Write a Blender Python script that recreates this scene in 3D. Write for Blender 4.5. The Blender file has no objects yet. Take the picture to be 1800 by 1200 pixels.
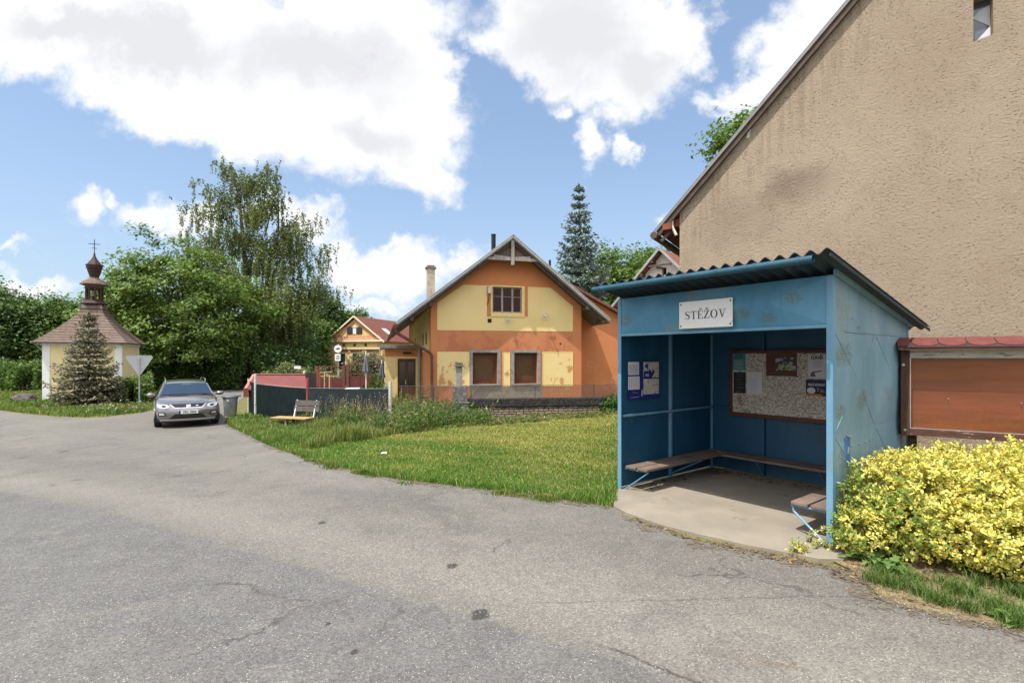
import bpy, math, random
import numpy as np
from mathutils import Vector, Matrix, noise
from mathutils.geometry import delaunay_2d_cdt

random.seed(7)
SC = bpy.context.scene
COL = SC.collection
R = math.radians
# photograph geometry: focal length, principal column and horizon row in pixels of the 1800x1200 photo
F, CX, HY, CZ = 900.0, 900.0, 628.0, 1.75


def zg(x, y):
    """ground height: falls gently away towards the far left"""
    s = .6 * (y - 5) - .8 * x
    t = min(1., max(0., (s - 2) / 12))
    return -.5 * t * t * (3 - 2 * t)


def gp(px, py):
    """photo pixel -> point on the ground"""
    a, b = (px - CX) / F, (HY - py) / F
    lo, hi = .3, 400.
    for _ in range(60):
        m = (lo + hi) / 2
        if CZ + b * m > zg(a * m, m):
            lo = m
        else:
            hi = m
    return (a * lo, lo, zg(a * lo, lo))


def wp(px, py, Y):
    return Vector(((px - CX) / F * Y, Y, CZ + (HY - py) / F * Y))


class Fr:
    """a local frame standing on the ground: u along, v back, z up"""
    def __init__(s, ox, oy, oz, ang):
        s.o = (ox, oy, oz); s.a = ang; s.c = math.cos(ang); s.s = math.sin(ang)

    def pix(s, px, py, v=0.):
        a, b = (px - CX) / F, (HY - py) / F
        ox, oy, oz = s.o
        u = (a * (oy + v * s.c) - ox + v * s.s) / (s.c - a * s.s)
        Y = oy + u * s.s + v * s.c
        return u, CZ + b * Y - oz

    def pixu(s, px, py, u=0.):
        a, b = (px - CX) / F, (HY - py) / F
        ox, oy, oz = s.o
        v = (ox + u * s.c - a * (oy + u * s.s)) / (s.s + a * s.c)
        Y = oy + u * s.s + v * s.c
        return v, CZ + b * Y - oz

    def W(s, u, v, z=0.):
        return Vector((s.o[0] + u * s.c - v * s.s, s.o[1] + u * s.s + v * s.c, s.o[2] + z))


def tag(o, label=None, cat=None, group=None, kind=None):
    if label: o['label'] = label
    if cat: o['category'] = cat
    if group: o['group'] = group
    if kind: o['kind'] = kind
    return o


def empty(name, loc, ang=0., label=None, cat=None, group=None):
    o = bpy.data.objects.new(name, None)
    o.empty_display_size = .2
    COL.objects.link(o)
    o.location = loc
    o.rotation_euler = (0, 0, ang)
    return tag(o, label, cat, group)


def at(fr, name, label=None, cat=None, group=None):
    return empty(name, fr.o, fr.a, label, cat, group)


def copy_tree(o, parent=None):
    c = o.copy(); COL.objects.link(c); c.parent = parent
    for ch in [x for x in bpy.data.objects if x.parent == o]:
        copy_tree(ch, c)
    return c


# ---------------------------------------------------------------- mesh building
class MB:
    def __init__(s):
        s.v = []; s.f = []; s.m = []; s.k = 0

    def add(s, vs, fs):
        n = len(s.v)
        s.v += [tuple(p) for p in vs]
        for f in fs:
            s.f.append([i + n for i in f]); s.m.append(s.k)
        return s

    def mat(s, k):
        s.k = k; return s

    def poly(s, *p):
        return s.add(p, [list(range(len(p)))])

    def box(s, x0, y0, z0, x1, y1, z1):
        if x1 < x0: x0, x1 = x1, x0
        if y1 < y0: y0, y1 = y1, y0
        if z1 < z0: z0, z1 = z1, z0
        v = [(x0, y0, z0), (x1, y0, z0), (x1, y1, z0), (x0, y1, z0), (x0, y0, z1), (x1, y0, z1), (x1, y1, z1), (x0, y1, z1)]
        return s.add(v, [(0, 3, 2, 1), (4, 5, 6, 7), (0, 1, 5, 4), (1, 2, 6, 5), (2, 3, 7, 6), (3, 0, 4, 7)])

    def bar(s, p, q, w, h=None, up=(0, 0, 1)):
        """rectangular bar from p to q"""
        p, q = Vector(p), Vector(q); h = h or w
        d = (q - p).normalized(); upv = Vector(up)
        if abs(d.dot(upv)) > .99: upv = Vector((0, 1, 0))
        a = d.cross(upv).normalized() * w / 2; b = a.cross(d).normalized() * h / 2
        v = [p - a - b, p + a - b, p + a + b, p - a + b, q - a - b, q + a - b, q + a + b, q - a + b]
        return s.add(v, [(0, 1, 2, 3), (7, 6, 5, 4), (0, 4, 5, 1), (1, 5, 6, 2), (2, 6, 7, 3), (3, 7, 4, 0)])

    def tube(s, pts, r, n=8, caps=True):
        pts = [Vector(p) for p in pts]
        rs = r if isinstance(r, (list, tuple)) else [r] * len(pts)
        rings = []; vs = []; prev = None
        for i, p in enumerate(pts):
            d = (pts[min(i + 1, len(pts) - 1)] - pts[max(i - 1, 0)]).normalized()
            ref = prev if prev is not None else (Vector((0, 0, 1)) if abs(d.z) < .9 else Vector((1, 0, 0)))
            a = d.cross(ref)
            if a.length < 1e-4: a = d.cross(Vector((1, 0, 0)) if abs(d.x) < .9 else Vector((0, 1, 0)))
            a.normalize(); b = a.cross(d).normalized(); prev = b
            for k in range(n):
                t = 2 * math.pi * k / n
                vs.append(p + (a * math.cos(t) + b * math.sin(t)) * rs[i])
        fs = []
        for i in range(len(pts) - 1):
            for k in range(n):
                k2 = (k + 1) % n
                fs.append((i * n + k, (i + 1) * n + k, (i + 1) * n + k2, i * n + k2))
        if caps:
            fs.append(list(range(n))); fs.append([(len(pts) - 1) * n + k for k in range(n)][::-1])
        return s.add(vs, fs)

    def lathe(s, prof, n=16, c=(0, 0, 0), ph=0., caps=True):
        """profile [(r,z)] turned round a vertical axis"""
        vs = []; fs = []
        for r, z in prof:
            for k in range(n):
                t = 2 * math.pi * k / n + ph
                vs.append((c[0] + r * math.cos(t), c[1] + r * math.sin(t), c[2] + z))
        for i in range(len(prof) - 1):
            for k in range(n):
                k2 = (k + 1) % n
                fs.append((i * n + k, i * n + k2, (i + 1) * n + k2, (i + 1) * n + k))
        if caps:
            fs.append(list(range(n))[::-1]); fs.append([(len(prof) - 1) * n + k for k in range(n)])
        return s.add(vs, fs)

    def prism(s, poly, fn, d0, d1, holes=()):
        """polygon (2-D, with holes) pushed between depths d0 and d1; fn(x,y,d)->3-D"""
        loops = [list(poly)] + [list(h) for h in holes]
        pts = []; edges = []
        for lp in loops:
            n = len(pts); pts += lp
            edges += [(n + i, n + (i + 1) % len(lp)) for i in range(len(lp))]
        r = delaunay_2d_cdt([Vector(p) for p in pts], edges, [], 1, 1e-6)
        P, T = r[0], r[2]
        def inside(q, lp):
            c = False
            for i in range(len(lp)):
                x1, y1 = lp[i]; x2, y2 = lp[i - 1]
                if (y1 > q[1]) != (y2 > q[1]) and q[0] < (x2 - x1) * (q[1] - y1) / (y2 - y1) + x1: c = not c
            return c
        fs = []
        for t in T:
            c = sum((P[i] for i in t), Vector((0, 0))) / len(t)
            if inside(c, loops[0]) and not any(inside(c, h) for h in loops[1:]): fs.append(list(t))
        n = len(P)
        vs = [fn(p[0], p[1], d0) for p in P] + [fn(p[0], p[1], d1) for p in P]
        F2 = fs + [[i + n for i in t][::-1] for t in fs]
        s.add(vs, F2)
        for lp in loops:
            for i in range(len(lp)):
                a, b = lp[i], lp[(i + 1) % len(lp)]
                s.poly(fn(*a, d0), fn(*a, d1), fn(*b, d1), fn(*b, d0))
        return s

    def build(s, name, mats, parent=None, smooth=False, bevel=0., loc=None, kind=None, recalc=True):
        me = bpy.data.meshes.new(name)
        off = Vector(loc) if loc is not None else Vector((0, 0, 0))
        me.from_pydata([tuple(Vector(p) - off) for p in s.v], [], s.f)
        for m in (mats if isinstance(mats, (list, tuple)) else [mats]): me.materials.append(m)
        me.polygons.foreach_set('material_index', s.m)
        if recalc:
            import bmesh
            bm = bmesh.new(); bm.from_mesh(me)
            bmesh.ops.remove_doubles(bm, verts=bm.verts, dist=1e-5)
            bmesh.ops.recalc_face_normals(bm, faces=bm.faces)
            bm.to_mesh(me); bm.free()
        if smooth: me.polygons.foreach_set('use_smooth', [True] * len(me.polygons))
        me.update()
        o = bpy.data.objects.new(name, me); COL.objects.link(o)
        o.parent = parent
        if loc is not None: o.location = loc
        if bevel:
            b = o.modifiers.new('bevel', 'BEVEL'); b.width = bevel; b.segments = 2; b.limit_method = 'ANGLE'; b.angle_limit = R(40)
        if smooth:
            e = o.modifiers.new('split', 'EDGE_SPLIT'); e.split_angle = R(42)
        if kind: o['kind'] = kind
        return o


def np_mesh(name, V, Fc, mat, cols=None, parent=None, loc=None, smooth=False):
    """fast mesh of equal polygons from numpy arrays"""
    V = np.asarray(V, dtype=np.float32).reshape(-1, 3)
    if loc is not None: V = V - np.array(loc, dtype=np.float32)
    Fc = np.asarray(Fc, dtype=np.int32)
    M, k = Fc.shape
    me = bpy.data.meshes.new(name)
    me.vertices.add(len(V)); me.vertices.foreach_set('co', V.ravel())
    me.loops.add(M * k); me.loops.foreach_set('vertex_index', Fc.ravel())
    me.polygons.add(M)
    me.polygons.foreach_set('loop_start', np.arange(0, M * k, k, dtype=np.int32))
    me.polygons.foreach_set('loop_total', np.full(M, k, dtype=np.int32))
    if smooth: me.polygons.foreach_set('use_smooth', np.ones(M, dtype=bool))
    me.update(calc_edges=True)
    if cols is not None:
        ca = me.color_attributes.new('col', 'FLOAT_COLOR', 'POINT')
        c4 = np.ones((len(V), 4), dtype=np.float32); c4[:, :3] = cols
        ca.data.foreach_set('color', c4.ravel())
    me.materials.append(mat)
    o = bpy.data.objects.new(name, me); COL.objects.link(o)
    o.parent = parent
    if loc is not None: o.location = loc
    return o


# ---------------------------------------------------------------- materials
class NT:
    def __init__(s, tree):
        s.t = tree; s.n = tree.nodes; s.l = tree.links

    def put(s, inp, val):
        if isinstance(val, bpy.types.NodeSocket): s.l.new(val, inp)
        elif isinstance(val, (tuple, list)) and inp.type == 'RGBA': inp.default_value = (*val[:3], 1)
        else: inp.default_value = val

    def node(s, typ, out=0, props=None, **ins):
        n = s.n.new(typ)
        for k, v in (props or {}).items(): setattr(n, k, v)
        for k, v in ins.items():
            key = int(k[1:]) if k[0] == 'i' and k[1:].isdigit() else k.replace('_', ' ')
            s.put(n.inputs[key], v)
        return n.outputs[out]

    def math(s, op, a, b=0., c=0., clamp=False):
        return s.node('ShaderNodeMath', props={'operation': op, 'use_clamp': clamp}, i0=a, i1=b, i2=c)

    def vmath(s, op, a, b=(0, 0, 0), out=0):
        return s.node('ShaderNodeVectorMath', out=out, props={'operation': op}, i0=a, i1=b)

    def mix(s, fac, a, b, blend='MIX'):
        n = s.n.new('ShaderNodeMix'); n.data_type = 'RGBA'; n.blend_type = blend
        s.put(n.inputs[0], fac); s.put(n.inputs[6], a); s.put(n.inputs[7], b)
        return n.outputs[2]

    def noise(s, vec, scale, detail=4, rough=.55, dist=0., col=False):
        return s.node('ShaderNodeTexNoise', out=1 if col else 0, Vector=vec, Scale=scale, Detail=detail, Roughness=rough, Distortion=dist)

    def voro(s, vec, scale, out=0, feature='F1', rnd=1.):
        return s.node('ShaderNodeTexVoronoi', out=out, props={'feature': feature}, Vector=vec, Scale=scale, Randomness=rnd)

    def ramp(s, fac, *stops, interp='LINEAR'):
        n = s.n.new('ShaderNodeValToRGB'); n.color_ramp.interpolation = interp
        e = n.color_ramp.elements
        while len(e) < len(stops): e.new(.5)
        for el, (p, c) in zip(e, stops):
            el.position = p; el.color = (c, c, c, 1) if isinstance(c, (int, float)) else (*c[:3], 1)
        s.put(n.inputs[0], fac)
        return n.outputs[0]

    def step(s, v, a, b):
        """smooth 0..1 as v goes from a to b"""
        n = s.n.new('ShaderNodeMapRange'); n.interpolation_type = 'SMOOTHSTEP'
        s.put(n.inputs[0], v)
        n.inputs[1].default_value = a; n.inputs[2].default_value = b
        return n.outputs[0]

    def bump(s, h, strength=.5, dist=.01, normal=None):
        n = s.n.new('ShaderNodeBump')
        s.put(n.inputs['Height'], h); n.inputs['Strength'].default_value = strength; n.inputs['Distance'].default_value = dist
        if normal is not None: s.l.new(normal, n.inputs['Normal'])
        return n.outputs[0]


def new_mat(name):
    m = bpy.data.materials.new(name); m.use_nodes = True
    nt = NT(m.node_tree); nt.n.clear()
    out = nt.n.new('ShaderNodeOutputMaterial')
    return m, nt, out


def bsdf(nt, out, color, rough=.6, metal=0., normal=None, spec=.5, coat=0.):
    p = nt.n.new('ShaderNodeBsdfPrincipled')
    nt.put(p.inputs['Base Color'], color); nt.put(p.inputs['Roughness'], rough); nt.put(p.inputs['Metallic'], metal)
    p.inputs['Specular IOR Level'].default_value = spec
    p.inputs['Coat Weight'].default_value = coat; p.inputs['Coat Roughness'].default_value = .05
    if normal is not None: nt.l.new(normal, p.inputs['Normal'])
    nt.l.new(p.outputs[0], out.inputs[0])
    return p


def obco(nt):
    return nt.node('ShaderNodeTexCoord', out=3)


def M(name, c, rough=.65, var=.25, scale=6., bump=.15, bscale=60., metal=0., dirt=None, dthr=.6, dscale=2., spec=.4, coat=0., stretch=None):
    """weathered paint / wood / plaster: base colour, uneven tone, optional worn patches of another colour, fine bump"""
    m, nt, out = new_mat(name)
    co = obco(nt)
    if stretch: co = nt.vmath('MULTIPLY', co, stretch)
    n1 = nt.noise(co, scale, 5, .6)
    col = nt.mix(nt.ramp(n1, (.3, 0.), (.7, 1.)), tuple(x * (1 - var) for x in c), tuple(min(1, x * (1 + var)) for x in c))
    if dirt:
        n2 = nt.noise(co, dscale, 8, .68)
        col = nt.mix(nt.step(n2, dthr, dthr + .05), col, dirt)
    h = nt.noise(co, bscale, 4, .6)
    bsdf(nt, out, col, rough, metal, nt.bump(h, bump, .01) if bump else None, spec, coat)
    return m


def leaf_mat(name, trans=.35, rough=.55):
    m, nt, out = new_mat(name)
    c = nt.node('ShaderNodeVertexColor', props={'layer_name': 'col'})
    p = nt.n.new('ShaderNodeBsdfPrincipled')
    nt.put(p.inputs['Base Color'], c); p.inputs['Roughness'].default_value = rough
    p.inputs['Specular IOR Level'].default_value = .3
    t = nt.n.new('ShaderNodeBsdfTranslucent')
    nt.put(t.inputs[0], nt.mix(.5, c, (1.2, 1.25, .5), 'MULTIPLY'))
    mx = nt.n.new('ShaderNodeMixShader'); mx.inputs[0].default_value = trans
    nt.l.new(p.outputs[0], mx.inputs[1]); nt.l.new(t.outputs[0], mx.inputs[2])
    nt.l.new(mx.outputs[0], out.inputs[0])
    return m


def glass_mat(name, tint=(.02, .025, .03), rough=.03):
    m, nt, out = new_mat(name)
    bsdf(nt, out, tint, rough, 0., None, .9)
    return m


LEAF = leaf_mat('leaf')
GRASSM = leaf_mat('grass_blade', .3, .6)
NEEDLE = leaf_mat('needle', .12, .6)
BARK = M('bark', (.10, .075, .055), .9, .4, 8, .6, 25)
BIRCHBARK = M('birch_bark', (.42, .40, .37), .8, .25, 5, .3, 25, dirt=(.05, .045, .04), dthr=.58, dscale=4)
GALV = M('galvanised_metal', (.42, .44, .46), .45, .15, 5, .05, 80, metal=.6)
WHITEM = M('white_paint', (.72, .72, .70), .5, .06, 6, .05)
DARK = M('dark_opening', (.012, .012, .013), .8, .2, 4, 0)
TERRARED = M('red_brown_paint', (.105, .028, .02), .6, .3, 8, .2, 40, dirt=(.30, .22, .17), dthr=.66, dscale=9)


# ---------------------------------------------------------------- text
def text_mesh(txt, size, parent, mat, mtx, name='lettering', extrude=.0015, align='LEFT', sx=1., bold=0.):
    cu = bpy.data.curves.new(name, 'FONT')
    cu.body = txt; cu.size = size; cu.extrude = extrude; cu.align_x = align; cu.offset = bold
    tmp = bpy.data.objects.new(name + '_tmp', cu); COL.objects.link(tmp)
    bpy.context.view_layer.update()
    me = bpy.data.meshes.new_from_object(tmp.evaluated_get(bpy.context.evaluated_depsgraph_get()))
    bpy.data.objects.remove(tmp); bpy.data.curves.remove(cu)
    me.transform(Matrix.Diagonal((sx, 1, 1, 1))); me.transform(mtx)
    me.materials.clear(); me.materials.append(mat)
    me.name = name
    o = bpy.data.objects.new(name, me); COL.objects.link(o); o.parent = parent
    return o


def facing_front(u, v, z):
    """matrix for text standing on a wall, read from -v"""
    return Matrix.Translation((u, v, z)) @ Matrix.Rotation(R(90), 4, 'X')


def inpoly(x, y, lp):
    c = False
    for i in range(len(lp)):
        x1, y1 = lp[i][0], lp[i][1]; x2, y2 = lp[i - 1][0], lp[i - 1][1]
        if (y1 > y) != (y2 > y) and x < (x2 - x1) * (y - y1) / (y2 - y1) + x1: c = not c
    return c


def inpoly_np(x, y, lp):
    c = np.zeros(len(x), dtype=bool)
    for i in range(len(lp)):
        x1, y1 = lp[i][0], lp[i][1]; x2, y2 = lp[i - 1][0], lp[i - 1][1]
        if y1 == y2: continue
        c ^= ((y1 > y) != (y2 > y)) & (x < (x2 - x1) * (y - y1) / (y2 - y1) + x1)
    return c


def zg_np(x, y):
    t = np.clip((.6 * (y - 5) - .8 * x - 2) / 12, 0, 1)
    return -.5 * t * t * (3 - 2 * t)


def densify(pts, step, jit=0., seed=1):
    rr = random.Random(seed); out = []
    for i in range(len(pts)):
        a, b = Vector(pts[i][:2]), Vector(pts[(i + 1) % len(pts)][:2])
        n = max(1, int((b - a).length / step))
        for k in range(n):
            p = a.lerp(b, k / n)
            out.append((p.x + rr.uniform(-jit, jit), p.y + rr.uniform(-jit, jit)))
    return out


def sheet(name, poly, mat, lift, step=.6, kind='structure'):
    """polygon draped on the ground a few millimetres above it"""
    xs = [p[0] for p in poly]; ys = [p[1] for p in poly]
    pts = [Vector(p) for p in poly]
    edges = [(i, (i + 1) % len(poly)) for i in range(len(poly))]
    x = math.floor(min(xs) / step) * step
    while x < max(xs):
        y = math.floor(min(ys) / step) * step
        while y < max(ys):
            if inpoly(x, y, poly): pts.append(Vector((x + .01, y + .013)))
            y += step
        x += step
    r = delaunay_2d_cdt(pts, edges, [], 1, 1e-5)
    mb = MB()
    fs = []
    for t in r[2]:
        c = sum((r[0][i] for i in t), Vector((0, 0))) / len(t)
        if inpoly(c.x, c.y, poly): fs.append(list(t))
    mb.add([(p.x, p.y, zg(p.x, p.y) + lift) for p in r[0]], fs)
    o = mb.build(name, mat, kind=kind, recalc=False, smooth=False)
    # upward normals
    me = o.data
    if sum(p.normal.z for p in me.polygons) < 0: me.flip_normals()
    return o
# ================================================================ camera, light, sky
cam_d = bpy.data.cameras.new('camera'); cam = bpy.data.objects.new('camera', cam_d); COL.objects.link(cam)
cam.location = (0, 0, CZ); cam.rotation_euler = (R(90), 0, 0)
cam_d.sensor_width = 36; cam_d.lens = 36 * F / 1800; cam_d.shift_y = (HY - 600) / 1800
cam_d.clip_start = .05; cam_d.clip_end = 3000
SC.camera = cam
SUN_EL = R(65.5); SUN_TRAVEL = Vector((.335, .30, 0)).normalized()          # the light travels this way over the ground
sd = bpy.data.lights.new('sun', 'SUN'); sun = bpy.data.objects.new('sun', sd); COL.objects.link(sun)
sd.energy = 4.3; sd.angle = R(.53); sd.color = (1, .955, .88)
dv = Vector((SUN_TRAVEL.x * math.cos(SUN_EL), SUN_TRAVEL.y * math.cos(SUN_EL), -math.sin(SUN_EL)))
sun.rotation_euler = dv.to_track_quat('-Z', 'Y').to_euler()
sun.location = (-10, -5, 30)
SC.view_settings.view_transform = 'Standard'; SC.view_settings.look = 'None'; SC.view_settings.gamma = 1
SC.view_settings.exposure = .45
try: SC.view_settings.use_curve_mapping = False
except Exception: pass
SC.cycles.max_bounces = 7; SC.cycles.transparent_max_bounces = 8
SC.cycles.use_denoising = True

wld = bpy.data.worlds.new('World'); SC.world = wld; wld.use_nodes = True
nt = NT(wld.node_tree); nt.n.clear()
wout = nt.n.new('ShaderNodeOutputWorld'); bg = nt.n.new('ShaderNodeBackground'); bg.inputs[1].default_value = .15
nt.l.new(bg.outputs[0], wout.inputs[0])
sky = nt.n.new('ShaderNodeTexSky'); sky.sky_type = 'NISHITA'; sky.sun_disc = False
sky.sun_elevation = SUN_EL; sky.sun_rotation = math.atan2(-SUN_TRAVEL.x, -SUN_TRAVEL.y)
sky.air_density = 1.2; sky.dust_density = 1.0; sky.ozone_density = 2.2
gen = nt.node('ShaderNodeTexCoord', out=0)
sep = nt.n.new('ShaderNodeSeparateXYZ'); nt.l.new(gen, sep.inputs[0])
X, Y, Z = sep.outputs
yy = nt.math('MAXIMUM', Y, .08)
comb = nt.n.new('ShaderNodeCombineXYZ')
nt.put(comb.inputs[0], nt.math('DIVIDE', X, yy)); nt.put(comb.inputs[1], nt.math('DIVIDE', Z, yy))
pl = comb.outputs[0]
w1 = nt.vmath('SUBTRACT', nt.noise(pl, 4.5, 3, .5, col=True), (.5, .5, .5))
w2 = nt.vmath('SUBTRACT', nt.noise(pl, 16, 9, .62, col=True), (.5, .5, .5))
sc1 = nt.n.new('ShaderNodeVectorMath'); sc1.operation = 'SCALE'; nt.l.new(w1, sc1.inputs[0]); sc1.inputs['Scale'].default_value = .17
sc2 = nt.n.new('ShaderNodeVectorMath'); sc2.operation = 'SCALE'; nt.l.new(w2, sc2.inputs[0]); sc2.inputs['Scale'].default_value = .13
wv = nt.vmath('ADD', nt.vmath('ADD', pl, sc1.outputs[0]), sc2.outputs[0])
BLOBS = [  # clouds: centre, radii (photo pixels at the image plane distance), turn
    (330, 40, 430, 140, 12), (560, 185, 260, 135, 18), (700, 240, 115, 110, 0), (735, 315, 75, 48, 20), (40, 40, 240, 95, 5),
    (620, 20, 200, 120, 0), (735, 130, 82, 120, 0), (400, 205, 200, 75, 18), (250, 150, 190, 80, 18),
    (1010, 20, 190, 120, 0), (1085, 135, 115, 75, 0), (960, 90, 105, 85, 25), (1165, 50, 95, 110, 20),
    (1035, 230, 34, 40, 0), (1086, 252, 20, 40, 0), (975, 185, 26, 20, 0), (870, 60, 60, 50, 30),
    (1395, 85, 110, 72, -42), (1325, 148, 78, 42, -15), (1450, 20, 110, 70, 0), (1262, 165, 42, 24, 0),
    (148, 360, 46, 32, -10), (200, 340, 26, 14, 20), (275, 365, 55, 38, 0), (335, 392, 45, 32, 0), (545, 395, 52, 36, 0), (480, 380, 60, 30, 0),
    (650, 468, 95, 44, 5), (725, 478, 78, 46, 0), (805, 470, 50, 24, -20), (670, 528, 85, 18, 0), (20, 438, 44, 9, 0), (60, 500, 95, 28, 10),
    (1180, 410, 42, 28, 0), (590, 430, 40, 30, 0), (700, 440, 50, 16, 0), (-300, 300, 200, 120, 0), (-700, 100, 380, 160, 10), (2100, 200, 300, 180, 0)]
dens = None
for (bx, by, rx, ry, rot) in BLOBS:
    mp = nt.n.new('ShaderNodeMapping'); mp.vector_type = 'TEXTURE'
    nt.l.new(wv, mp.inputs[0])
    mp.inputs[1].default_value = ((bx - CX) / F, (HY - by) / F, 0)
    mp.inputs[2].default_value = (0, 0, R(-rot)); mp.inputs[3].default_value = (rx / F, ry / F, 1)
    ln = nt.vmath('LENGTH', mp.outputs[0], out=1)
    d = nt.math('MULTIPLY', nt.math('SUBTRACT', 1., ln), min(1., (ry / 100) ** .55 * .9))
    dens = d if dens is None else nt.math('SMOOTH_MAX', dens, d, .10)
edge = nt.math('ADD', dens, nt.math('MULTIPLY', nt.math('SUBTRACT', nt.noise(pl, 26, 10, .66), .5), .42))
alpha = nt.step(edge, -.13, .35)
wisp = nt.math('MULTIPLY', nt.step(nt.math('ADD', dens, nt.math('MULTIPLY', nt.math('SUBTRACT', nt.noise(pl, 9, 10, .7), .5), 1.1)), -.10, .6), .35)
alpha = nt.math('MAXIMUM', alpha, wisp)
# the rest of the sky dome: broken cloud from plain noise
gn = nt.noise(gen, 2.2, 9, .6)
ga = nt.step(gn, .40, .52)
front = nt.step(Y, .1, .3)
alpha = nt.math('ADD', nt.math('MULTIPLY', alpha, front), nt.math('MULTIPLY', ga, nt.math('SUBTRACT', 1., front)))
# thick middles are greyer, rims bright
g1 = nt.math('ADD', nt.math('MULTIPLY', dens, .9), nt.math('MULTIPLY', nt.math('SUBTRACT', nt.noise(pl, 2.3, 5, .5), .5), 1.5))
gb = None
for (bx, by, rx, ry, rot) in ((1010, 50, 190, 140, 10), (560, 95, 300, 100, 8), (640, 235, 130, 60, 20), (270, 75, 220, 60, 5), (1130, 110, 120, 80, 0), (120, 40, 160, 50, 0)):
    mp = nt.n.new('ShaderNodeMapping'); mp.vector_type = 'TEXTURE'; nt.l.new(wv, mp.inputs[0])
    mp.inputs[1].default_value = ((bx - CX) / F, (HY - by) / F, 0); mp.inputs[2].default_value = (0, 0, R(-rot)); mp.inputs[3].default_value = (rx / F, ry / F, 1)
    d = nt.math('SUBTRACT', 1., nt.vmath('LENGTH', mp.outputs[0], out=1)); gb = d if gb is None else nt.math('SMOOTH_MAX', gb, d, .2)
grey = nt.math('MULTIPLY', nt.step(nt.math('ADD', gb, nt.math('MULTIPLY', nt.math('SUBTRACT', nt.noise(pl, 3.2, 6, .55), .5), 1.3)), -.05, .75), nt.step(dens, .02, .3))
ccol = nt.mix(grey, (5.2, 5.22, 5.25), (4.05, 4.12, 4.28))
skyc = nt.mix(.30, nt.mix(1., sky.outputs[0], (.86, .88, .93), 'MULTIPLY'), (2.3, 3.1, 4.1))
low = nt.step(Z, .45, .02)
skyc = nt.mix(nt.math('MULTIPLY', low, .42), skyc, (2.6, 3.35, 4.4))
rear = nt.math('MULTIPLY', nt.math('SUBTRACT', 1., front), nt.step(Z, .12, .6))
ccol = nt.mix(rear, ccol, (11., 10.9, 10.7))      # unseen clouds behind the viewer, brightened to lift light on surfaces facing it
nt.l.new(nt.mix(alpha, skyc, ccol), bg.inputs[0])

# ================================================================ ground
def ground_mat():
    m, nt, out = new_mat('ground_soil_and_turf')
    co = obco(nt)
    n1 = nt.noise(co, .9, 6, .6); n2 = nt.noise(co, 14, 6, .65)
    col = nt.mix(nt.ramp(n1, (.35, 0.), (.65, 1.)), (.075, .11, .026), (.15, .145, .05))
    col = nt.mix(nt.ramp(n2, (.4, 0.), (.7, .7)), col, (.20, .15, .085))
    bsdf(nt, out, col, .95, 0, nt.bump(n2, .6, .03), .1)
    return m


def axis_steps(lo, hi, flo, fhi, fine):
    a = list(np.arange(flo, fhi + 1e-6, fine)); s = fine
    x = flo
    left = []
    while x > lo: s *= 1.5; x -= s; left.append(x)
    s = fine; x = fhi; right = []
    while x < hi: s *= 1.5; x += s; right.append(x)
    return np.array(left[::-1] + a + right)


xs = axis_steps(-900, 900, -34, 22, .5); ys = axis_steps(-600, 1100, -6, 44, .5)
gx, gy = np.meshgrid(xs, ys)
gz = zg_np(gx, gy)
V = np.stack([gx.ravel(), gy.ravel(), gz.ravel()], 1)
nx, ny = len(xs), len(ys)
idx = np.arange(nx * ny).reshape(ny, nx)
Fq = np.stack([idx[:-1, :-1].ravel(), idx[:-1, 1:].ravel(), idx[1:, 1:].ravel(), idx[1:, :-1].ravel()], 1)
ground = np_mesh('ground', V, Fq, ground_mat(), smooth=True); ground['kind'] = 'structure'

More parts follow.
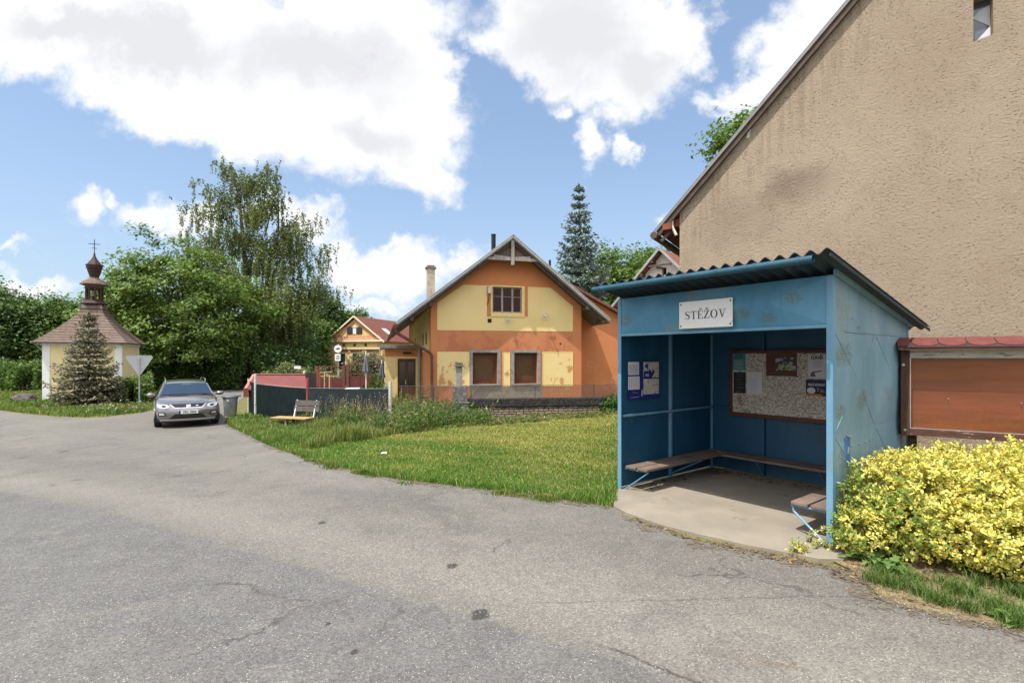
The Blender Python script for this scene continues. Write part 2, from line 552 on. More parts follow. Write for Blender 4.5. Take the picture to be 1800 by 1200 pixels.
# ---------------------------------------------------------------- asphalt
def asphalt():
    m, nt, out = new_mat('worn_asphalt')
    co = obco(nt)
    sp = nt.n.new('ShaderNodeSeparateXYZ'); nt.l.new(co, sp.inputs[0])
    x, y = sp.outputs[0], sp.outputs[1]
    big = nt.noise(co, .35, 5, .6); mid = nt.noise(co, 2.6, 6, .65)
    # side of the newer, darker carriageway: a straight line through the place
    ln = nt.math('ADD', nt.math('MULTIPLY', x, .4905), nt.math('MULTIPLY', y, .8715))
    ln = nt.math('ADD', ln, nt.math('MULTIPLY', nt.math('SUBTRACT', mid, .5), .30))
    main = nt.step(ln, 2.90, 2.79)
    old = nt.mix(nt.ramp(big, (.3, 0.), (.7, 1.)), (.140, .132, .117), (.190, .178, .157))
    old = nt.mix(nt.ramp(mid, (.45, 0.), (.75, .5)), old, (.10, .095, .088))
    new = nt.mix(nt.ramp(mid, (.3, 0.), (.7, 1.)), (.116, .113, .109), (.150, .146, .140))
    light = nt.step(nt.math('ABSOLUTE', nt.math('SUBTRACT', ln, 1.35)), .55, .0)      # paler wheel track
    new = nt.mix(nt.math('MULTIPLY', light, .25), new, (.165, .158, .148))
    col = nt.mix(main, old, new)
    # pale dusty strip beside the join
    dust = nt.step(nt.math('ABSOLUTE', nt.math('SUBTRACT', ln, 3.35)), .6, .0)
    col = nt.mix(nt.math('MULTIPLY', dust, .4), col, (.23, .217, .19))
    # re-laid strip in front of the shelter with a ragged seam
    s2 = nt.math('ADD', nt.math('MULTIPLY', nt.math('SUBTRACT', x, .75), .62), nt.math('MULTIPLY', nt.math('SUBTRACT', y, 2.93), .785))
    s2 = nt.math('ADD', s2, nt.math('MULTIPLY', nt.math('SUBTRACT', nt.noise(co, 5, 5, .7), .5), .16))
    seam = nt.math('MULTIPLY', nt.step(nt.math('ABSOLUTE', s2), .022, .006), nt.step(x, .4, .7))
    col = nt.mix(nt.math('MULTIPLY', seam, .7), col, (.05, .046, .042))
    s3 = nt.math('ADD', nt.math('MULTIPLY', nt.math('SUBTRACT', x, 1.1), .42), nt.math('MULTIPLY', nt.math('SUBTRACT', y, 3.08), .9))
    s3 = nt.math('ADD', s3, nt.math('MULTIPLY', nt.math('SUBTRACT', nt.noise(co, 2, 5, .7), .5), .3))
    mud = nt.math('MULTIPLY', nt.step(nt.math('ABSOLUTE', s3), .07, .0), nt.math('MULTIPLY', nt.step(mid, .38, .62), nt.step(x, .9, 1.5)))
    col = nt.mix(nt.math('MULTIPLY', mud, .55), col, (.15, .11, .075))
    s4 = nt.math('ADD', nt.math('SUBTRACT', y, 3.62), nt.math('MULTIPLY', nt.math('SUBTRACT', nt.noise(co, 3, 6, .7), .5), .18))
    s4 = nt.math('SUBTRACT', s4, nt.math('MULTIPLY', x, .05))
    crack = nt.math('MULTIPLY', nt.step(nt.math('ABSOLUTE', s4), .012, .003), nt.step(x, .0, .4))
    col = nt.mix(nt.math('MULTIPLY', crack, .5), col, (.06, .055, .05))
    # fine wandering cracks and darker patched areas
    wv_ = nt.vmath('ADD', co, nt.vmath('MULTIPLY', nt.vmath('SUBTRACT', nt.noise(co, 1.7, 5, .65, col=True), (.5, .5, .5)), (.9, .9, 0)))
    ck = nt.voro(wv_, .42, feature='DISTANCE_TO_EDGE')
    col = nt.mix(nt.math('MULTIPLY', nt.math('MULTIPLY', nt.step(ck, .010, .003), nt.step(nt.noise(co, .8, 3, .5), .5, .62)), .6), col, (.045, .042, .038))
    pt = nt.step(nt.noise(nt.vmath('ADD', co, (7.3, 2.1, 0)), .55, 6, .62, 1.), .57, .62)
    col = nt.mix(nt.math('MULTIPLY', pt, .22), col, (.075, .073, .071))
    pt = nt.step(nt.noise(nt.vmath('ADD', co, (1.3, 9.1, 0)), .8, 7, .66, .8), .58, .66)
    col = nt.mix(nt.math('MULTIPLY', pt, .20), col, (.24, .222, .19))
    track = nt.step(nt.math('ABSOLUTE', nt.math('SUBTRACT', nt.math('ADD', ln, nt.math('MULTIPLY', nt.math('SUBTRACT', big, .5), .8)), 4.6)), .5, .1)
    col = nt.mix(nt.math('MULTIPLY', track, .22), col, (.085, .08, .074))
    # oil spots
    for (ox, oy, orr) in ((-.212, 3.47, .075), (-.5, 4.28, .06), (-.93, 3.03, .03), (-1.2, 3.35, .02), (-2.0, 5.4, .05)):
        dv_ = nt.vmath('LENGTH', nt.vmath('MULTIPLY', nt.vmath('SUBTRACT', co, (ox, oy, 0)), (1, .8, 0)), out=1)
        dd = nt.math('ADD', dv_, nt.math('MULTIPLY', nt.math('SUBTRACT', nt.noise(co, 14, 4, .6), .5), orr))
        col = nt.mix(nt.math('MULTIPLY', nt.step(dd, orr, orr * .6), .8), col, (.035, .033, .032))
    # the aggregate: stones of many tones, dark gaps, a few bright chips
    st = nt.node('ShaderNodeTexVoronoi', out=1, Vector=co, Scale=95.)
    tone = nt.node('ShaderNodeSeparateColor', out=0, i0=st)
    col = nt.mix(.62, col, nt.mix(1., col, nt.ramp(tone, (0., .45), (.5, .97), (.88, 1.25), (1., 1.8)), 'MULTIPLY'))
    g = nt.noise(co, 190, 3, .7)
    col = nt.mix(nt.step(g, .60, .72), col, nt.mix(1., col, (.42, .41, .4), 'MULTIPLY'))
    chips = nt.voro(co, 42.)
    chipn = nt.noise(co, 7, 2, .5)
    col = nt.mix(nt.math('MULTIPLY', nt.step(chips, .19, .10), nt.step(chipn, .42, .6)), col, (.52, .49, .43))
    h = nt.math('ADD', nt.voro(co, 95.), nt.math('MULTIPLY', g, .7))
    bsdf(nt, out, col, .88, 0, nt.bump(h, .55, .006), .25)
    return m


def G2(*pp): return [gp(*p)[:2] for p in pp]


LAWN_EDGE = G2((1075, 892), (1010, 884), (940, 872), (860, 862), (780, 853), (700, 844), (650, 834), (600, 823), (550, 810), (500, 794), (465, 780), (440, 767), (420, 757), (402, 749), (397, 740))
ROADP = [(20, -6), (7, 1.25)] + G2((1800, 1114), (1640, 1080), (1545, 1055), (1500, 1005), (1440, 992), (1385, 982), (1230, 950), (1100, 910)) + LAWN_EDGE \
    + G2((404, 722), (424, 702), (440, 693), (470, 688), (520, 683)) + [(-14, 42), (-19, 42)] + G2((400, 684), (340, 692), (285, 712), (272, 721), (240, 727), (190, 733), (150, 735), (100, 733), (50, 728), (0, 722), (-200, 712)) + [(-60, 34), (-60, -30), (20, -30)]
road = sheet('road', densify(ROADP, .14, .03, 3), asphalt(), .010, .6)

# packed soil where turf meets asphalt
def soil():
    m, nt, out = new_mat('packed_soil'); co = obco(nt)
    n1 = nt.noise(co, 9, 6, .65); n2 = nt.noise(co, 3.2, 5, .6); n3 = nt.noise(co, 28, 5, .7)
    col = nt.mix(nt.ramp(n1, (.3, 0.), (.7, 1.)), (.10, .075, .05), (.22, .175, .125))
    p = bsdf(nt, out, col, .95, 0, nt.bump(n3, .6, .02), .1)
    tr = nt.n.new('ShaderNodeBsdfTransparent'); mx = nt.n.new('ShaderNodeMixShader')
    nt.l.new(nt.step(nt.math('ADD', nt.math('MULTIPLY', n2, .35), nt.math('MULTIPLY', n3, .9)), .60, .72), mx.inputs[0])
    nt.l.new(tr.outputs[0], mx.inputs[1]); nt.l.new(p.outputs[0], mx.inputs[2]); nt.l.new(mx.outputs[0], out.inputs[0])
    return m
SOILM = soil()
def strip(name, line, w0, w1, mat, lift, seed=2):
    rr = random.Random(seed); L = []; Rr = []
    pts = []
    for i in range(len(line) - 1):
        a, b = Vector(line[i]), Vector(line[i + 1]); n = max(1, int((b - a).length / .12))
        pts += [a.lerp(b, k / n) for k in range(n)]
    pts.append(Vector(line[-1]))
    mb = MB()
    for i, p in enumerate(pts):
        d = (pts[min(i + 1, len(pts) - 1)] - pts[max(i - 1, 0)]).normalized(); n = Vector((-d.y, d.x))
        for w in (w0 * rr.uniform(.2, 1.6), -w1 * rr.uniform(.2, 1.6)):
            q = p + n * w; mb.v.append((q.x, q.y, zg(q.x, q.y) + lift))
    for i in range(len(pts) - 1):
        mb.f.append([2 * i, 2 * i + 1, 2 * i + 3, 2 * i + 2]); mb.m.append(0)
    o = mb.build(name, mat, kind='structure', recalc=False)
    if sum(p.normal.z for p in o.data.polygons) < 0: o.data.flip_normals()
    return o


strip('soil_edge', LAWN_EDGE, .12, .09, SOILM, .016, 2)
strip('soil_edge', G2((1100, 912), (1230, 953), (1385, 985), (1440, 995), (1500, 1008), (1545, 1058), (1640, 1083), (1800, 1116), (2000, 1170)), .05, .16, SOILM, .016, 4)

# concrete slab under and before the shelter
CONC = M('pale_concrete', (.25, .218, .172), .85, .14, 2.2, .25, 70, dirt=(.20, .17, .125), dthr=.60, dscale=3)
SH = Fr(1.406, 6.73, .03, math.atan2(-.789, .614))
SW, SD = 2.53, 2.2
slab_px = [gp(*p)[:2] for p in ((1440, 988), (1385, 977), (1310, 962), (1230, 944), (1160, 926), (1100, 905), (1078, 893), (1080, 880))]
slab_pts = slab_px + [tuple(SH.W(-.04, .05)[:2]), tuple(SH.W(-.04, SD)[:2]), tuple(SH.W(SW + .04, SD)[:2]), tuple(SH.W(SW + .06, 0)[:2]), gp(1490, 975)[:2], gp(1482, 988)[:2]]
mb = MB().prism(densify(slab_pts, .15, .006, 5), lambda x, y, d: (x, y, d), -.12, .03)
mb.build('concrete_pavement', CONC, kind='structure')

# ================================================================ grass
def grass(name, poly, n, hfun, colfun, seed, wid=.0014, lean=.5, minw=.004, dens_near=True, keep=None):
    rng = np.random.default_rng(seed)
    P = np.array(poly); x0, y0 = P.min(0); x1, y1 = P.max(0)
    xs, ys = [], []
    got = 0
    while got < n:
        x = rng.uniform(x0, x1, n); y = rng.uniform(y0, y1, n)
        k = inpoly_np(x, y, poly)
        if dens_near:
            d = np.maximum(3.5, np.hypot(x, y)); k &= rng.random(n) < np.minimum(1, (6.5 / d) ** 1.3)
        if keep is not None: k &= keep(x, y, rng)
        xs.append(x[k]); ys.append(y[k]); got += k.sum()
    x = np.concatenate(xs)[:n]; y = np.concatenate(ys)[:n]
    z = zg_np(x, y)
    h = hfun(x, y, rng); d = np.hypot(x, y)
    w = np.maximum(minw, wid * d) * rng.uniform(.7, 1.3, n)
    az = rng.uniform(0, 2 * np.pi, n); le = rng.uniform(.1, 1, n) * lean * h
    dx, dy = np.cos(az), np.sin(az)
    ph = az + np.pi / 2 + rng.normal(0, .5, n)
    ex, ey = np.cos(ph) * w / 2, np.sin(ph) * w / 2
    b0 = np.stack([x - ex, y - ey, z - .01], 1); b1 = np.stack([x + ex, y + ey, z - .01], 1)
    mx, my = x + dx * le * .35, y + dy * le * .35
    m0 = np.stack([mx - ex * .8, my - ey * .8, z + h * .6], 1); m1 = np.stack([mx + ex * .8, my + ey * .8, z + h * .6], 1)
    t = np.stack([x + dx * le, y + dy * le, z + h], 1)
    V = np.stack([b0, b1, m1, m0, t], 1).reshape(-1, 3)
    i = np.arange(n) * 5
    T = np.concatenate([np.stack([i, i + 1, i + 2], 1), np.stack([i, i + 2, i + 3], 1), np.stack([i + 3, i + 2, i + 4], 1)])
    c = colfun(x, y, rng)
    return tag(np_mesh(name, V, T, GRASSM, np.repeat(c, 5, axis=0)), None, None, None, 'stuff')


def nz(x, y, s, off=0.):
    return np.array([noise.fractal((a * s + off, b * s, 3.7 + off), 1., 2., 4) for a, b in zip(x, y)])


def lerpc(a, b, t):
    t = np.clip(t, 0, 1)[:, None]; return np.array(a) * (1 - t) + np.array(b) * t


EDGE = np.array(LAWN_EDGE)
def edge_dist(x, y):
    best = np.full(len(x), 1e9)
    for a, b in zip(EDGE[:-1], EDGE[1:]):
        ab = b - a; t = np.clip(((x - a[0]) * ab[0] + (y - a[1]) * ab[1]) / (ab @ ab), 0, 1)
        best = np.minimum(best, np.hypot(x - a[0] - t * ab[0], y - a[1] - t * ab[1]))
    return best


FENCE_BASE = G2((440, 736), (560, 744), (686, 752), (760, 748), (823, 738))
LAWNP = LAWN_EDGE + FENCE_BASE + G2((950, 732), (1090, 724)) + [(4.2, 14.), (3.35, 8.3), tuple(SH.W(-.06, SD)[:2]), tuple(SH.W(-.06, .0)[:2]), gp(1085, 882)[:2]]


def lawn_h(x, y, rng):
    e = edge_dist(x, y); n = nz(x, y, .9)
    h = .034 + .024 * np.clip(n, -.5, 1) + .03 * np.clip(nz(x, y, 2.6, 4.), 0, 1) + .06 * np.exp(-(e / .35) ** 2) * rng.random(len(x))
    wet = np.clip((-x - 4.2) / 2.5, 0, 1)                         # uncut towards the bench
    h += wet * .10 * rng.random(len(x))
    sd = np.abs((x - 1.406) * .614 - (y - 6.73) * .789)           # tufts the mower missed along the shelter
    h += .10 * np.exp(-(sd / .22) ** 2) * rng.random(len(x))
    return np.maximum(.015, h) * rng.uniform(.6, 1.3, len(x))


def lawn_c(x, y, rng):
    e = edge_dist(x, y)
    n = nz(x, y, .55, 3.); n2 = nz(x * .5 + y * .9, (y * .5 - x * .9) * .25, 1.6, 9.)
    dry = np.clip(.02 + .75 * np.clip((e - 1.5) / 2.6, 0, 1) * 1.0 + .55 * n + .45 * n2 - .8 * np.clip((-x - 3.0) / 3., 0, 1), 0, 1) * np.clip(e / .6, .25, 1)
    c = lerpc((.10, .21, .026), (.38, .37, .085), dry * .76 + rng.normal(0, .16, len(x)))
    straw = rng.random(len(x)) < .08 + .14 * dry
    c[straw] = np.array((.50, .42, .20))
    return c * rng.uniform(.7, 1.3, (len(x), 1))


grass('lawn_grass', LAWNP, 230000, lawn_h, lawn_c, 11, .00115, .8)
# long unmown grass along the fence and the far road edge
LONGP = LAWN_EDGE[8:] + FENCE_BASE + G2((790, 748), (700, 766), (600, 782), (540, 790))
grass('long_grass', LONGP, 26000,
      lambda x, y, r: np.clip(.20 + .22 * nz(x, y, .8), .08, .5) * r.uniform(.5, 1.25, len(x)),
      lambda x, y, r: lerpc((.10, .195, .03), (.30, .28, .10), .28 + .5 * nz(x, y, .6, 5.) + r.normal(0, .25, len(x))) * r.uniform(.7, 1.3, (len(x), 1)), 12, .0013, .6, keep=lambda x, y, r: r.random(len(x)) < .5 + 1.1 * nz(x, y, 1.4, 7.))
# grass island round the chapel
ISLE = G2((270, 721), (240, 726), (190, 732), (150, 734), (100, 732), (50, 727), (0, 721), (-160, 714)) + [(-36, 27), (-36, 31), (-26, 34), (-20, 31)] + G2((330, 694), (285, 711))
grass('verge_grass', ISLE, 30000,
      lambda x, y, r: np.clip(.14 + .12 * nz(x, y, .5), .04, .4) * r.uniform(.5, 1.3, len(x)),
      lambda x, y, r: lerpc((.10, .19, .03), (.28, .28, .085), .35 + .6 * nz(x, y, .4, 5.) + r.normal(0, .2, len(x))) * r.uniform(.7, 1.3, (len(x), 1)), 13, .0015, .6, dens_near=False)
# verge below the yellow bush: clumps of green in dry mown hay
BUSHV = G2((1470, 990), (1505, 1006), (1548, 1056), (1640, 1081), (1800, 1114), (2100, 1190)) + [(5.6, 3.2), (4.6, 4.4), (3.3, 5.0), (2.97, 4.6)]
DRYM = M('dry_thatch', (.20, .155, .095), .95, .4, 12, .8, 60, spec=.1, dirt=(.11, .085, .055), dthr=.56, dscale=10)
sheet('dry_ground', densify(BUSHV, .15, .02, 8), DRYM, .012, .3)
CLUMPS = [gp(*p)[:2] + (r,) for p, r in (((1540, 1025), .12), ((1575, 1032), .15), ((1600, 1022), .12), ((1620, 1048), .10), ((1660, 1030), .07), ((1720, 1030), .08), ((1650, 1060), .13), ((1690, 1045), .16), ((1700, 1075), .10), ((1760, 1075), .16), ((1790, 1100), .16), ((1740, 1010), .12), ((1690, 1005), .10), ((1800, 1050), .18), ((1550, 1010), .09))]
def clumpy(x, y, r):
    k = np.zeros(len(x))
    for cx, cy, cr in CLUMPS: k = np.maximum(k, .9 * np.exp(-(((x - cx) ** 2 + (y - cy) ** 2) / cr ** 2 * 3.4)))
    return r.random(len(x)) < k
grass('verge_grass', BUSHV, 3800, lambda x, y, r: r.uniform(.03, .125, len(x)),
      lambda x, y, r: lerpc((.05, .115, .018), (.15, .21, .05), r.random(len(x))), 14, .0013, 1.2, .0045, False, clumpy)
grass('dry_hay', BUSHV, 16000, lambda x, y, r: r.uniform(.004, .032, len(x)),
      lambda x, y, r: lerpc((.20, .15, .075), (.52, .41, .22), r.random(len(x))), 15, .001, 4.0, .003, False)


def litter(name, poly, n, seed, smin=.012, smax=.035, pal=((.20, .11, .05), (.34, .22, .11), (.12, .07, .04)), lift=.02, keep=None):
    """fallen leaves and twigs lying on the ground"""
    rng = np.random.default_rng(seed); P = np.array(poly); x0, y0 = P.min(0); x1, y1 = P.max(0)
    x = rng.uniform(x0, x1, n * 8); y = rng.uniform(y0, y1, n * 8)
    k = inpoly_np(x, y, poly)
    if keep is not None: k &= keep(x, y, rng)
    x = x[k][:n]; y = y[k][:n]; n = len(x)
    C = np.stack([x, y, zg_np(x, y) + lift], 1); a = rng.uniform(0, 6.28, n); L = rng.uniform(smin, smax, n)[:, None]
    d = np.stack([np.cos(a), np.sin(a), rng.normal(0, .25, n)], 1); e = np.stack([-np.sin(a), np.cos(a), rng.normal(0, .3, n)], 1)
    W = L * rng.uniform(.15, .6, n)[:, None]
    V = np.stack([C - d * L, C - e * W, C + d * L, C + e * W], 1).reshape(-1, 3)
    V[:, 2] = np.maximum(V[:, 2], np.repeat(C[:, 2] - .004, 4))
    col = np.array(pal)[rng.integers(0, len(pal), n)] * rng.uniform(.7, 1.3, (n, 1))
    return tag(np_mesh(name, V, np.arange(n * 4).reshape(n, 4), LEAF, np.repeat(col, 4, axis=0)), None, None, None, 'stuff')


back = [tuple(SH.W(*p)[:2]) for p in ((.1, SD - .45), (1.2, SD - .35), (2.3, SD - .3), (2.4, SD - .06), (.1, SD - .06))]
litter('fallen_leaves', back, 420, 21, lift=.036)
litter('fallen_leaves', [tuple(SH.W(*p)[:2]) for p in ((.06, .1), (.28, .1), (.3, 1.3), (.06, 1.4))], 120, 22, lift=.036)
litter('fallen_leaves', densify(G2((1090, 905), (1230, 948), (1385, 980), (1440, 991), (1500, 1004), (1530, 1040), (1500, 1030), (1440, 1003), (1385, 992), (1230, 957), (1100, 915)), .3), 330, 23, .008, .03, lift=.024)
litter('fallen_leaves', BUSHV, 500, 24, .008, .03, lift=.022)

# loose grit along the broken asphalt edge
def edge_band(line, w):
    out = [tuple(p) for p in line]; back = []
    for i, p in enumerate(line):
        a, b = Vector(line[max(0, i - 1)]), Vector(line[min(len(line) - 1, i + 1)]); d = (b - a).normalized(); back.append((p[0] + d.y * w, p[1] - d.x * w))
    return out + back[::-1]
GRITPAL = ((.30, .27, .22), (.20, .18, .15), (.40, .36, .30), (.12, .11, .10))
EDGEP = edge_band(LAWN_EDGE[:10], -.30)
grass('edge_tufts', EDGEP, 9000, lambda x, y, r: np.clip(.05 + .10 * nz(x, y, 2.2, 3.), .012, .2) * r.uniform(.5, 1.3, len(x)),
      lambda x, y, r: lerpc((.075, .155, .02), (.30, .27, .09), .25 + .6 * nz(x, y, 1.5, 5.) + r.normal(0, .2, len(x))) * r.uniform(.7, 1.3, (len(x), 1)), 16, .0013, .9,
      keep=lambda x, y, r: r.random(len(x)) < np.clip(.30 + 1.7 * nz(x, y, 1.3, 11.), 0, 1) * np.exp(-(edge_dist(x, y) / .12) ** 2))
litter('loose_grit', edge_band(LAWN_EDGE[:9], -.28), 1500, 31, .004, .013, GRITPAL, .016)
litter('loose_grit', edge_band(LAWN_EDGE[:9], .20), 900, 32, .004, .014, GRITPAL, .02)
litter('loose_grit', G2((1500, 1010), (1545, 1062), (1640, 1090), (1800, 1126), (1800, 1105), (1640, 1075), (1540, 1045), (1520, 1005)), 700, 33, .003, .010, GRITPAL, .022)

# turf between the notice case, the beige house and the road, mostly out of the picture
SIDEP = [(5.4, 3.1), (4.9, 4.2), (4.2, 5.6), (5.2, 6.2), (6.6, 6.0), (9.5, 4.2), (12.5, 2.2), (12.5, -1.2), (9., .45), (7., 1.4)]
grass('verge_grass', SIDEP, 22000, lambda x, y, r: np.clip(.07 + .07 * nz(x, y, .8), .02, .25) * r.uniform(.5, 1.3, len(x)),
      lambda x, y, r: lerpc((.07, .15, .02), (.30, .27, .09), .35 + .6 * nz(x, y, .6, 5.) + r.normal(0, .2, len(x))) * r.uniform(.7, 1.3, (len(x), 1)), 18, .0016, .8)
# ================================================================ bus shelter
def blue_paint(name, base, pale, worn=.62, seed=0., spots=()):
    m, nt, out = new_mat(name)
    co = nt.vmath('ADD', obco(nt), (seed, seed * .7, 0))
    n1 = nt.noise(nt.vmath('MULTIPLY', co, (1, 1, .45)), 2.2, 6, .62)
    col = nt.mix(nt.ramp(n1, (.32, 0.), (.68, 1.)), base, pale)
    streak = nt.noise(nt.vmath('MULTIPLY', co, (9, 9, .5)), 2., 5, .6)
    col = nt.mix(nt.math('MULTIPLY', nt.step(streak, .55, .8), .45), col, tuple(x * .6 for x in base))
    big = nt.noise(co, 1.3, 3, .5); fine = nt.noise(co, 26, 6, .7)
    peel = nt.math('MULTIPLY', nt.step(big, worn, worn + .08), nt.step(fine, .46, .54))
    col = nt.mix(nt.math('MULTIPLY', peel, .6), col, (.22, .215, .13))
    rust = nt.math('MULTIPLY', nt.step(nt.noise(co, 2.6, 3, .5), .62, .74), nt.step(nt.noise(co, 45, 5, .7), .52, .60))
    col = nt.mix(nt.math('MULTIPLY', rust, .8), col, (.20, .095, .04))
    for (ux, uy, uz, ur) in spots:                  # flaked places showing old green-grey coats
        dd = nt.vmath('LENGTH', nt.vmath('MULTIPLY', nt.vmath('SUBTRACT', obco(nt), (ux, uy, uz)), (1, 1, 1.5)), out=1)
        k_ = nt.math('MULTIPLY', nt.step(nt.math('ADD', dd, nt.math('MULTIPLY', nt.math('SUBTRACT', nt.noise(co, 7, 5, .7), .5), ur * 1.6)), ur, ur * .5), nt.step(nt.noise(co, 55, 4, .7), .47, .53))
        col = nt.mix(nt.math('MULTIPLY', k_, .8), col, (.10, .115, .06))
    bsdf(nt, out, col, .5, 0, nt.bump(nt.math('ADD', fine, nt.math('MULTIPLY', n1, 2.)), .25, .006), .45)
    return m


BLUE_F = blue_paint('blue_paint_front', (.05, .185, .30), (.10, .27, .395), .60, 3., ((1.33, 0, 2.16, .16), (1.68, 0, 2.19, .12), (1.95, 0, 2.12, .1), (.10, 0, 2.2, .14), (2.2, 0, 2.3, .12)))
BLUE_S = blue_paint('blue_paint_side', (.125, .24, .325), (.205, .335, .415), .58, 11., ((2.53, .25, 1.75, .22), (2.53, .25, .75, .2), (2.53, .1, .4, .25), (2.53, .7, 1.3, .18), (2.53, .15, 1.2, .15)))
BLUE_I = blue_paint('blue_paint_inside_shade', (.007, .058, .122), (.016, .09, .17), .74, 5.)  # shelter paint darkened, so the interior's shade is in the colour
BLUE_P = blue_paint('blue_paint_posts', (.10, .245, .37), (.17, .335, .46), .62, 8.)
ROOFM = M('dark_corrugated_sheet', (.016, .034, .046), .65, .35, 3, .2, 40, dirt=(.07, .065, .06), dthr=.6, dscale=3)
GUTM = M('blue_gutter_paint', (.018, .075, .115), .55, .25, 4, .1, 40)
BENCHW = M('weathered_bench_board', (.165, .118, .095), .8, .35, 3, .5, 30, stretch=(1, 1, 4))

sh = at(SH, 'bus_shelter', 'blue sheet metal bus shelter with corrugated lean-to roof, open front and bench inside', 'bus shelter')
ZR = lambda v: 2.60 - .185 * (v + .45)          # underside of the roof
ZF = ZR(0) - .035


def crease(mb, A, B, C_, D, out, inset=None):
    """sheet panel with diagonal stiffening creases: corners A,B,C,D, pushed out in the middle"""
    A, B, C_, D, out = map(Vector, (A, B, C_, D, out))
    if inset is None:
        m = (A + B + C_ + D) / 4 + out
        if out.length > .02:                       # pressed ribs along the creases
            for q in (A, B, C_, D): mb.bar(q.lerp(m, .06) + out * .05, m - out * .1, .006, .006)
        mb.poly(A, B, m); mb.poly(B, C_, m); mb.poly(C_, D, m); mb.poly(D, A, m)
    else:
        l = (A + D) / 2; r = (B + C_) / 2
        p = l.lerp(r, inset) + out; q = l.lerp(r, 1 - inset) + out
        mb.poly(A, B, q, p); mb.poly(B, C_, q); mb.poly(C_, D, p, q); mb.poly(D, A, p)


# fascia (two skins so that it has thickness)
mb = MB()
crease(mb, (.03, -.004, 2.03), (SW - .03, -.004, 2.03), (SW - .03, -.004, ZF), (.03, -.004, ZF), (0, -.045, 0), .22)
mb.poly((.03, .012, 2.03), (SW - .03, .012, 2.03), (SW - .03, .012, ZF), (.03, .012, ZF))
mb.poly((.03, -.004, 2.03), (.03, .012, 2.03), (SW - .03, .012, 2.03), (SW - .03, -.004, 2.03))
mb.poly((.03, -.004, ZF), (.03, .012, ZF), (SW - .03, .012, ZF), (SW - .03, -.004, ZF))
mb.build('fascia_panel', BLUE_F, sh, recalc=False)
MB().box(.03, -.012, 1.995, SW - .03, .03, 2.028).build('lintel_rail', BLUE_P, sh, bevel=.004)

# side walls and back wall, each bay creased
for side, u, sg in (('side_panel', 0.0, -1), ('side_panel', SW, 1)):
    for k, (z0, z1) in enumerate(((.0, .965), (.965, 2.0))):
        pass
    mi, me_ = MB(), MB()
    for v0, v1 in ((.03, SD / 2), (SD / 2, SD - .03)):
        for z0, z1 in ((.02, 1.0), (1.0, 1.97)):
            crease(me_, (u + sg * .004, v0, z0), (u + sg * .004, v1, z0), (u + sg * .004, v1, z1), (u + sg * .004, v0, z1), (sg * .024, 0, 0))
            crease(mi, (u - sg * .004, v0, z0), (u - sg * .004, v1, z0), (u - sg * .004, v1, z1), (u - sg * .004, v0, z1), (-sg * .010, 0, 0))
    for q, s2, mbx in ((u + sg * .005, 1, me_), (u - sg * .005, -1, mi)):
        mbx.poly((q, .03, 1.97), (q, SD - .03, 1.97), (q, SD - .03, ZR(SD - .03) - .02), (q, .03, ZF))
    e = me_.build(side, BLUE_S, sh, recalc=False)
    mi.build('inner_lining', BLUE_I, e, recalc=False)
    # overlapped seam at lintel height, seen from outside
    MB().box(u + sg * .004, .3, 1.962, u + sg * .012, SD - .1, 1.975).build('seam', BLUE_S, e)
mb = MB()
for u0, u1 in ((.03, .84), (.84, 1.68), (1.68, SW - .03)):
    for z0, z1 in ((.02, .95), (.95, 1.9)):
        crease(mb, (u0, SD - .004, z0), (u1, SD - .004, z0), (u1, SD - .004, z1), (u0, SD - .004, z1), (0, -.010, 0))
mb.poly((.03, SD - .004, 1.9), (SW - .03, SD - .004, 1.9), (SW - .03, SD - .004, ZR(SD) - .01), (.03, SD - .004, ZR(SD) - .01))
mb.box(.03, SD, .02, SW - .03, SD + .006, ZR(SD) - .012)
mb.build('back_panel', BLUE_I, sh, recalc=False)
# angle-iron posts
for u, v, zt in ((0, 0, ZF), (SW, 0, ZF), (0, SD, ZR(SD) - .02), (SW, SD, ZR(SD) - .02)):
    du = .045 if u == 0 else -.045; dv_ = .045 if v == 0 else -.045
    m_ = MB().box(u - du * .25, v - dv_ * .3, -.03, u + du, v + dv_ * .02, zt)
    m_.box(u - du * .25, v + dv_ * .02, -.03, u - du * .06, v + dv_, zt)
    m_.build('post', BLUE_P, sh, bevel=.003)
for u, v in ((.02, SD / 2), (SW - .02, SD / 2), (.84, SD - .03), (1.68, SD - .03)):
    MB().box(u - .02, v - .02, 0, u + .02, v + .02, ZR(v) - .03).build('post', BLUE_I if v > 1.5 else BLUE_P, sh, bevel=.003)
for u in (.028, SW - .028):
    MB().bar((u, .04, .95), (u, SD - .04, .95), .03, .03).build('wall_rail', BLUE_P, sh, bevel=.003)
MB().bar((.04, SD - .03, .95), (SW - .04, SD - .03, .95), .03, .03).build('wall_rail', BLUE_I, sh, bevel=.003)

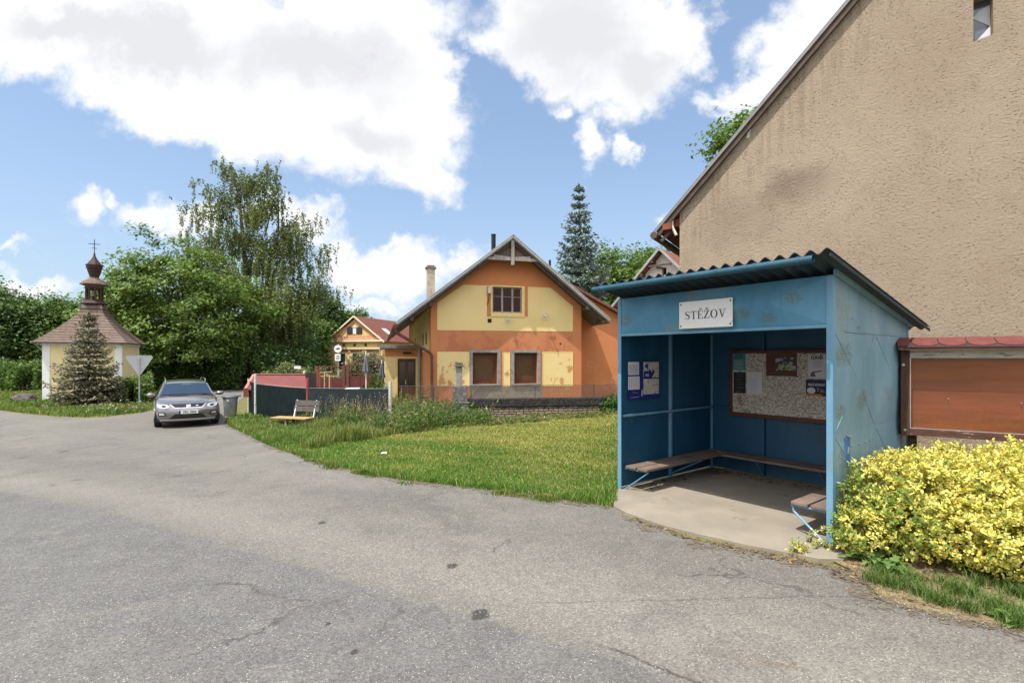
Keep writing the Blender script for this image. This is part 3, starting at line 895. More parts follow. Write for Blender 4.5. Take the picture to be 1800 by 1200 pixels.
# corrugated roof
mb = MB(); n = 260; u0, u1 = -.03, SW + .15; v0, v1 = -.45, SD + .32; pitch = .131
for i in range(n + 1):
    u = u0 + (u1 - u0) * i / n
    hgt = .022 * math.sin(2 * math.pi * u / pitch)
    for v in (v0, v1):
        mb.v += [(u, v, ZR(v) + .032 + hgt), (u, v, ZR(v) + .026 + hgt)]
for i in range(n):
    a = i * 4; b = a + 4
    for f in ((a, b, b + 2, a + 2), (a + 1, a + 3, b + 3, b + 1), (a, a + 1, b + 1, b), (a + 2, b + 2, b + 3, a + 3)):
        mb.f.append(list(f)); mb.m.append(0)
mb.f += [[0, 2, 3, 1], [n * 4, n * 4 + 1, n * 4 + 3, n * 4 + 2]]; mb.m += [0, 0]
roof = mb.build('roof', ROOFM, sh, smooth=True)
for v in (.35, 1.2, SD - .1):
    MB().box(.0, v - .02, ZR(v) - .06, SW, v + .02, ZR(v) - .006).build('purlin', BLUE_I, sh)
# verge strip on the right, bent over the sheet edge
MB().bar((u1 - .01, v0 + .02, ZR(v0) - .0), (u1 - .01, v1, ZR(v1) - .0), .012, .035).build('verge_trim', ROOFM, sh, bevel=.003)
MB().bar((SW + .03, .0, ZR(0) - .005), (SW + .03, SD, ZR(SD) - .005), .04, .05).build('top_rail', BLUE_S, sh)
# pipe gutter along the front edge, open at the end
gz_ = ZR(-.45) - .028
mb = MB().tube([(-.03, -.46, gz_), (SW + .02, -.46, gz_)], .034, 14, caps=False)
mb.tube([(-.03, -.46, gz_), (SW + .02, -.46, gz_)], .028, 14, caps=False)
g = mb.build('gutter', GUTM, sh, smooth=True)
for k in range(7):
    u = .08 + k * .39
    MB().tube([(u, -.46, gz_), (u + .022, -.46, gz_)], .039, 14).box(u + .004, -.47, gz_ + .03, u + .018, -.2, gz_ + .038).build('gutter_bracket', GUTM, g)

# bench round three sides: two boards each
BZ = .30
def bench(boards, struts, name='bench'):
    b = empty(name, (0, 0, 0)); b.parent = sh
    for (a0, b0, a1, b1) in boards:
        MB().box(a0, b0, BZ - .032, a1, b1, BZ).build('bench_board', BENCHW, b, bevel=.005)
    for p in struts:
        MB().tube(p, .011, 6).build('strut', BLUE_P, b)
bench([(.05, .07, .21, SD - .08), (.235, .07, .39, SD - .3)], [[(.04, .05, -.02), (.39, .1, BZ - .045), (.02, .1, BZ - .045)], [(.04, SD / 2, .06), (.36, SD / 2 + .25, BZ - .045), (.03, SD / 2 + .25, BZ - .045)]])
bench([(.21, SD - .21, SW - .21, SD - .05), (.39, SD - .39, SW - .39, SD - .235)], [[(.84, SD - .05, .05), (.9, SD - .36, BZ - .045), (.9, SD - .03, BZ - .045)], [(1.68, SD - .05, .05), (1.7, SD - .36, BZ - .045), (1.7, SD - .03, BZ - .045)]])
bench([(SW - .21, .05, SW - .05, SD - .08), (SW - .39, .05, SW - .235, SD - .3)],
      [[(SW - .385, .08, BZ - .04), (SW - .37, .075, BZ - .10), (SW - .1, .03, -.0), (SW - .03, .01, -.02)], [(SW - .38, .09, BZ - .045), (SW - .03, .09, BZ - .045)], [(SW - .04, SD / 2, .06), (SW - .36, SD / 2 + .2, BZ - .045)]])
# latch plate on the right outside wall
lp = MB().box(SW + .012, .27, .70, SW + .022, .37, .95).build('latch_plate', M('latch_blue', (.04, .13, .33), .5, .2), sh, bevel=.002)
for z in (.685, .965): MB().tube([(SW + .01, .33, z), (SW + .045, .33, z)], .014, 8).build('bolt', GALV, lp)
MB().tube([(SW + .02, .315, .80), (SW + .03, .315, .86)], .008, 6).build('latch', GALV, lp)
for v, z in ((.42, .86), (.62, .86), (.8, .86), (.9, .87), (.1, .55), (.45, 2.1), (.62, 2.02)): MB().tube([(SW + .004, v, z), (SW + .034, v, z)], .008, 6).build('rivet', GALV, sh)

# ---------------------------------------------------------------- enamel place-name plate on the fascia
uA, zA = SH.pix(1194, 580, -.06); uB, zB = SH.pix(1288, 522, -.06)
SGW, SGH = uB - uA, zB - zA - .015
sg_ = empty('name_plate', SH.W((uA + uB) / 2, -.058, zA + .012), SH.a, 'white enamel name plate reading STĚŽOV in black serif capitals on the shelter fascia', 'sign')
ENAM = M('white_enamel', (.72, .72, .69), .3, .05, 4, .03, 40, dirt=(.58, .47, .33), dthr=.66, dscale=5, spec=.6)
BLACKL = M('black_lettering', (.015, .017, .03), .45, .1, 4, 0)
MB().box(-SGW / 2, -.006, 0, SGW / 2, .006, SGH).build('plate', ENAM, sg_, bevel=.003)
def serif_letters():
    L = {}
    R4 = lambda a, b, c, d: [(a, b), (c, b), (c, d), (a, d)]
    caron = lambda x: [[(x - .22, 1.30), (x - .11, 1.30), (x + .02, 1.15), (x, 1.07), (x - .05, 1.07)], [(x + .22, 1.30), (x + .11, 1.30), (x - .02, 1.15), (x, 1.07), (x + .05, 1.07)]]
    L['T'] = (.84, [R4(.02, .94, .82, 1.0), R4(.34, .03, .50, .97), R4(.22, 0, .62, .045), [(.02, .72), (.05, .72), (.12, .95), (.02, .95)], [(.82, .72), (.79, .72), (.72, .95), (.82, .95)]])
    L['Ě'] = (.76, [R4(.10, .0, .26, 1.), R4(.0, .955, .70, 1.), R4(.0, 0, .74, .05), R4(.2, .49, .52, .535), R4(.50, .38, .54, .645), [(.70, .74), (.67, .74), (.60, .96), (.70, .96)], [(.76, .28), (.73, .28), (.62, .04), (.74, .04)]] + caron(.40))
    L['Ž'] = (.76, [R4(.04, .945, .72, 1.), R4(0, 0, .74, .055), [(.0, .03), (.19, .03), (.72, .97), (.53, .97)], [(.04, .74), (.07, .74), (.14, .96), (.04, .96)], [(.76, .28), (.73, .28), (.62, .04), (.74, .04)]] + caron(.40))
    ring = []
    for k in range(28):
        a, b = 2 * math.pi * k / 28, 2 * math.pi * (k + 1) / 28
        o = lambda t: (.47 + .47 * math.cos(t), .5 + .525 * math.sin(t)); i_ = lambda t: (.47 + .29 * math.cos(t), .5 + .475 * math.sin(t))
        ring.append([o(a), o(b), i_(b), i_(a)])
    L['O'] = (.95, ring)
    L['V'] = (.92, [[(.10, .97), (.28, .97), (.52, .12), (.44, -.02)], [(.76, .97), (.82, .97), (.50, -.02), (.44, -.02)], R4(.0, .955, .40, 1.), R4(.62, .955, .96, 1.)])
    sp = [(.60, .70), (.585, .86), (.50, .955), (.36, .985), (.20, .95), (.11, .85), (.10, .73), (.17, .62), (.32, .54), (.48, .46), (.58, .36), (.60, .24), (.54, .11), (.42, .03), (.27, .01), (.12, .06), (.05, .16), (.03, .32)]
    wd = [.03, .045, .06, .05, .07, .11, .14, .16, .17, .17, .16, .14, .11, .07, .05, .06, .045, .03]
    q = []
    for k in range(len(sp) - 1):
        (x0, y0), (x1, y1) = sp[k], sp[k + 1]; d = math.hypot(x1 - x0, y1 - y0); n0 = (-(y1 - y0) / d, (x1 - x0) / d)
        a, b = wd[k] / 2, wd[k + 1] / 2
        q.append([(x0 + n0[0] * a, y0 + n0[1] * a), (x1 + n0[0] * b, y1 + n0[1] * b), (x1 - n0[0] * b, y1 - n0[1] * b), (x0 - n0[0] * a, y0 - n0[1] * a)])
        q.append([(x1 + b * math.cos(t), y1 + b * math.sin(t)) for t in [k2 * math.pi / 4 for k2 in range(8)]])
    L['S'] = (.68, q)
    return L
LT = serif_letters(); word = 'STĚŽOV'
tot = sum(LT[c][0] for c in word) + .12 * 5
ch = .76 * SGW / tot; x = -.385 * SGW + .005; zb = SGH * .34
mb = MB()
off = 0
for ci, c in enumerate(word):
    for pi, poly in enumerate(LT[c][1]):
        yv = -.0075 - .00004 * (off % 25); off += 1
        mb.poly(*[(x + px * ch, yv, zb + pz * ch) for px, pz in poly])
    x += (LT[c][0] + .12) * ch
mb.build('lettering', BLACKL, sg_, recalc=False)
for a in (-1, 1):
    for z in (.03, SGH - .03):
        MB().tube([(a * (SGW / 2 - .025), -.006, z), (a * (SGW / 2 - .025), -.010, z)], .009, 8).build('screw', DARK, sg_)

# ---------------------------------------------------------------- chipboard notice board inside, with posters
def chipboard():
    m, nt, out = new_mat('chipboard'); co = obco(nt)
    a = nt.noise(nt.vmath('MULTIPLY', co, (1, 1, 1.4)), 34, 4, .7, 1.5); b = nt.noise(co, 3, 4, .6)
    col = nt.ramp(a, (.38, (.075, .06, .048)), (.47, (.38, .335, .28)), (.58, (.72, .67, .58)))
    col = nt.mix(nt.step(b, .55, .75), col, nt.mix(1., col, (.75, .55, .45), 'MULTIPLY'))
    bsdf(nt, out, col, .85, 0, nt.bump(a, .4, .004)); return m
vb = SD - .075
u0, z0 = SH.pix(1285, 726, vb); uT, zT = SH.pix(1285, 618, vb); u1 = SW - .08
nb = empty('notice_board', SH.W((u0 + u1) / 2, vb, z0), SH.a, 'speckled chipboard notice board with red-brown frame on the back wall inside the shelter', 'notice board')
W2 = (u1 - u0) / 2; HH = zT - z0
MB().box(-W2, 0, 0, W2, .02, HH).build('board', chipboard(), nb)
for a in ((-W2 - .02, -.016, -.03, W2 + .02, .03, .028), (-W2 - .02, -.016, HH - .028, W2 + .02, .03, HH + .02)):
    MB().box(*a).build('frame_rail', TERRARED, nb, bevel=.004)
for a in ((-W2 - .02, -.014, .028, -W2 + .026, .03, HH - .028), (W2 - .026, -.014, .028, W2 + .02, .03, HH - .028)):
    MB().box(*a).build('frame_stile', TERRARED, nb, bevel=.004)

PAPER = lambda n, c, **k: M(n, c, .6, .05, 6, .08, 30, **k)
WHITEP = PAPER('white_paper', (.62, .60, .63)); INK = PAPER('black_ink', (.02, .02, .022))
def poster(px0, py0, px1, py1, mat, label, cat='poster', fr=SH, v=None, z_fix=None, name='poster'):
    """a sheet pinned on the board between two photo corners; returns its empty and size"""
    v = vb - .004 if v is None else v
    a, b = fr.pix(px0, py1, v); c, d = fr.pix(px1, py0, v)
    a2, b2 = fr.pix(px0, py0, v)
    e = empty(name, fr.W((a + c) / 2, v, b), fr.a, label, cat)
    w, h = (c - a) / 2, ((d - b) + (b2 - b)) / 2
    mb = MB(); nn = 6
    rr = random.Random(int(px0))
    for s_ in range(2):
        for i in range(nn + 1):
            for j in range(nn + 1):
                mb.v.append((-w + 2 * w * i / nn, -.003 - .0015 * s_ - rr.random() * .0008, h * j / nn))
    for s_ in range(2):
        o_ = s_ * (nn + 1) ** 2
        for i in range(nn):
            for j in range(nn):
                k = o_ + i * (nn + 1) + j; mb.f.append([k, k + nn + 1, k + nn + 2, k + 1]); mb.m.append(0)
    mb.build('sheet', mat, e, recalc=False)
    return e, w, h
def lines(e, w, x0, x1, zs, mat, th=.004, seed=1, y=-.0065):
    rr = random.Random(seed); mb = MB()
    for z in zs:
        a = x0 + rr.random() * .1 * (x1 - x0); b = x1 - rr.random() * .3 * (x1 - x0)
        mb.box(a * w, y - .0008, z, b * w, y, z + th)
    mb.build('print', mat, e)
TEAL = PAPER('teal_paper', (.055, .25, .31)); BLKP = PAPER('black_paper', (.02, .018, .018)); NAVY = PAPER('navy_paper', (.012, .02, .055))
PALE = PAPER('pale_print', (.45, .42, .33)); MAROON = PAPER('maroon_print', (.10, .03, .02)); ORNG = PAPER('orange_print', (.50, .22, .03)); LEAFP = PAPER('green_print', (.28, .36, .06))
DBLUE = PAPER('dark_blue_board', (.012, .02, .16)); PURP = PAPER('violet_print', (.20, .18, .24))
e, w, h = poster(1288, 621, 1311, 650, TEAL, 'small teal poster with dark heading at the top left of the shelter notice board')
text_mesh('BOLETY', h * .19, e, INK, facing_front(0, -.007, h * .68), align='CENTER', sx=min(1.2, 1.7 * w / (h * .19 * 3.9)))
text_mesh('LETNÍ', h * .19, e, NAVY, facing_front(0, -.007, h * .83), align='CENTER', sx=1.)
lines(e, w, -.8, .8, [h * k for k in (.55, .46, .37, .28, .16, .08)], PALE, .006, 3)
e, w, h = poster(1290, 654, 1311, 690, BLKP, 'black poster with faint pale lines below the teal poster')
lines(e, w, -.6, .7, [h * k for k in (.9, .8, .66, .55, .42, .3, .22, .1)], PURP, .004, 4)
e, w, h = poster(1313, 653, 1340, 692, WHITEP, 'crumpled white paper sheet in a plastic sleeve right of the black poster', 'notice')
lines(e, w, -.6, .6, [h * (.15 + .08 * k) for k in range(7)], PURP, .0025, 5)
e, w, h = poster(1347, 621, 1401, 660, MAROON, 'dark maroon poster with a photo of flowers in the middle of the notice board')
MB().box(-w * .36, -.0072, h * .24, w * .93, -.006, h * .82).build('photograph', PAPER('photo_pale', (.40, .38, .42), dirt=(.05, .05, .07), dthr=.47, dscale=12), e)
mb = MB(); rr = random.Random(9)
for k in range(22):
    x_, z_ = rr.uniform(-.2, .8) * w, h * rr.uniform(.3, .62); s_ = rr.uniform(.012, .024)
    mb.poly((x_ - s_, -.0078 - k * 1e-4, z_), (x_, -.0078 - k * 1e-4, z_ - s_ * .7), (x_ + s_, -.0078 - k * 1e-4, z_), (x_, -.0078 - k * 1e-4, z_ + s_ * .7))
mb.build('flower_print', LEAFP, e, recalc=False)
lines(e, w, -.9, .9, [h * .09, h * .9], PAPER('olive_print', (.10, .085, .03)), .012, 6)
e, w, h = poster(1421, 623, 1452, 664, WHITEP, 'grey-white concert poster headed KLIKAŘI at the top right of the notice board')
text_mesh('KLIKAŘI', h * .22, e, INK, facing_front(0, -.007, h * .80), align='CENTER', sx=1.75 * w / (h * .22 * 4.6), bold=.0015)
lines(e, w, -.5, .7, [h * k for k in (.70, .63, .55, .48)], PURP, .005, 7)
MB().poly((-w * .8, -.007, .02), (-w * .1, -.007, .02), (-w * .3, -.007, h * .22), (w * .6, -.007, h * .30), (w * .5, -.007, h * .34), (-w * .6, -.007, h * .26)).build('drawing', PAPER('dark_grey_print', (.10, .09, .09)), e, recalc=False)
e, w, h = poster(1417, 667, 1455, 695, NAVY, 'dark blue poster reading MALÁ KOPANÁ with orange strip under the KLIKAŘI poster')
text_mesh('MALÁ KOPANÁ', h * .22, e, WHITEP, facing_front(0, -.007, h * .62), align='CENTER', sx=1.8 * w / (h * .22 * 8.2), bold=.001)
MB().box(-w, -.0072, 0, w * .5, -.006, h * .12).build('stripe', ORNG, e)
mb = MB(); mb.poly(*[(-w * .5 + w * .42 * math.cos(t) * (1 if abs(math.cos(t)) < .8 else .95), -.0074, h * .33 + h * .19 * math.sin(t)) for t in [k * math.pi / 8 for k in range(16)]]); mb.build('label_patch', WHITEP, e, recalc=False)
text_mesh('26.', h * .26, e, PAPER('pink_print', (.55, .28, .30)), facing_front(w * .55, -.007, h * .24), align='CENTER')
text_mesh('10\n11', h * .12, e, WHITEP, facing_front(w * .12, -.007, h * .42), align='CENTER')

# timetable board on the left inner wall (its plane is u = const)
va, zb0 = SH.pixu(1104, 703, .03); vb2, zt0 = SH.pixu(1160, 636, .03)
TF = SH.a + R(90)
tb = empty('timetable_board', SH.W(.028, (va + vb2) / 2, zb0), TF + R(0), 'dark blue timetable board with white sheets on the left inner wall of the shelter', 'timetable')
tw, th_ = abs(vb2 - va) / 2, zt0 - zb0
# local x runs along v (back); readers stand on the +u side, i.e. local -y
MB().box(-tw, -.008, 0, tw, 0, th_).build('board', DBLUE, tb)
def tsheet(px0, py0, px1, py1, lab, mat=WHITEP):
    a, z0_ = SH.pixu(px0, py1, .037); b, z1_ = SH.pixu(px1, py0, .037)
    e = empty('paper_sheet', SH.W(.037, (a + b) / 2, z0_), TF, lab, 'notice', 'sheets on the blue timetable board')
    w_, h_ = abs(b - a) / 2, z1_ - z0_
    MB().box(-w_, -.003, 0, w_, 0, h_).build('sheet', mat, e)
    return e, w_, h_
MAPP = PAPER('map_paper', (.52, .50, .42), dirt=(.16, .15, .14), dthr=.55, dscale=22)
e, w, h = tsheet(1104, 636, 1123, 659, 'white timetable sheet at the top left of the blue board')
mb = MB()
for k in range(9): mb.box(-w * .85, -.0045, h * (.1 + .085 * k), w * .85, -.0035, h * (.1 + .085 * k) + .004)
mb.build('print', PURP, e)
e, w, h = tsheet(1104, 661, 1124, 685, 'white timetable sheet with ruled columns below the top left sheet')
mb = MB()
for k in range(6): mb.box(w * (-.8 + .3 * k), -.0045, h * .08, w * (-.8 + .3 * k) + .005, -.0035, h * .9)
mb.build('print', PURP, e)
e, w, h = tsheet(1131, 636, 1158, 664, 'cream sheet with navy zig-zag drawing at the top right of the blue board', MAPP)
mb = MB()
mb.poly((-w, -.0042, .0), (w * .05, -.0042, 0), (w * .5, -.0042, h * .42), (w * .12, -.0042, h * .5), (w * .1, -.0042, h * .3), (-w * .3, -.0042, h * .62), (-w * .3, -.0042, h * .44), (-w, -.0042, h * .42))
mb.poly((-w * .9, -.0042, h * .75), (-w * .4, -.0042, h * .5), (-w * .5, -.0042, h * .95))
mb.build('drawing', DBLUE, e, recalc=False)
text_mesh('IDOL', h * .22, e, WHITEP, facing_front(-w * .55, -.0055, h * .1), align='CENTER', sx=.7)
e, w, h = tsheet(1131, 665, 1158, 693, 'cream route map sheet at the lower right of the blue board', MAPP)
mb = MB(); rr = random.Random(4)
for k in range(26):
    x_, z_ = rr.uniform(-.9, .8) * w, rr.uniform(.05, .9) * h
    mb.bar((x_, -.004 - k * 2e-5, z_), (x_ + rr.uniform(-.2, .2) * w, -.004 - k * 2e-5, z_ + rr.uniform(-.1, .1) * h), .004, .001)
mb.build('route_lines', PAPER('route_ink', (.12, .11, .12)), e)
mb = MB()
mb.bar((-tw * .9, -.0095, .03), (-tw * .35, -.0095, .035), .012, .002); mb.bar((-tw * .75, -.0095, th_ * .2), (-tw * .45, -.0095, th_ * .17), .02, .002); mb.bar((-tw * .18, -.0095, th_ * .08), (-tw * .18, -.0095, th_ * .25), .012, .002)
mb.build('emblem', WHITEP, tb)
# ================================================================ beige house on the right
BA = math.atan2(-.53, .85)
BH = Fr(2.80, 8.55, -.05, BA)
def roughcast():
    m, nt, out = new_mat('roughcast_render'); co = obco(nt)
    a = nt.noise(co, 30, 8, .78); f = nt.noise(co, 85, 4, .7); c = nt.noise(co, .55, 5, .6); d = nt.noise(co, 2.6, 5, .6)
    col = nt.mix(nt.ramp(c, (.3, 0.), (.7, 1.)), (.47, .365, .27), (.56, .45, .34))
    col = nt.mix(nt.math('MULTIPLY', nt.step(d, .50, .72), .5), col, (.44, .34, .25))
    col = nt.mix(nt.math('MULTIPLY', nt.step(nt.noise(co, 1.0, 5, .65), .54, .68), .45), col, (.58, .46, .34))
    # old damp stain, rain streaks under the verge
    for (sx, sz, kx, kz, am, cc) in ((1.75, 4.35, 1.2, 1.9, .75, (.25, .19, .15)), (2.15, 4.15, 1.1, 1.6, .45, (.60, .48, .37)), (.9, 4.0, .8, 1.2, .45, (.32, .245, .185))):
        dv_ = nt.vmath('LENGTH', nt.vmath('MULTIPLY', nt.vmath('SUBTRACT', co, (sx, 0, sz)), (kx, 0, kz)), out=1)
        col = nt.mix(nt.math('MULTIPLY', nt.step(nt.math('ADD', dv_, nt.math('MULTIPLY', nt.math('SUBTRACT', d, .5), 1.3)), .85, .1), am), col, cc)
    sp = nt.n.new('ShaderNodeSeparateXYZ'); nt.l.new(co, sp.inputs[0])
    vd = nt.math('SUBTRACT', nt.math('ADD', nt.math('MULTIPLY', sp.outputs[0], SLP_), 4.28), sp.outputs[2])      # drop below the sloping roof edge
    sk = nt.noise(nt.vmath('MULTIPLY', co, (5, 1, .35)), 2.2, 4, .6)
    col = nt.mix(nt.math('MULTIPLY', nt.math('MULTIPLY', nt.step(vd, 1.6, .1), nt.step(sk, .46, .64)), .5), col, (.30, .23, .175))
    # sharp little pits and crumbs thrown against the wall
    vz = nt.vmath('ADD', nt.vmath('MULTIPLY', co, (1, 1, 1.7)), nt.vmath('MULTIPLY', nt.noise(co, 30, 3, .6, col=True), (.035, .035, .035)))
    p1 = nt.voro(vz, 21.); p2 = nt.voro(nt.vmath('ADD', vz, (3.1, 0, 7.7)), 34.)
    pit = nt.math('MAXIMUM', nt.math('MULTIPLY', nt.step(p1, .30, .12), nt.step(nt.noise(co, 4, 3, .5), .40, .55)), nt.math('MULTIPLY', nt.step(p2, .24, .10), .7))
    col = nt.mix(nt.math('MULTIPLY', pit, .62), col, (.21, .155, .11))
    col = nt.mix(nt.math('MULTIPLY', nt.step(a, .58, .68), .35), col, (.62, .50, .37))
    h = nt.math('SUBTRACT', nt.math('ADD', nt.math('MULTIPLY', a, 1.5), nt.math('MULTIPLY', f, .45)), nt.math('MULTIPLY', pit, .8))
    bsdf(nt, out, col, .95, 0, nt.bump(h, 1., .040), .1); return m
SLP_ = math.tan(R(46.6))
ROUGH = roughcast()
TILE = M('clay_roof_tiles', (.20, .075, .05), .8, .4, 9, .6, 22, dirt=(.12, .09, .075), dthr=.55, dscale=3)
FLASH = M('zinc_flashing', (.34, .355, .37), .5, .15, 4, .08, 40, metal=.5)
WOODD = M('dark_brown_wood', (.085, .06, .045), .85, .4, 5, .4, 30)
WOODR = M('red_stained_wood', (.20, .055, .035), .8, .35, 5, .4, 30)
WOODG = M('grey_weathered_wood', (.30, .28, .26), .85, .3, 4, .5, 30, stretch=(3, 3, .6))
bh = at(BH, 'beige_house', 'big house with a windowless roughcast beige gable wall rising behind the bus shelter', 'house')
HW, SLP, EZ, DEP = 10.6, math.tan(R(46.6)), 4.28, 11.5
rz = EZ + HW / 2 * SLP
wu0, wz0 = BH.pix(1711, 74, 0); wu1, wz1 = BH.pix(1746, 3, 0); wz1 += .12
hole = [(wu0, wz0), (wu1, wz0 + .04), (wu1, wz1), (wu0, wz1)]
mb = MB().prism([(0, -.5), (HW, -.5), (HW, EZ), (HW / 2, rz), (0, EZ)], lambda x, z, d: (x, d, z), 0, .38, [hole])
mb.box(0, .38, -.5, .38, DEP, EZ).box(HW - .38, .38, -.5, HW, DEP, EZ).box(.38, DEP - .38, -.5, HW - .38, DEP, EZ)
mb.build('wall', ROUGH, bh)
w = empty('window', (0, 0, 0)); w.parent = bh
MB().box(wu0 - .02, .16, wz0 - .02, wu1 + .02, .2, wz1 + .02).build('pane', glass_mat('dusty_glass', (.10, .12, .15), .12), w)
mb = MB().poly((wu0, .15, wz0), (wu1, .13, wz0 + .02), (wu1, .15, wz0 + .22), (wu0 + .1, .155, wz0 + .12)).poly((wu0 + .02, .157, wz0 + .38), (wu1, .15, wz0 + .22), (wu1, .156, wz0 + .5), (wu0 + .08, .158, wz0 + .46))
mb.build('torn_sheeting', M('plastic_sheet', (.55, .58, .62), .25, .1), w, recalc=False)
# roof planes with thickness, eave and verge overhangs
mb = MB()
for s_ in (0, 1):
    f = (lambda u: u) if s_ == 0 else (lambda u: HW - u)
    eu = -.36; pr = [(eu, EZ + eu * SLP + .02), (HW / 2, rz + .02), (HW / 2, rz + .10), (eu - .02, EZ + eu * SLP + .09)]
    mb.prism([(f(u), z) for u, z in pr], lambda x, z, d: (x, d, z), -.08, DEP + .1)
mb.build('roof', TILE, bh)
mb = MB()
for s_ in (0, 1):
    f = (lambda u: u) if s_ == 0 else (lambda u: HW - u)
    a = Vector((f(-.42), -.095, EZ - .42 * SLP + .06)); b = Vector((f(HW / 2), -.095, rz + .07))
    mb.bar(a, b, .02, .04)
    mb.bar(a + Vector((0, .03, .03)), b + Vector((0, .03, .03)), .08, .012)
mb.build('verge_flashing', M('dull_zinc', (.20, .205, .21), .6, .2, 4, .08, 40), bh)
mb = MB()
for s_ in (0,):
    mb.bar((-.34, -.045, EZ - .36 * SLP - .02), (HW / 2, -.045, rz - .03), .07, .06)
mb.build('verge_board', WOODD, bh)
mb = MB().box(-.30, .02, EZ - .28, .10, .12, EZ - .16).box(-.26, -.10, EZ - .34, -.12, .3, EZ - .24); mb.build('rafter_end', WOODR, bh)
mb = MB()
mb.tube([(-.40, -.14, EZ - .42), (-.40, DEP, EZ - .42)], .06, 8); mb.build('gutter', WOODD, bh)
MB().tube([(-.16, -.02, EZ - .05), (-.12, -.03, EZ - .16), (-.11, -.03, EZ - .30), (-.05, -.02, EZ - .44)], .022, 8).build('pipe', M('cream_pipe', (.62, .58, .46), .5), bh, smooth=True)
MB().bar((-.30, -.05, EZ - .52), (-.10, .06, EZ - .28), .05, .05).build('bracket', WOODD, bh)
MB().poly((1.02, -.006, 5.22), (1.06, -.006, 5.22), (1.10, -.006, 5.40), (1.06, -.006, 5.42)).build('plaster_scar', WHITEM, bh, recalc=False)

# ================================================================ glazed village notice case on posts
DC = Fr(4.38, 5.80, 0, BA)
u0, zb = DC.pix(1583, 764); _, zt = DC.pix(1580, 611)
dc = at(DC, 'display_case', 'brown glazed display case with red scalloped shingle roof beside the shelter', 'notice case')
CW = 1.95; UX = u0
OLDW = M('peeling_brown_board', (.10, .045, .03), .8, .4, 6, .5, 40, dirt=(.34, .30, .26), dthr=.60, dscale=6, stretch=(1, 1, 5))
STILEW = M('dark_brown_stile', (.075, .032, .022), .75, .35, 6, .5, 40, dirt=(.20, .15, .11), dthr=.66, dscale=8, stretch=(5, 1, 1))
GREYW = M('bleached_board', (.50, .47, .44), .85, .25, 5, .6, 30, dirt=(.22, .19, .18), dthr=.55, dscale=5, stretch=(1, 1, 6))
PANELW = M('orange_brown_plywood', (.30, .088, .034), .55, .28, 2.2, .15, 20, stretch=(.5, 1, 4))
gu0, gz0 = DC.pix(1599, 752); _, gz1 = DC.pix(1597, 629)
MB().box(UX + .05, .07, zb + .02, UX + CW - .05, .10, zt).build('back_panel', PANELW, dc)
m_ = MB().box(UX, -.02, zb, gu0 + .0, .12, zt - .01); m_.build('frame_stile', STILEW, dc, bevel=.004)
MB().box(UX + CW - .09, -.02, zb, UX + CW, .12, zt - .01).build('frame_stile', STILEW, dc, bevel=.004)
MB().box(gu0, -.015, zb + .005, UX + CW - .09, .12, gz0).build('frame_rail', OLDW, dc, bevel=.003)
tr = MB().box(gu0, -.015, gz1, UX + CW - .09, .12, zt - .012).build('frame_rail', GREYW, dc, bevel=.003)
m_, nt, out = new_mat('case_glass')
p1 = nt.n.new('ShaderNodeBsdfTransparent'); p2 = nt.n.new('ShaderNodeBsdfGlossy'); p2.inputs['Roughness'].default_value = .02
fr_ = nt.n.new('ShaderNodeFresnel'); fr_.inputs[0].default_value = 1.5
mx = nt.n.new('ShaderNodeMixShader'); nt.l.new(nt.math('MULTIPLY', fr_.outputs[0], .5), mx.inputs[0]); nt.l.new(p1.outputs[0], mx.inputs[1]); nt.l.new(p2.outputs[0], mx.inputs[2]); nt.l.new(mx.outputs[0], out.inputs[0])
CASEGL = m_
MB().box(gu0 + .001, .0, gz0 + .001, UX + CW - .091, .005, gz1 - .001).build('pane', CASEGL, dc)
mb = MB()
for a in ((gu0 + .001, gz0, gu0 + .010, gz1), (gu0 + .01, gz0, UX + CW - .1, gz0 + .008)): mb.box(a[0], -.011, a[1], a[2], -.002, a[3])
mb.build('glazing_bead', GALV, dc)
for px, py in ((1666, 700), (1794, 708)):
    u, z = DC.pix(px, py, .07); MB().tube([(u, .069, z), (u, .045, z)], .004, 6).tube([(u, .045, z), (u, .041, z)], .008, 8).build('pin', GALV, dc)
for px, py in ((1588, 641), (1591, 755)):
    u, z = DC.pix(px, py, -.02); MB().tube([(u, -.02, z), (u, -.025, z)], .013, 10).build('screw', GALV, dc)
# roof: little boards covered with scalloped shingles
rf = MB().prism([(-.13, zt + .0), (.13, zt + .10), (.30, zt + .0), (.30, zt - .02), (.13, zt + .06), (-.13, zt - .03)], lambda y, z, d: (d, y, z), UX - .03, UX + CW + .03).build('roof', OLDW, dc)
SHING = M('red_bitumen_shingle', (.135, .034, .03), .85, .2, 14, .5, 90); SHEDGE = M('shingle_edge', (.05, .03, .03), .9)
mb = MB(); sw = .235; k = 0; x = UX - .04 - .1
while x < UX + CW:
    pts = [(x + .004, 0), (x + sw - .004, 0)] + [(x + sw / 2 + (sw / 2 - .004) * math.cos(t), 0.012 - .055 * math.sin(t)) for t in [math.pi * j / 10 for j in range(0, 11)]]
    seq = [(x + .004, .14)] + [(x + sw / 2 - (sw / 2 - .004) * math.cos(math.pi * j / 10), -.03 - .095 * math.sin(math.pi * j / 10) + .0) for j in range(11)] + [(x + sw - .004, .14)]
    seq = [(min(UX + CW + .03, max(UX - .035, a)), b) for a, b in seq]
    def f(a, b, d): return (a, -.005 + b * .93, zt + .056 + b * .36 + d)
    mb.mat(0).prism(seq, f, .004, .010) if seq[0][0] < seq[-1][0] - .01 else None
    x += sw
mb.build('shingles', SHING, rf)
MB().prism([(-.137, zt + .006), (.0, zt + .058), (.0, zt + .052), (-.137, zt - .001)], lambda y, z, d: (d, y, z), UX - .032, UX + CW + .032).build('shingle_underlay', SHEDGE, rf)
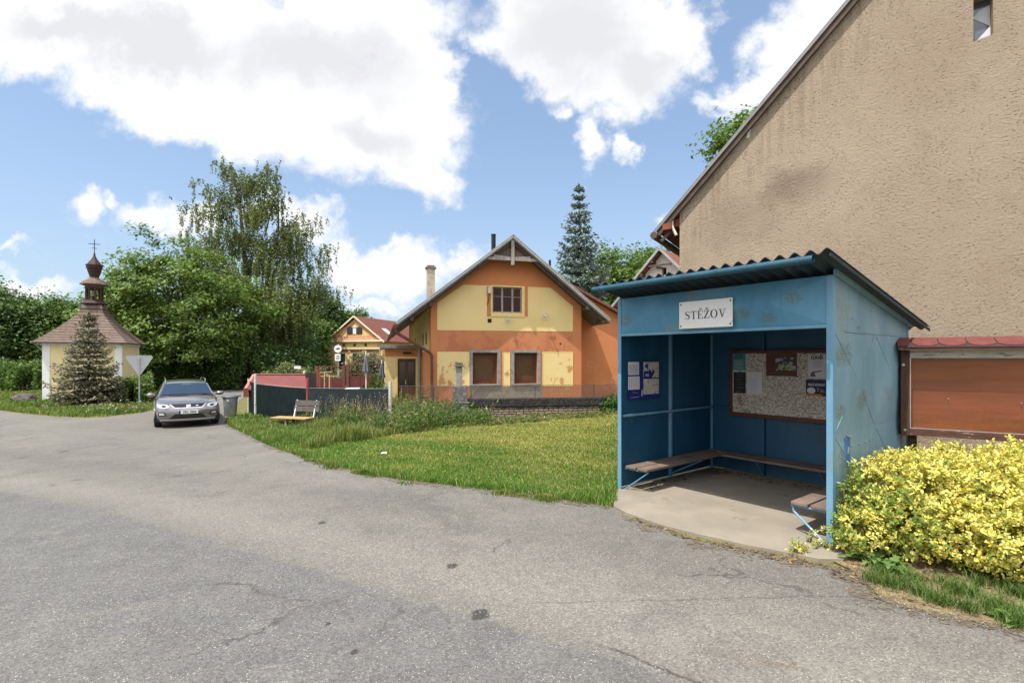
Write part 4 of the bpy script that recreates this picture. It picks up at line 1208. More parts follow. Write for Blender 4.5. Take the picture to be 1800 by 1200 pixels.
for u in (UX + .12, UX + CW - .15):
    MB().box(u - .04, .125, -.2, u + .04, .19, zt - .02).build('post', OLDW, dc, bevel=.004)

# ================================================================ orange and yellow inn
HO = Fr(-3.178, 20.0, -.45, R(14.5))
ho = at(HO, 'village_inn', 'orange and yellow gabled inn with two brown shuttered windows and peeling plaster', 'house')
def facade(name, c1, c2, scar, seed, thr=.60):
    m, nt, out = new_mat(name); co = nt.vmath('ADD', obco(nt), (seed, 0, seed * .3))
    n1 = nt.noise(co, .8, 6, .6); n2 = nt.noise(co, 1.5, 9, .68); n3 = nt.noise(co, 9, 6, .7)
    col = nt.mix(nt.ramp(n1, (.3, 0.), (.7, 1.)), c1, c2)
    z = nt.n.new('ShaderNodeSeparateXYZ'); nt.l.new(obco(nt), z.inputs[0])
    low = nt.step(z.outputs[2], 3.6, 1.2)            # the plaster is worst low down
    col = nt.mix(nt.math('MULTIPLY', nt.step(nt.math('ADD', n2, nt.math('MULTIPLY', low, .10)), thr, thr + .045), .8), col, scar)
    col = nt.mix(nt.math('MULTIPLY', nt.step(n3, .66, .72), .5), col, tuple(x * .62 for x in c1))
    bsdf(nt, out, col, .92, 0, nt.bump(nt.noise(co, 40, 4, .6), .3, .01), .12); return m
ORANGE = facade('orange_render', (.53, .205, .09), (.62, .255, .115), (.66, .32, .18), 0., .68)
ORANGEW = facade('worn_orange_render', (.50, .195, .095), (.58, .245, .12), (.46, .17, .10), 4., .53)
YELLOW = facade('yellow_render', (.78, .60, .28), (.82, .655, .335), (.68, .49, .21), 9., .70)
YELLOWW = facade('worn_yellow_render', (.78, .60, .28), (.82, .655, .335), (.48, .21, .09), 2., .63)
YEDGE = M('pale_yellow_edge', (.78, .60, .26), .9, .08)
GREYR = M('grey_cement', (.27, .265, .26), .9, .25, 5, .5, 40, dirt=(.38, .37, .35), dthr=.62, dscale=6)
RAWC = M('raw_concrete_plinth', (.30, .26, .215), .95, .25, 5, .5, 40)
BROWNF = M('brown_window_frame', (.105, .038, .017), .45, .2, 6, .1); BROWNP = M('brown_blind', (.105, .055, .024), .5, .15, 8, .1, 30)
P = HO.pix
UW = P(1022, 600)[0]; UC = UW / 2 + .02
zap = P(899, 413, -.6)[1]; zel = P(697, 566, -.6)[1]; 
SL = (zap - zel) / (UC - P(697, 566, -.6)[0])
RT = .17                                                # roof thickness
rz_under = lambda u: zap - RT * 1.25 - SL * abs(u - UC)
LEN = 15.
def rect(px0, py0, px1, py1):
    a, b = P(px0, py1); c, d = P(px1, py0); return a, b, c, d
wa = rect(830.6, 619.6, 874.5, 674.8); wb = rect(903.7, 619.6, 944.7, 674.8); wz1 = (wa[3] + wb[3]) / 2; wz0 = (wa[1] + wb[1]) / 2
wa = (wa[0], wz0, wa[2], wz1); wb = (wb[0], wz0, wb[2], wz1)
wt = rect(865.4, 505.5, 917, 549)
H = lambda r: [(r[0], r[1]), (r[2], r[1]), (r[2], r[3]), (r[0], r[3])]
mb = MB().prism([(0, -.3), (UW, -.3), (UW, rz_under(UW)), (UC, rz_under(UC)), (0, rz_under(0))], lambda x, z, d: (x, d, z), 0, .4, [H(wa), H(wb), H(wt)])
mb.box(UW - .4, .4, -.3, UW, LEN, rz_under(UW)).box(.4, LEN - .4, -.3, UW - .4, LEN, rz_under(0))
mb.build('wall', ORANGE, ho)
MB().box(0, .4, -.3, .4, LEN, rz_under(0)).build('wall', ORANGE, ho)
# yellow panel high on the left side wall and its small openings
sw_ = MB().box(-.012, .5, 2.45, 0, LEN - 1, rz_under(0) - .15).build('wall_panel', YELLOW, ho)
for v in (1.6, 3.2, 8.4): MB().box(-.02, v, 2.75, -.012, v + .42, 3.25).build('opening', DARK, sw_)
# painted yellow fields, a little proud of the orange, with a pale edge line
def field(poly, mat, name='wall_panel', holes=()):
    pts = [P(*q) for q in poly]; hs = [[P(*q) for q in h] for h in holes]
    f = lambda x, z, d: (x, d, z)
    o = MB().prism(pts, f, -.004, .0, hs).build(name, mat, ho)
    c = (sum(p[0] for p in pts) / len(pts), sum(p[1] for p in pts) / len(pts)); mb = MB()
    for i in range(len(pts)):
        a, b = pts[i], pts[(i + 1) % len(pts)]
        mb.bar((a[0], -.006, a[1]), (b[0], -.006, b[1]), .006, .035, up=(0, 1, 0)) if False else mb.bar((a[0], -.0065, a[1]), (b[0], -.0065, b[1]), .006, .03)
    mb.build('edge_line', YEDGE, o)
    return o
def bigf(x0, y0, x1, y1): return [(x0, y1), (x1, y1), (x1, y0), (x0, y0)]
field([(768.5, 579.5), (1006.8, 582), (1006.8, 538.8), (967.4, 506), (814.4, 501), (768.5, 532.6)], YELLOW, holes=[bigf(856, 503.6, 927.6, 556)])
field(bigf(768.5, 618.5, 825, 678.5), YELLOWW); field(bigf(884, 619.5, 896.4, 678.5), YELLOWW); field(bigf(953.4, 618.5, 1006.8, 678), YELLOWW)
# worn frieze between the storeys and plinth
a, b = P(768.5, 617.5); c, d = P(1006.8, 584)
MB().box(a, -.003, b, c, 0, d).build('wall_panel', ORANGEW, ho)
MB().box(P(826, 690)[0], -.003, -.3, P(954, 690)[0], 0, wz0 - .05).build('plinth', RAWC, ho)
for r in (wa, wb):
    t = .13
    w = empty('window', (0, 0, 0)); w.parent = ho
    o = [(r[0] - t, r[1] - .05), (r[2] + t, r[1] - .05), (r[2] + t, r[3] + .10), (r[0] - t, r[3] + .10)]
    MB().prism(o, lambda x, z, d: (x, d, z), -.03, .02, [H((r[0] + .002, r[1] + .002, r[2] - .002, r[3] - .002))]).build('surround', GREYR, w)
    MB().box(r[0] - .1, -.06, r[1] - .045, r[2] + .1, .02, r[1] - .0).build('sill', FLASH, w)
    q = (r[0] + .09, r[1] + .09, r[2] - .09, r[3] - .06)
    MB().prism(H((r[0] + .004, r[1] + .004, r[2] - .004, r[3] - .004)), lambda x, z, d: (x, d, z), .12, .2, [H(q)]).build('frame', BROWNF, w)
    MB().box(q[0], .17, q[1], q[2], .19, q[3]).build('blind', BROWNP, w)
    MB().prism(H((q[0] + .002, q[1] + .002, q[2] - .002, q[3] - .002)), lambda x, z, d: (x, d, z), .15, .17, [H((q[0] + .05, q[1] + .05, q[2] - .05, q[3] - .03))]).build('blind_frame', BROWNF, w)
# attic window: three lights, grey frame, yellow and brown surround
w = empty('window', (0, 0, 0)); w.parent = ho
so = rect(862.6, 503.4, 922, 556.4); F3 = lambda x, z, d: (x, d, z)
MB().prism(H(so), F3, -.035, .015, [H(wt)]).build('surround', YEDGE, w)
for (x0, x1) in ((855.8, 862.4), (922.2, 927.6)):
    a, b = P(x0, 556); c, d = P(x1, 504); MB().box(a, -.012, b, c, .004, d).build('side_strip', ORANGE, w)
MB().prism(H(wt), F3, .04, .10, [H((a0, wt[1] + .05, a1, wt[3] - .05)) for a0, a1 in ((wt[0] + .05, wt[0] + (wt[2] - wt[0]) * .31), (wt[0] + (wt[2] - wt[0]) * .37, wt[0] + (wt[2] - wt[0]) * .66), (wt[0] + (wt[2] - wt[0]) * .72, wt[2] - .05))]).build('frame', WOODG, w)
MB().box(wt[0] + .02, .07, wt[1] + .02, wt[2] - .02, .075, wt[3] - .02).build('pane', glass_mat('dark_attic_glass', (.012, .013, .016), .06), w)
MB().bar((wt[0] + .05, .062, wt[1] + .66), (wt[2] - .05, .062, wt[1] + .64), .012, .02).build('curtain_rod', WOODG, w)
# little fittings
mb = MB(); a, b, c, d = rect(857, 560, 864, 567); mb.box(a, -.008, b, c, 0, d); mb.build('vent', DARK, ho)
mb = MB(); u, z = P(985, 604); mb.tube([(u, 0, z), (u, -.01, z)], .04, 8); mb.build('vent', DARK, ho)
def bracket(px, py, L):
    u, z = P(px, py); mb = MB()
    mb.tube([(u, 0, z), (u, -L, z)], .018, 6); mb.tube([(u, -L, z - .06), (u, -L, z + .14)], .02, 6); mb.tube([(u - .12, -L * .6, z + .02), (u + .12, -L * .6, z + .02)], .016, 6)
    mb.tube([(u - .10, -L * .6, z), (u - .12, -L * .6, z + .09)], .02, 6); mb.tube([(u + .1, -L * .6, z), (u + .12, -L * .6, z + .1)], .02, 6)
    mb.build('insulator_bracket', GALV, ho)
bracket(956.5, 557, .32); bracket(892.5, 564, .20)
a, b, c, d = rect(857, 505, 862, 516); mb = MB().box(a, -.14, b, c, -.04, d); mb.build('wall_lamp', M('cream_lamp', (.6, .58, .5), .5), ho, bevel=.01)
MB().tube([(a + .06, -.05, b), (a + .03, -.05, b - .3), (a - .02, -.04, b - .45)], .012, 6).build('cable', DARK, ho)
# roof
RGREY = M('fibre_cement_roof', (.16, .155, .15), .8, .25, 5, .4, 30)
UE = P(697, 566, -.6)[0]; UR = P(1072, 563, -.6)[0]
mb = MB()
for ue in (UE, UR):
    zt_ = zap - SL * abs(ue - UC)
    pr = [(ue, zt_ - RT), (UC, zap - RT), (UC, zap), (ue, zt_)]
    mb.prism(pr, F3, -.6, LEN + .5)
rf = mb.build('roof', RGREY, ho)
mb = MB()
for ue in (UE, UR):
    zt_ = zap - SL * abs(ue - UC)
    mb.bar((ue, -.615, zt_ - .035), (UC, -.615, zap - .035), .03, .10); mb.bar((ue, -.58, zt_ + .02), (UC, -.58, zap + .02), .16, .015)
mb.build('verge_flashing', M('light_zinc', (.52, .54, .56), .5, .15, 4, .08, 40), rf)
mb = MB()
for ue in (UE + .15, UR - .15):
    zt_ = zap - SL * abs(ue - UC)
    mb.bar((ue, -.45, zt_ - RT - .06), (UC, -.45, zap - RT - .06), .09, .13)
for du in (.45, 1.15):
    for s_ in (-1, 1):
        ub = (0 - du + .4) if s_ < 0 else (UW + du - .4)
        mb.box(ub - .06, -.58, zap - SL * abs(ub - UC) - RT - .2, ub + .06, .1, zap - SL * abs(ub - UC) - RT - .06)
mb.build('rafter', WOODD, rf)
# open truss in the gable tip
tz = P(899, 456, -.45)[1]
mb = MB().bar((UC, -.52, zap - RT - .02), (UC, -.52, P(899, 466, -.5)[1]), .12, .12)
mb.bar((UC - 1.15, -.5, tz), (UC + 1.15, -.5, tz), .10, .12)
mb.bar((UC - .0, -.5, zap - .9), (UC + .75, -.5, tz + .1), .07, .09); mb.bar((UC, -.5, zap - .9), (UC - .75, -.5, tz + .1), .07, .09)
mb.build('gable_truss', WOODG, rf)
MB().prism([(UC - 1.0, tz), (UC + 1.0, tz), (UC, zap - RT - .15)], F3, -.40, -.36).build('gable_boarding', M('dark_boarding', (.15, .115, .09), .9, .3, 4, .4, 20, stretch=(6, 1, 1)), rf)
# chimneys and flue
def roofpoint(px, v):  # u on the roof at depth v
    return P(px, 500, v)[0]
v = 7.; u0, z0 = P(751, 516, v); u1, z1 = P(764.5, 467, v)
ch_ = MB().box(u0, v, z0 - 1.2, u1, v + .45, z1 - .14).build('chimney', M('pale_chimney_render', (.42, .36, .28), .95, .25, 4, .4, 30), rf)
MB().box(u0 - .07, v - .07, z1 - .14, u1 + .07, v + .52, z1 - .06).box(u0 + .02, v + .02, z1 - .06, u1 - .02, v + .43, z1 + .03).build('cap', M('brick_cap', (.22, .14, .10), .95), ch_)
v = 4.; u, z = P(867.5, 412, v)
MB().tube([(u, v, z - 1.4), (u, v, z - .02)], .11, 12).tube([(u, v, z - .02), (u, v, z)], .125, 12).build('flue', DARK, rf)
v = 3.; u, z = P(966.5, 457, v)
MB().tube([(u, v, z - 1.), (u, v, z)], .055, 10).build('flue', DARK, rf)
# gutter, leaning downpipe
zl = zap - SL * abs(UE - UC) - RT
gt = MB().tube([(UE - .05, -.62, zl + .02), (UE - .05, LEN + .5, zl + .02)], .085, 10).build('gutter', TERRARED, ho)
c_ = P(759, 622, -.07); e_ = P(759, 696, -.07)
MB().tube([(UE - .05, -.5, zl), (UE + .0, -.45, zl - .22), (c_[0] - .08, -.1, c_[1] + .06), (c_[0], -.07, c_[1] - .06), (e_[0], -.07, -.2)], .06, 8).build('downpipe', M('copper_brown_pipe', (.15, .065, .045), .5, .2), ho, smooth=True)
# lean-to porch on the left side with the door
PV = 4.15
a, zt_ = P(677, 612, PV); c, _ = P(742, 612, PV)
da, db, dc_, dd = (*P(698.8, 700, PV), *P(730.8, 630, PV)); db = .05
po = empty('porch', (0, 0, 0)); po.parent = ho
MB().prism([(a, -.3), (c, -.3), (c, zt_), (a, zt_)], F3, PV, PV + .2, [[(da, -.1), (dc_, -.1), (dc_, dd), (da, dd)]]).box(a, PV + .2, -.3, a + .2, PV + 3.2, zt_).build('wall', YELLOW, po)
MB().box(a - .003, PV - .006, zt_ - .38, c, PV, zt_).build('band', ORANGE, po)
MB().box(a - .25, PV - .3, zt_, c + .1, PV + 3.3, zt_ + .14).build('roof', M('roofing_felt', (.20, .20, .205), .8, .2), po)
mb = MB().prism([(da - .08, -.1), (dc_ + .08, -.1), (dc_ + .08, dd + .1), (da - .08, dd + .1)], F3, PV - .02, PV + .02, [[(da, -.2 + .1), (dc_, -.1 + 0), (dc_, dd), (da, dd)]]) if False else MB()
mb.box(da - .09, PV - .02, -.1, da, PV + .02, dd + .09).box(dc_, PV - .02, -.1, dc_ + .09, PV + .02, dd + .09).box(da, PV - .02, dd, dc_, PV + .02, dd + .09)
mb.build('door_frame', YEDGE, po)
dw = (dc_ - da)
DOORW = M('brown_door_wood', (.115, .035, .018), .5, .25, 5, .2, 30)
gl = [[(da + dw * .12, dd - 1.35), (da + dw * .42, dd - 1.35), (da + dw * .42, dd - .16), (da + dw * .12, dd - .16)], [(da + dw * .58, dd - 1.35), (da + dw * .88, dd - 1.35), (da + dw * .88, dd - .16), (da + dw * .58, dd - .16)]]
do = MB().prism([(da + .004, -.1), (dc_ - .004, -.1), (dc_ - .004, dd - .004), (da + .004, dd - .004)], F3, PV + .05, PV + .1, gl).build('door', DOORW, po)
MB().box(da + .05, PV + .07, dd - 1.4, dc_ - .05, PV + .08, dd - .1).build('pane', glass_mat('door_glass', (.03, .035, .035), .15), do)
MB().box(da + dw * .43, PV + .02, dd - 1.2, da + dw * .47, PV + .05, dd - 1.0).build('handle', GALV, do)
MB().box(da + dw * .3, PV - .12, dd + .22, da + dw * .75, PV, dd + .30).build('lamp', DARK, po)
xx = P(737, 660, PV)[0]; MB().tube([(xx, PV - .06, -.2), (xx, PV - .06, zt_)], .06, 8).build('drainpipe', FLASH, po)
# annexe on the right, set back, tiled roof falling towards us
AV = 1.2; au0 = UW - .1; ax, az = P(1030, 517, AV); bx, bz = P(1083, 547, AV)
sl2 = (az - bz) / (bx - ax); f2 = lambda u: az - sl2 * (u - ax)
AE = bx + 1.1
an = empty('annexe', (0, 0, 0)); an.parent = ho
MB().prism([(au0 + .1, -.3), (AE - .4, -.3), (AE - .4, f2(AE - .4) - .12), (au0 + .1, f2(au0 + .1) - .12)], F3, AV, AV + .3).box(AE - .7, AV + .3, -.3, AE - .4, 7., f2(AE - .4) - .12).build('wall', ORANGE, an)
MB().prism([(au0 + .05, f2(au0 + .05) - .10), (AE, f2(AE) - .10), (AE, f2(AE)), (au0 + .05, f2(au0 + .05))], F3, AV - .3, 7.2).build('roof', TILE, an)

# ================================================================ low stone wall with chain-link in front of the inn
wl = gp(823, 738); SWF = Fr(wl[0], wl[1], wl[2], R(9.))
sw = at(SWF, 'stone_wall', 'low stone garden wall with dark upper courses in front of the inn', 'wall')
ue_, zt1 = SWF.pix(1085, 699); WH = (SWF.pix(830, 701)[1] + zt1) / 2
def stones():
    m, nt, out = new_mat('coursed_rubble'); co = obco(nt)
    br = nt.n.new('ShaderNodeTexBrick'); br.offset = .37; br.squash = .7; br.squash_frequency = 3
    cs = nt.n.new('ShaderNodeSeparateXYZ'); wv_ = nt.noise(co, 3.5, 4, .6, col=True)
    nt.l.new(nt.vmath('ADD', co, nt.vmath('MULTIPLY', nt.vmath('SUBTRACT', wv_, (.5, .5, .5)), (.10, .0, .09))), cs.inputs[0])
    cb = nt.n.new('ShaderNodeCombineXYZ'); nt.l.new(cs.outputs[0], cb.inputs[0]); nt.l.new(cs.outputs[2], cb.inputs[1])
    nt.l.new(cb.outputs[0], br.inputs['Vector'])
    br.inputs['Color1'].default_value = (.24, .20, .155, 1); br.inputs['Color2'].default_value = (.40, .335, .26, 1); br.inputs['Mortar'].default_value = (.07, .055, .045, 1)
    br.inputs['Scale'].default_value = 3.2; br.inputs['Mortar Size'].default_value = .045; br.inputs['Brick Width'].default_value = .75; br.inputs['Row Height'].default_value = .26
    dk = nt.step(nt.math('ADD', cs.outputs[2], nt.math('MULTIPLY', nt.noise(co, 5, 3), .12)), WH * .60, WH * .68)
    col = nt.mix(dk, br.outputs[0], nt.mix(1., nt.ramp(nt.noise(co, 22, 5, .7), (.4, .35), (.62, 1.4)), (.06, .056, .058), 'MULTIPLY'))
    bsdf(nt, out, col, .95, 0, nt.bump(nt.math('SUBTRACT', nt.noise(co, 12, 4), nt.math('MULTIPLY', br.outputs[1], 1.)), .8, .03), .15); return m
STONE = stones()
MB().box(.0, 0, -.4, ue_ + .8, .32, WH * .64).box(-.0, -.03, WH * .64, ue_ + .8, .34, WH).build('wall_body', STONE, sw)
# rendered gate pillar
pu0, pz1 = SWF.pix(801, 638); 
pil = empty('gate_pillar', SWF.W(-.02, 0, 0), SWF.a, 'grey rendered gate pillar with capped slim post standing at the left end of the stone wall', 'pillar')
DKC = M('dark_cement', (.13, .125, .125), .95, .4, 6, .5, 40, dirt=(.26, .25, .23), dthr=.55, dscale=9)
zm = SWF.pix(815, 679)[1]; wpil = (SWF.pix(823, 700)[0] - SWF.pix(797, 700)[0])
MB().box(-wpil + .05, -.04, -.3, .05, .4, zm * .5).box(-wpil + .02, -.07, zm * .5, .08, .43, zm * .5 + .04).box(-wpil + .02, -.02, zm * .5 + .04, .0, .36, zm).build('base', DKC, pil, bevel=.01)
x0 = SWF.pix(803, 660)[0]; x1 = SWF.pix(814, 660)[0]
MB().box(x0, .08, zm, x1, .26, pz1 - .12).build('post', GREYR, pil, bevel=.012)
MB().box(x0 - .05, .03, pz1 - .12, x1 + .05, .31, pz1 - .06).box(x0 - .02, .06, pz1 - .06, x1 + .02, .28, pz1 + .02).build('cap', DKC, pil, bevel=.01)
# chain-link on top of the wall
cf = empty('chain_link_fence', SWF.W(0, .1, WH), SWF.a, 'low grey chain-link fence on top of the stone wall', 'fence')
fz = SWF.pix(900, 677, .1)[1] - WH; L0 = SWF.pix(700, 690, .1)[0]; L1 = ue_ + .2
mb = MB(); st = .085; n = int((L1 - L0) / st)
for i in range(n):
    x = L0 + i * st
    z0_ = 0 if x > 0 else -.55
    hh = fz - z0_
    if x + hh < L1: mb.bar((x, 0, z0_), (x + hh, 0, fz), .008, .016); mb.bar((x + hh, .008, z0_), (x, .008, fz), .006, .007)
mb.build('wire_mesh', M('rusty_wire', (.10, .085, .075), .8), cf)
mb = MB()
for x in (L0 + .1, L0 + 1.1, .1, 2.2, 4.2, L1 - .1): mb.tube([(x, .02, -.6 if x < 0 else 0), (x, .02, fz + .02)], .018, 6)
mb.build('post', DKC, cf)
MB().tube([(L0, 0, fz), (L1, 0, fz)], .006, 5).build('top_wire', DKC, cf)

# ================================================================ far yellow house
YH = Fr(*wp(577, 690, 60.)[:2], -.9, R(-17))
yh = at(YH, 'yellow_house', 'far pale yellow house with pink trim, triple arched attic window and dark red roof', 'house')
PY = YH.pix
yw = PY(672, 600)[0]; ze = PY(577, 599)[1]; za = PY(623, 558)[1]; yc = yw / 2
YL = M('yellow_stucco', (.68, .50, .21), .9, .08, 3, .1); PINK = M('pink_trim', (.58, .30, .19), .9, .1); CREAM = M('cream_cornice', (.76, .66, .48), .9, .06); DRED = M('dark_red_tiles', (.15, .05, .035), .85, .25, 3, .4, 12)
MB().prism([(0, -1), (yw, -1), (yw, ze), (yc, za - .15), (0, ze)], F3, 0, .4).box(0, .4, -1, .4, 11, ze).box(yw - .4, .4, -1, yw, 11, ze).build('wall', YL, yh)
mb = MB()
for s_ in (-1, 1):
    ue = yc + s_ * (yc + .35); zz = ze - .28
    mb.prism([(ue, zz), (yc, za), (yc, za + .18), (ue, zz + .18)], F3, -.25, 13.)
yr = mb.build('roof', DRED, yh)
mb = MB()
for s_ in (-1, 1):
    ue = yc + s_ * (yc + .38); mb.bar((ue, -.27, ze - .2), (yc, -.27, za + .13), .06, .16)
mb.build('bargeboard', CREAM, yr)
mb = MB()
for s_ in (-1, 1):
    ue = yc + s_ * (yc - .25); mb.bar((ue, -.03, ze + .28), (yc, -.03, za - .5), .05, .26)
mb.box(.3, -.05, ze + .12, yw - .3, 0, ze + .55)
for x0, x1 in ((.18, .42), (.5, .7), (yw - .7, yw - .5), (yw - .42, yw - .18)): mb.box(x0, -.04, -.5, x1, 0, ze - 1.15)
mb.box(0, -.035, ze - .35, .62, 0, ze - .75); mb.box(yw - .62, -.035, ze - .75, yw, 0, ze - .35)
mb.build('trim', PINK, yh)
MB().box(-.25, -.28, ze - .14, yw + .25, 0, ze + .06).box(-.03, -.08, ze - .98, yw + .03, 0, ze - .82).build('cornice', CREAM, yh)
mb = MB()
for k in range(3):
    u = yc + (k - 1) * 1.45 ; mb.tube([(u, 0, ze - .5), (u, -.05, ze - .5)], .17, 10)
mb.build('vent', TERRARED, yh)
for k, w_ in ((-1, .30), (0, .22), (1, .30)):
    c = yc + k * .62; pts = [(c - w_, ze + .75), (c + w_, ze + .75)] + [(c + w_ * math.cos(t), ze + 1.25 + w_ * math.sin(t)) for t in [math.pi * j / 8 for j in range(9)]]
    wn = MB().prism([(c + (x - c) * 1.25, ze + .75 + (z - ze - .75) * 1.08) for x, z in pts], F3, -.05, 0).build('window', TERRARED, yh)
    MB().prism(pts, F3, -.06, -.052).build('pane', WHITEM if k == 0 else glass_mat('far_glass', (.05, .05, .06), .1), wn)
mb = MB().tube([(yc, -.04, za - 1.05), (yc, -.0, za - 1.05)], .2, 14); mb.build('medallion', CREAM, yh)
for px in (601, 626, 655):
    c = PY(px, 630)[0]; z0, z1 = ze - 3.3, ze - 1.5
    wn = MB().prism(bigf(0, 0, 1, 1) and [(c - .62, z0 - .1), (c + .62, z0 - .1), (c + .62, z1 + .12), (c - .62, z1 + .12)], F3, -.04, 0, [[(c - .45, z0), (c + .45, z0), (c + .45, z1), (c - .45, z1)]]).build('window', CREAM, yh)
    MB().box(c - .8, -.16, z1 + .3, c + .8, 0, z1 + .42).build('hood', TERRARED, wn)
    MB().box(c - .45, -.02, z0, c + .45, -.005, z1).build('pane', DARK, wn)
# roof light on the right slope
def onslope(v, t): return (yc + t * (yc + .35), v, za + .2 - t * (za - ze + .28))
mb = MB(); a, b = onslope(3.2, .45), onslope(3.2, .68); mb.add([onslope(2.8, .45), onslope(3.8, .45), onslope(3.8, .68), onslope(2.8, .68)], [(0, 1, 2, 3)])
mb.build('roof_light', WHITEM, yr, recalc=False)

# ================================================================ white house beyond the shelter roof
WHF = Fr(*wp(1112, 600, 30.)[:2], -.3, R(-40))
wh = at(WHF, 'white_house', 'white gabled house with red tiled roof between the beige wall and the blue spruce', 'house')
PW = WHF.pix
au, az_ = PW(1160, 436, -.4); bl, bz_ = PW(1108, 500, -.4); slw = (az_ - bz_) / (au - bl)
WHP = M('white_plaster', (.74, .72, .69), .9, .05, 3, .15, 30)
hw = 3.0; ez = az_ - slw * hw - .2
c, z1 = PW(1166, 483); c0 = c
wr = [(c0 - .08, PW(1166, 484)[1]), (c0 + .18, PW(1166, 484)[1]), (c0 + .18, PW(1166, 470)[1]), (c0 - .08, PW(1166, 470)[1])]
MB().prism([(au - hw + .6, -.3), (au + hw - .6, -.3), (au + hw - .6, ez + .6 * slw), (au, az_ - .2), (au - hw + .6, ez + .6 * slw)], F3, 0, .35, [wr]).box(au - hw + .6, .35, -.3, au - hw + .95, 8, ez + .6 * slw - .1).box(au + hw - .95, .35, -.3, au + hw - .6, 8, ez + .6 * slw - .1).build('wall', WHP, wh)
wn = MB().prism(wr, F3, .1, .14, [[(wr[0][0] + .05, wr[0][1] + .05), (wr[1][0] - .05, wr[0][1] + .05), (wr[1][0] - .05, wr[2][1] - .05), (wr[0][0] + .05, wr[2][1] - .05)]]).build('window', WOODG, wh)
MB().box(wr[0][0] + .02, .14, wr[0][1] + .02, wr[1][0] - .02, .15, wr[2][1] - .02).build('pane', DARK, wn)
def tiles():
    m, nt, out = new_mat('red_interlocking_tiles'); co = obco(nt)
    sp = nt.n.new('ShaderNodeSeparateXYZ'); nt.l.new(co, sp.inputs[0])
    a = nt.math('FRACT', nt.math('MULTIPLY', sp.outputs[2], 4.2)); n = nt.noise(co, 6, 5, .6)
    col = nt.mix(nt.ramp(n, (.35, 0.), (.65, 1.)), (.20, .075, .05), (.31, .13, .09)); col = nt.mix(nt.step(a, .25, .02), col, (.05, .025, .02))
    bsdf(nt, out, col, .85, 0, nt.bump(a, .6, .04), .2); return m
RTILE = tiles()
mb = MB()
for s_ in (-1, 1):
    ue = au + s_ * hw; zz = az_ - slw * hw
    mb.prism([(ue, zz - .12), (au, az_ - .12), (au, az_), (ue, zz)], F3, -.5, 8.5)
wrf = mb.build('roof', RTILE, wh)
mb = MB()
for s_ in (-1, 1): mb.bar((au + s_ * hw, -.52, az_ - slw * hw - .03), (au, -.52, az_ - .03), .03, .13)
mb.build('bargeboard', FLASH, wrf)
mb = MB()
for t in (.45, 1.1, 1.7):
    mb.box(au - t - .06, -.5, az_ - slw * t - .32, au - t + .06, .1, az_ - slw * t - .18)
mb.box(au - .9, -.46, az_ - 1.0, au + .65, -.36, az_ - .9)
mb.build('rafter', WOODD, wrf)
MB().tube([(au - .35, -.1, az_ - 1.0), (au + .0, -.06, az_ - 1.06), (au + .02, -.05, az_ - 1.2), (au + .02, -.05, 1.)], .045, 8).build('downpipe', WOODD, wh)
# ================================================================ wayside chapel
cx_, cy_ = (166 - CX) / F * 28.2, 28.2
CHZ = zg(cx_, cy_) - .02
S_ = 3.27; CHF = Fr(cx_, cy_, CHZ, R(23.))
chp = at(CHF, 'wayside_chapel', 'small yellow and white chapel with brown shingled roof and open wooden lantern', 'chapel')
hh_ = S_ / 2; EH = 3.12
CYEL = M('chapel_yellow', (.78, .645, .36), .9, .06, 2, .15, 30); CWHITE = M('chapel_white', (.80, .80, .80), .85, .05, 2, .1, 30)
MB().box(-hh_, -hh_, -.3, hh_, hh_, EH).build('wall', CYEL, chp)
mb = MB(); pw = .31
for a in (-1, 1):
    for b in (-1, 1):
        x0, y0 = a * (hh_ + .03), b * (hh_ + .03)
        mb.box(x0, y0, -.1, x0 - a * pw, y0 - b * .10, EH - .12)
for a in (-1, 1):
    mb.box(-hh_ - .1, a * (hh_ + .1), EH - .22, hh_ + .1, a * (hh_ - .02), EH + .04).box(a * (hh_ + .1), -hh_ - .1, EH - .225, a * (hh_ - .02), hh_ + .1, EH + .035)
mb.box(-.36, -hh_ - .03, .85, .36, -hh_ + .02, 1.65)
mb.build('pilaster', CWHITE, chp, bevel=.01)
MB().box(-hh_ - .09, -hh_ - .09, -.3, hh_ + .09, hh_ + .09, .02).build('plinth', M('chapel_plinth', (.33, .24, .19), .95), chp)
def shingles():
    m, nt, out = new_mat('wooden_shingles'); co = obco(nt)
    sp = nt.n.new('ShaderNodeSeparateXYZ'); nt.l.new(co, sp.inputs[0])
    br = nt.noise(nt.vmath('MULTIPLY', co, (9, 9, 1)), 1.2, 4, .7); n = nt.noise(co, 1.3, 4, .6)
    col = nt.mix(nt.ramp(br, (.3, 0.), (.7, 1.)), (.095, .066, .052), (.20, .145, .12)); col = nt.mix(nt.math('MULTIPLY', nt.step(n, .5, .7), .4), col, (.20, .165, .14))
    bsdf(nt, out, col, .85, 0, nt.bump(br, .5, .02), .2); return m
SHM = shingles()
DKW = M('dark_wood_and_lap_shade', (.042, .020, .016), .7, .35, 6, .3, 30)
prof = [(hh_ + .32, EH - .06), (hh_ + .02, EH + .22), (hh_ - .28, EH + .52), (hh_ - .58, EH + .86), (hh_ - .89, EH + 1.22), (hh_ - 1.13, EH + 1.58), (hh_ - 1.21, EH + 2.0)]
mb = MB()
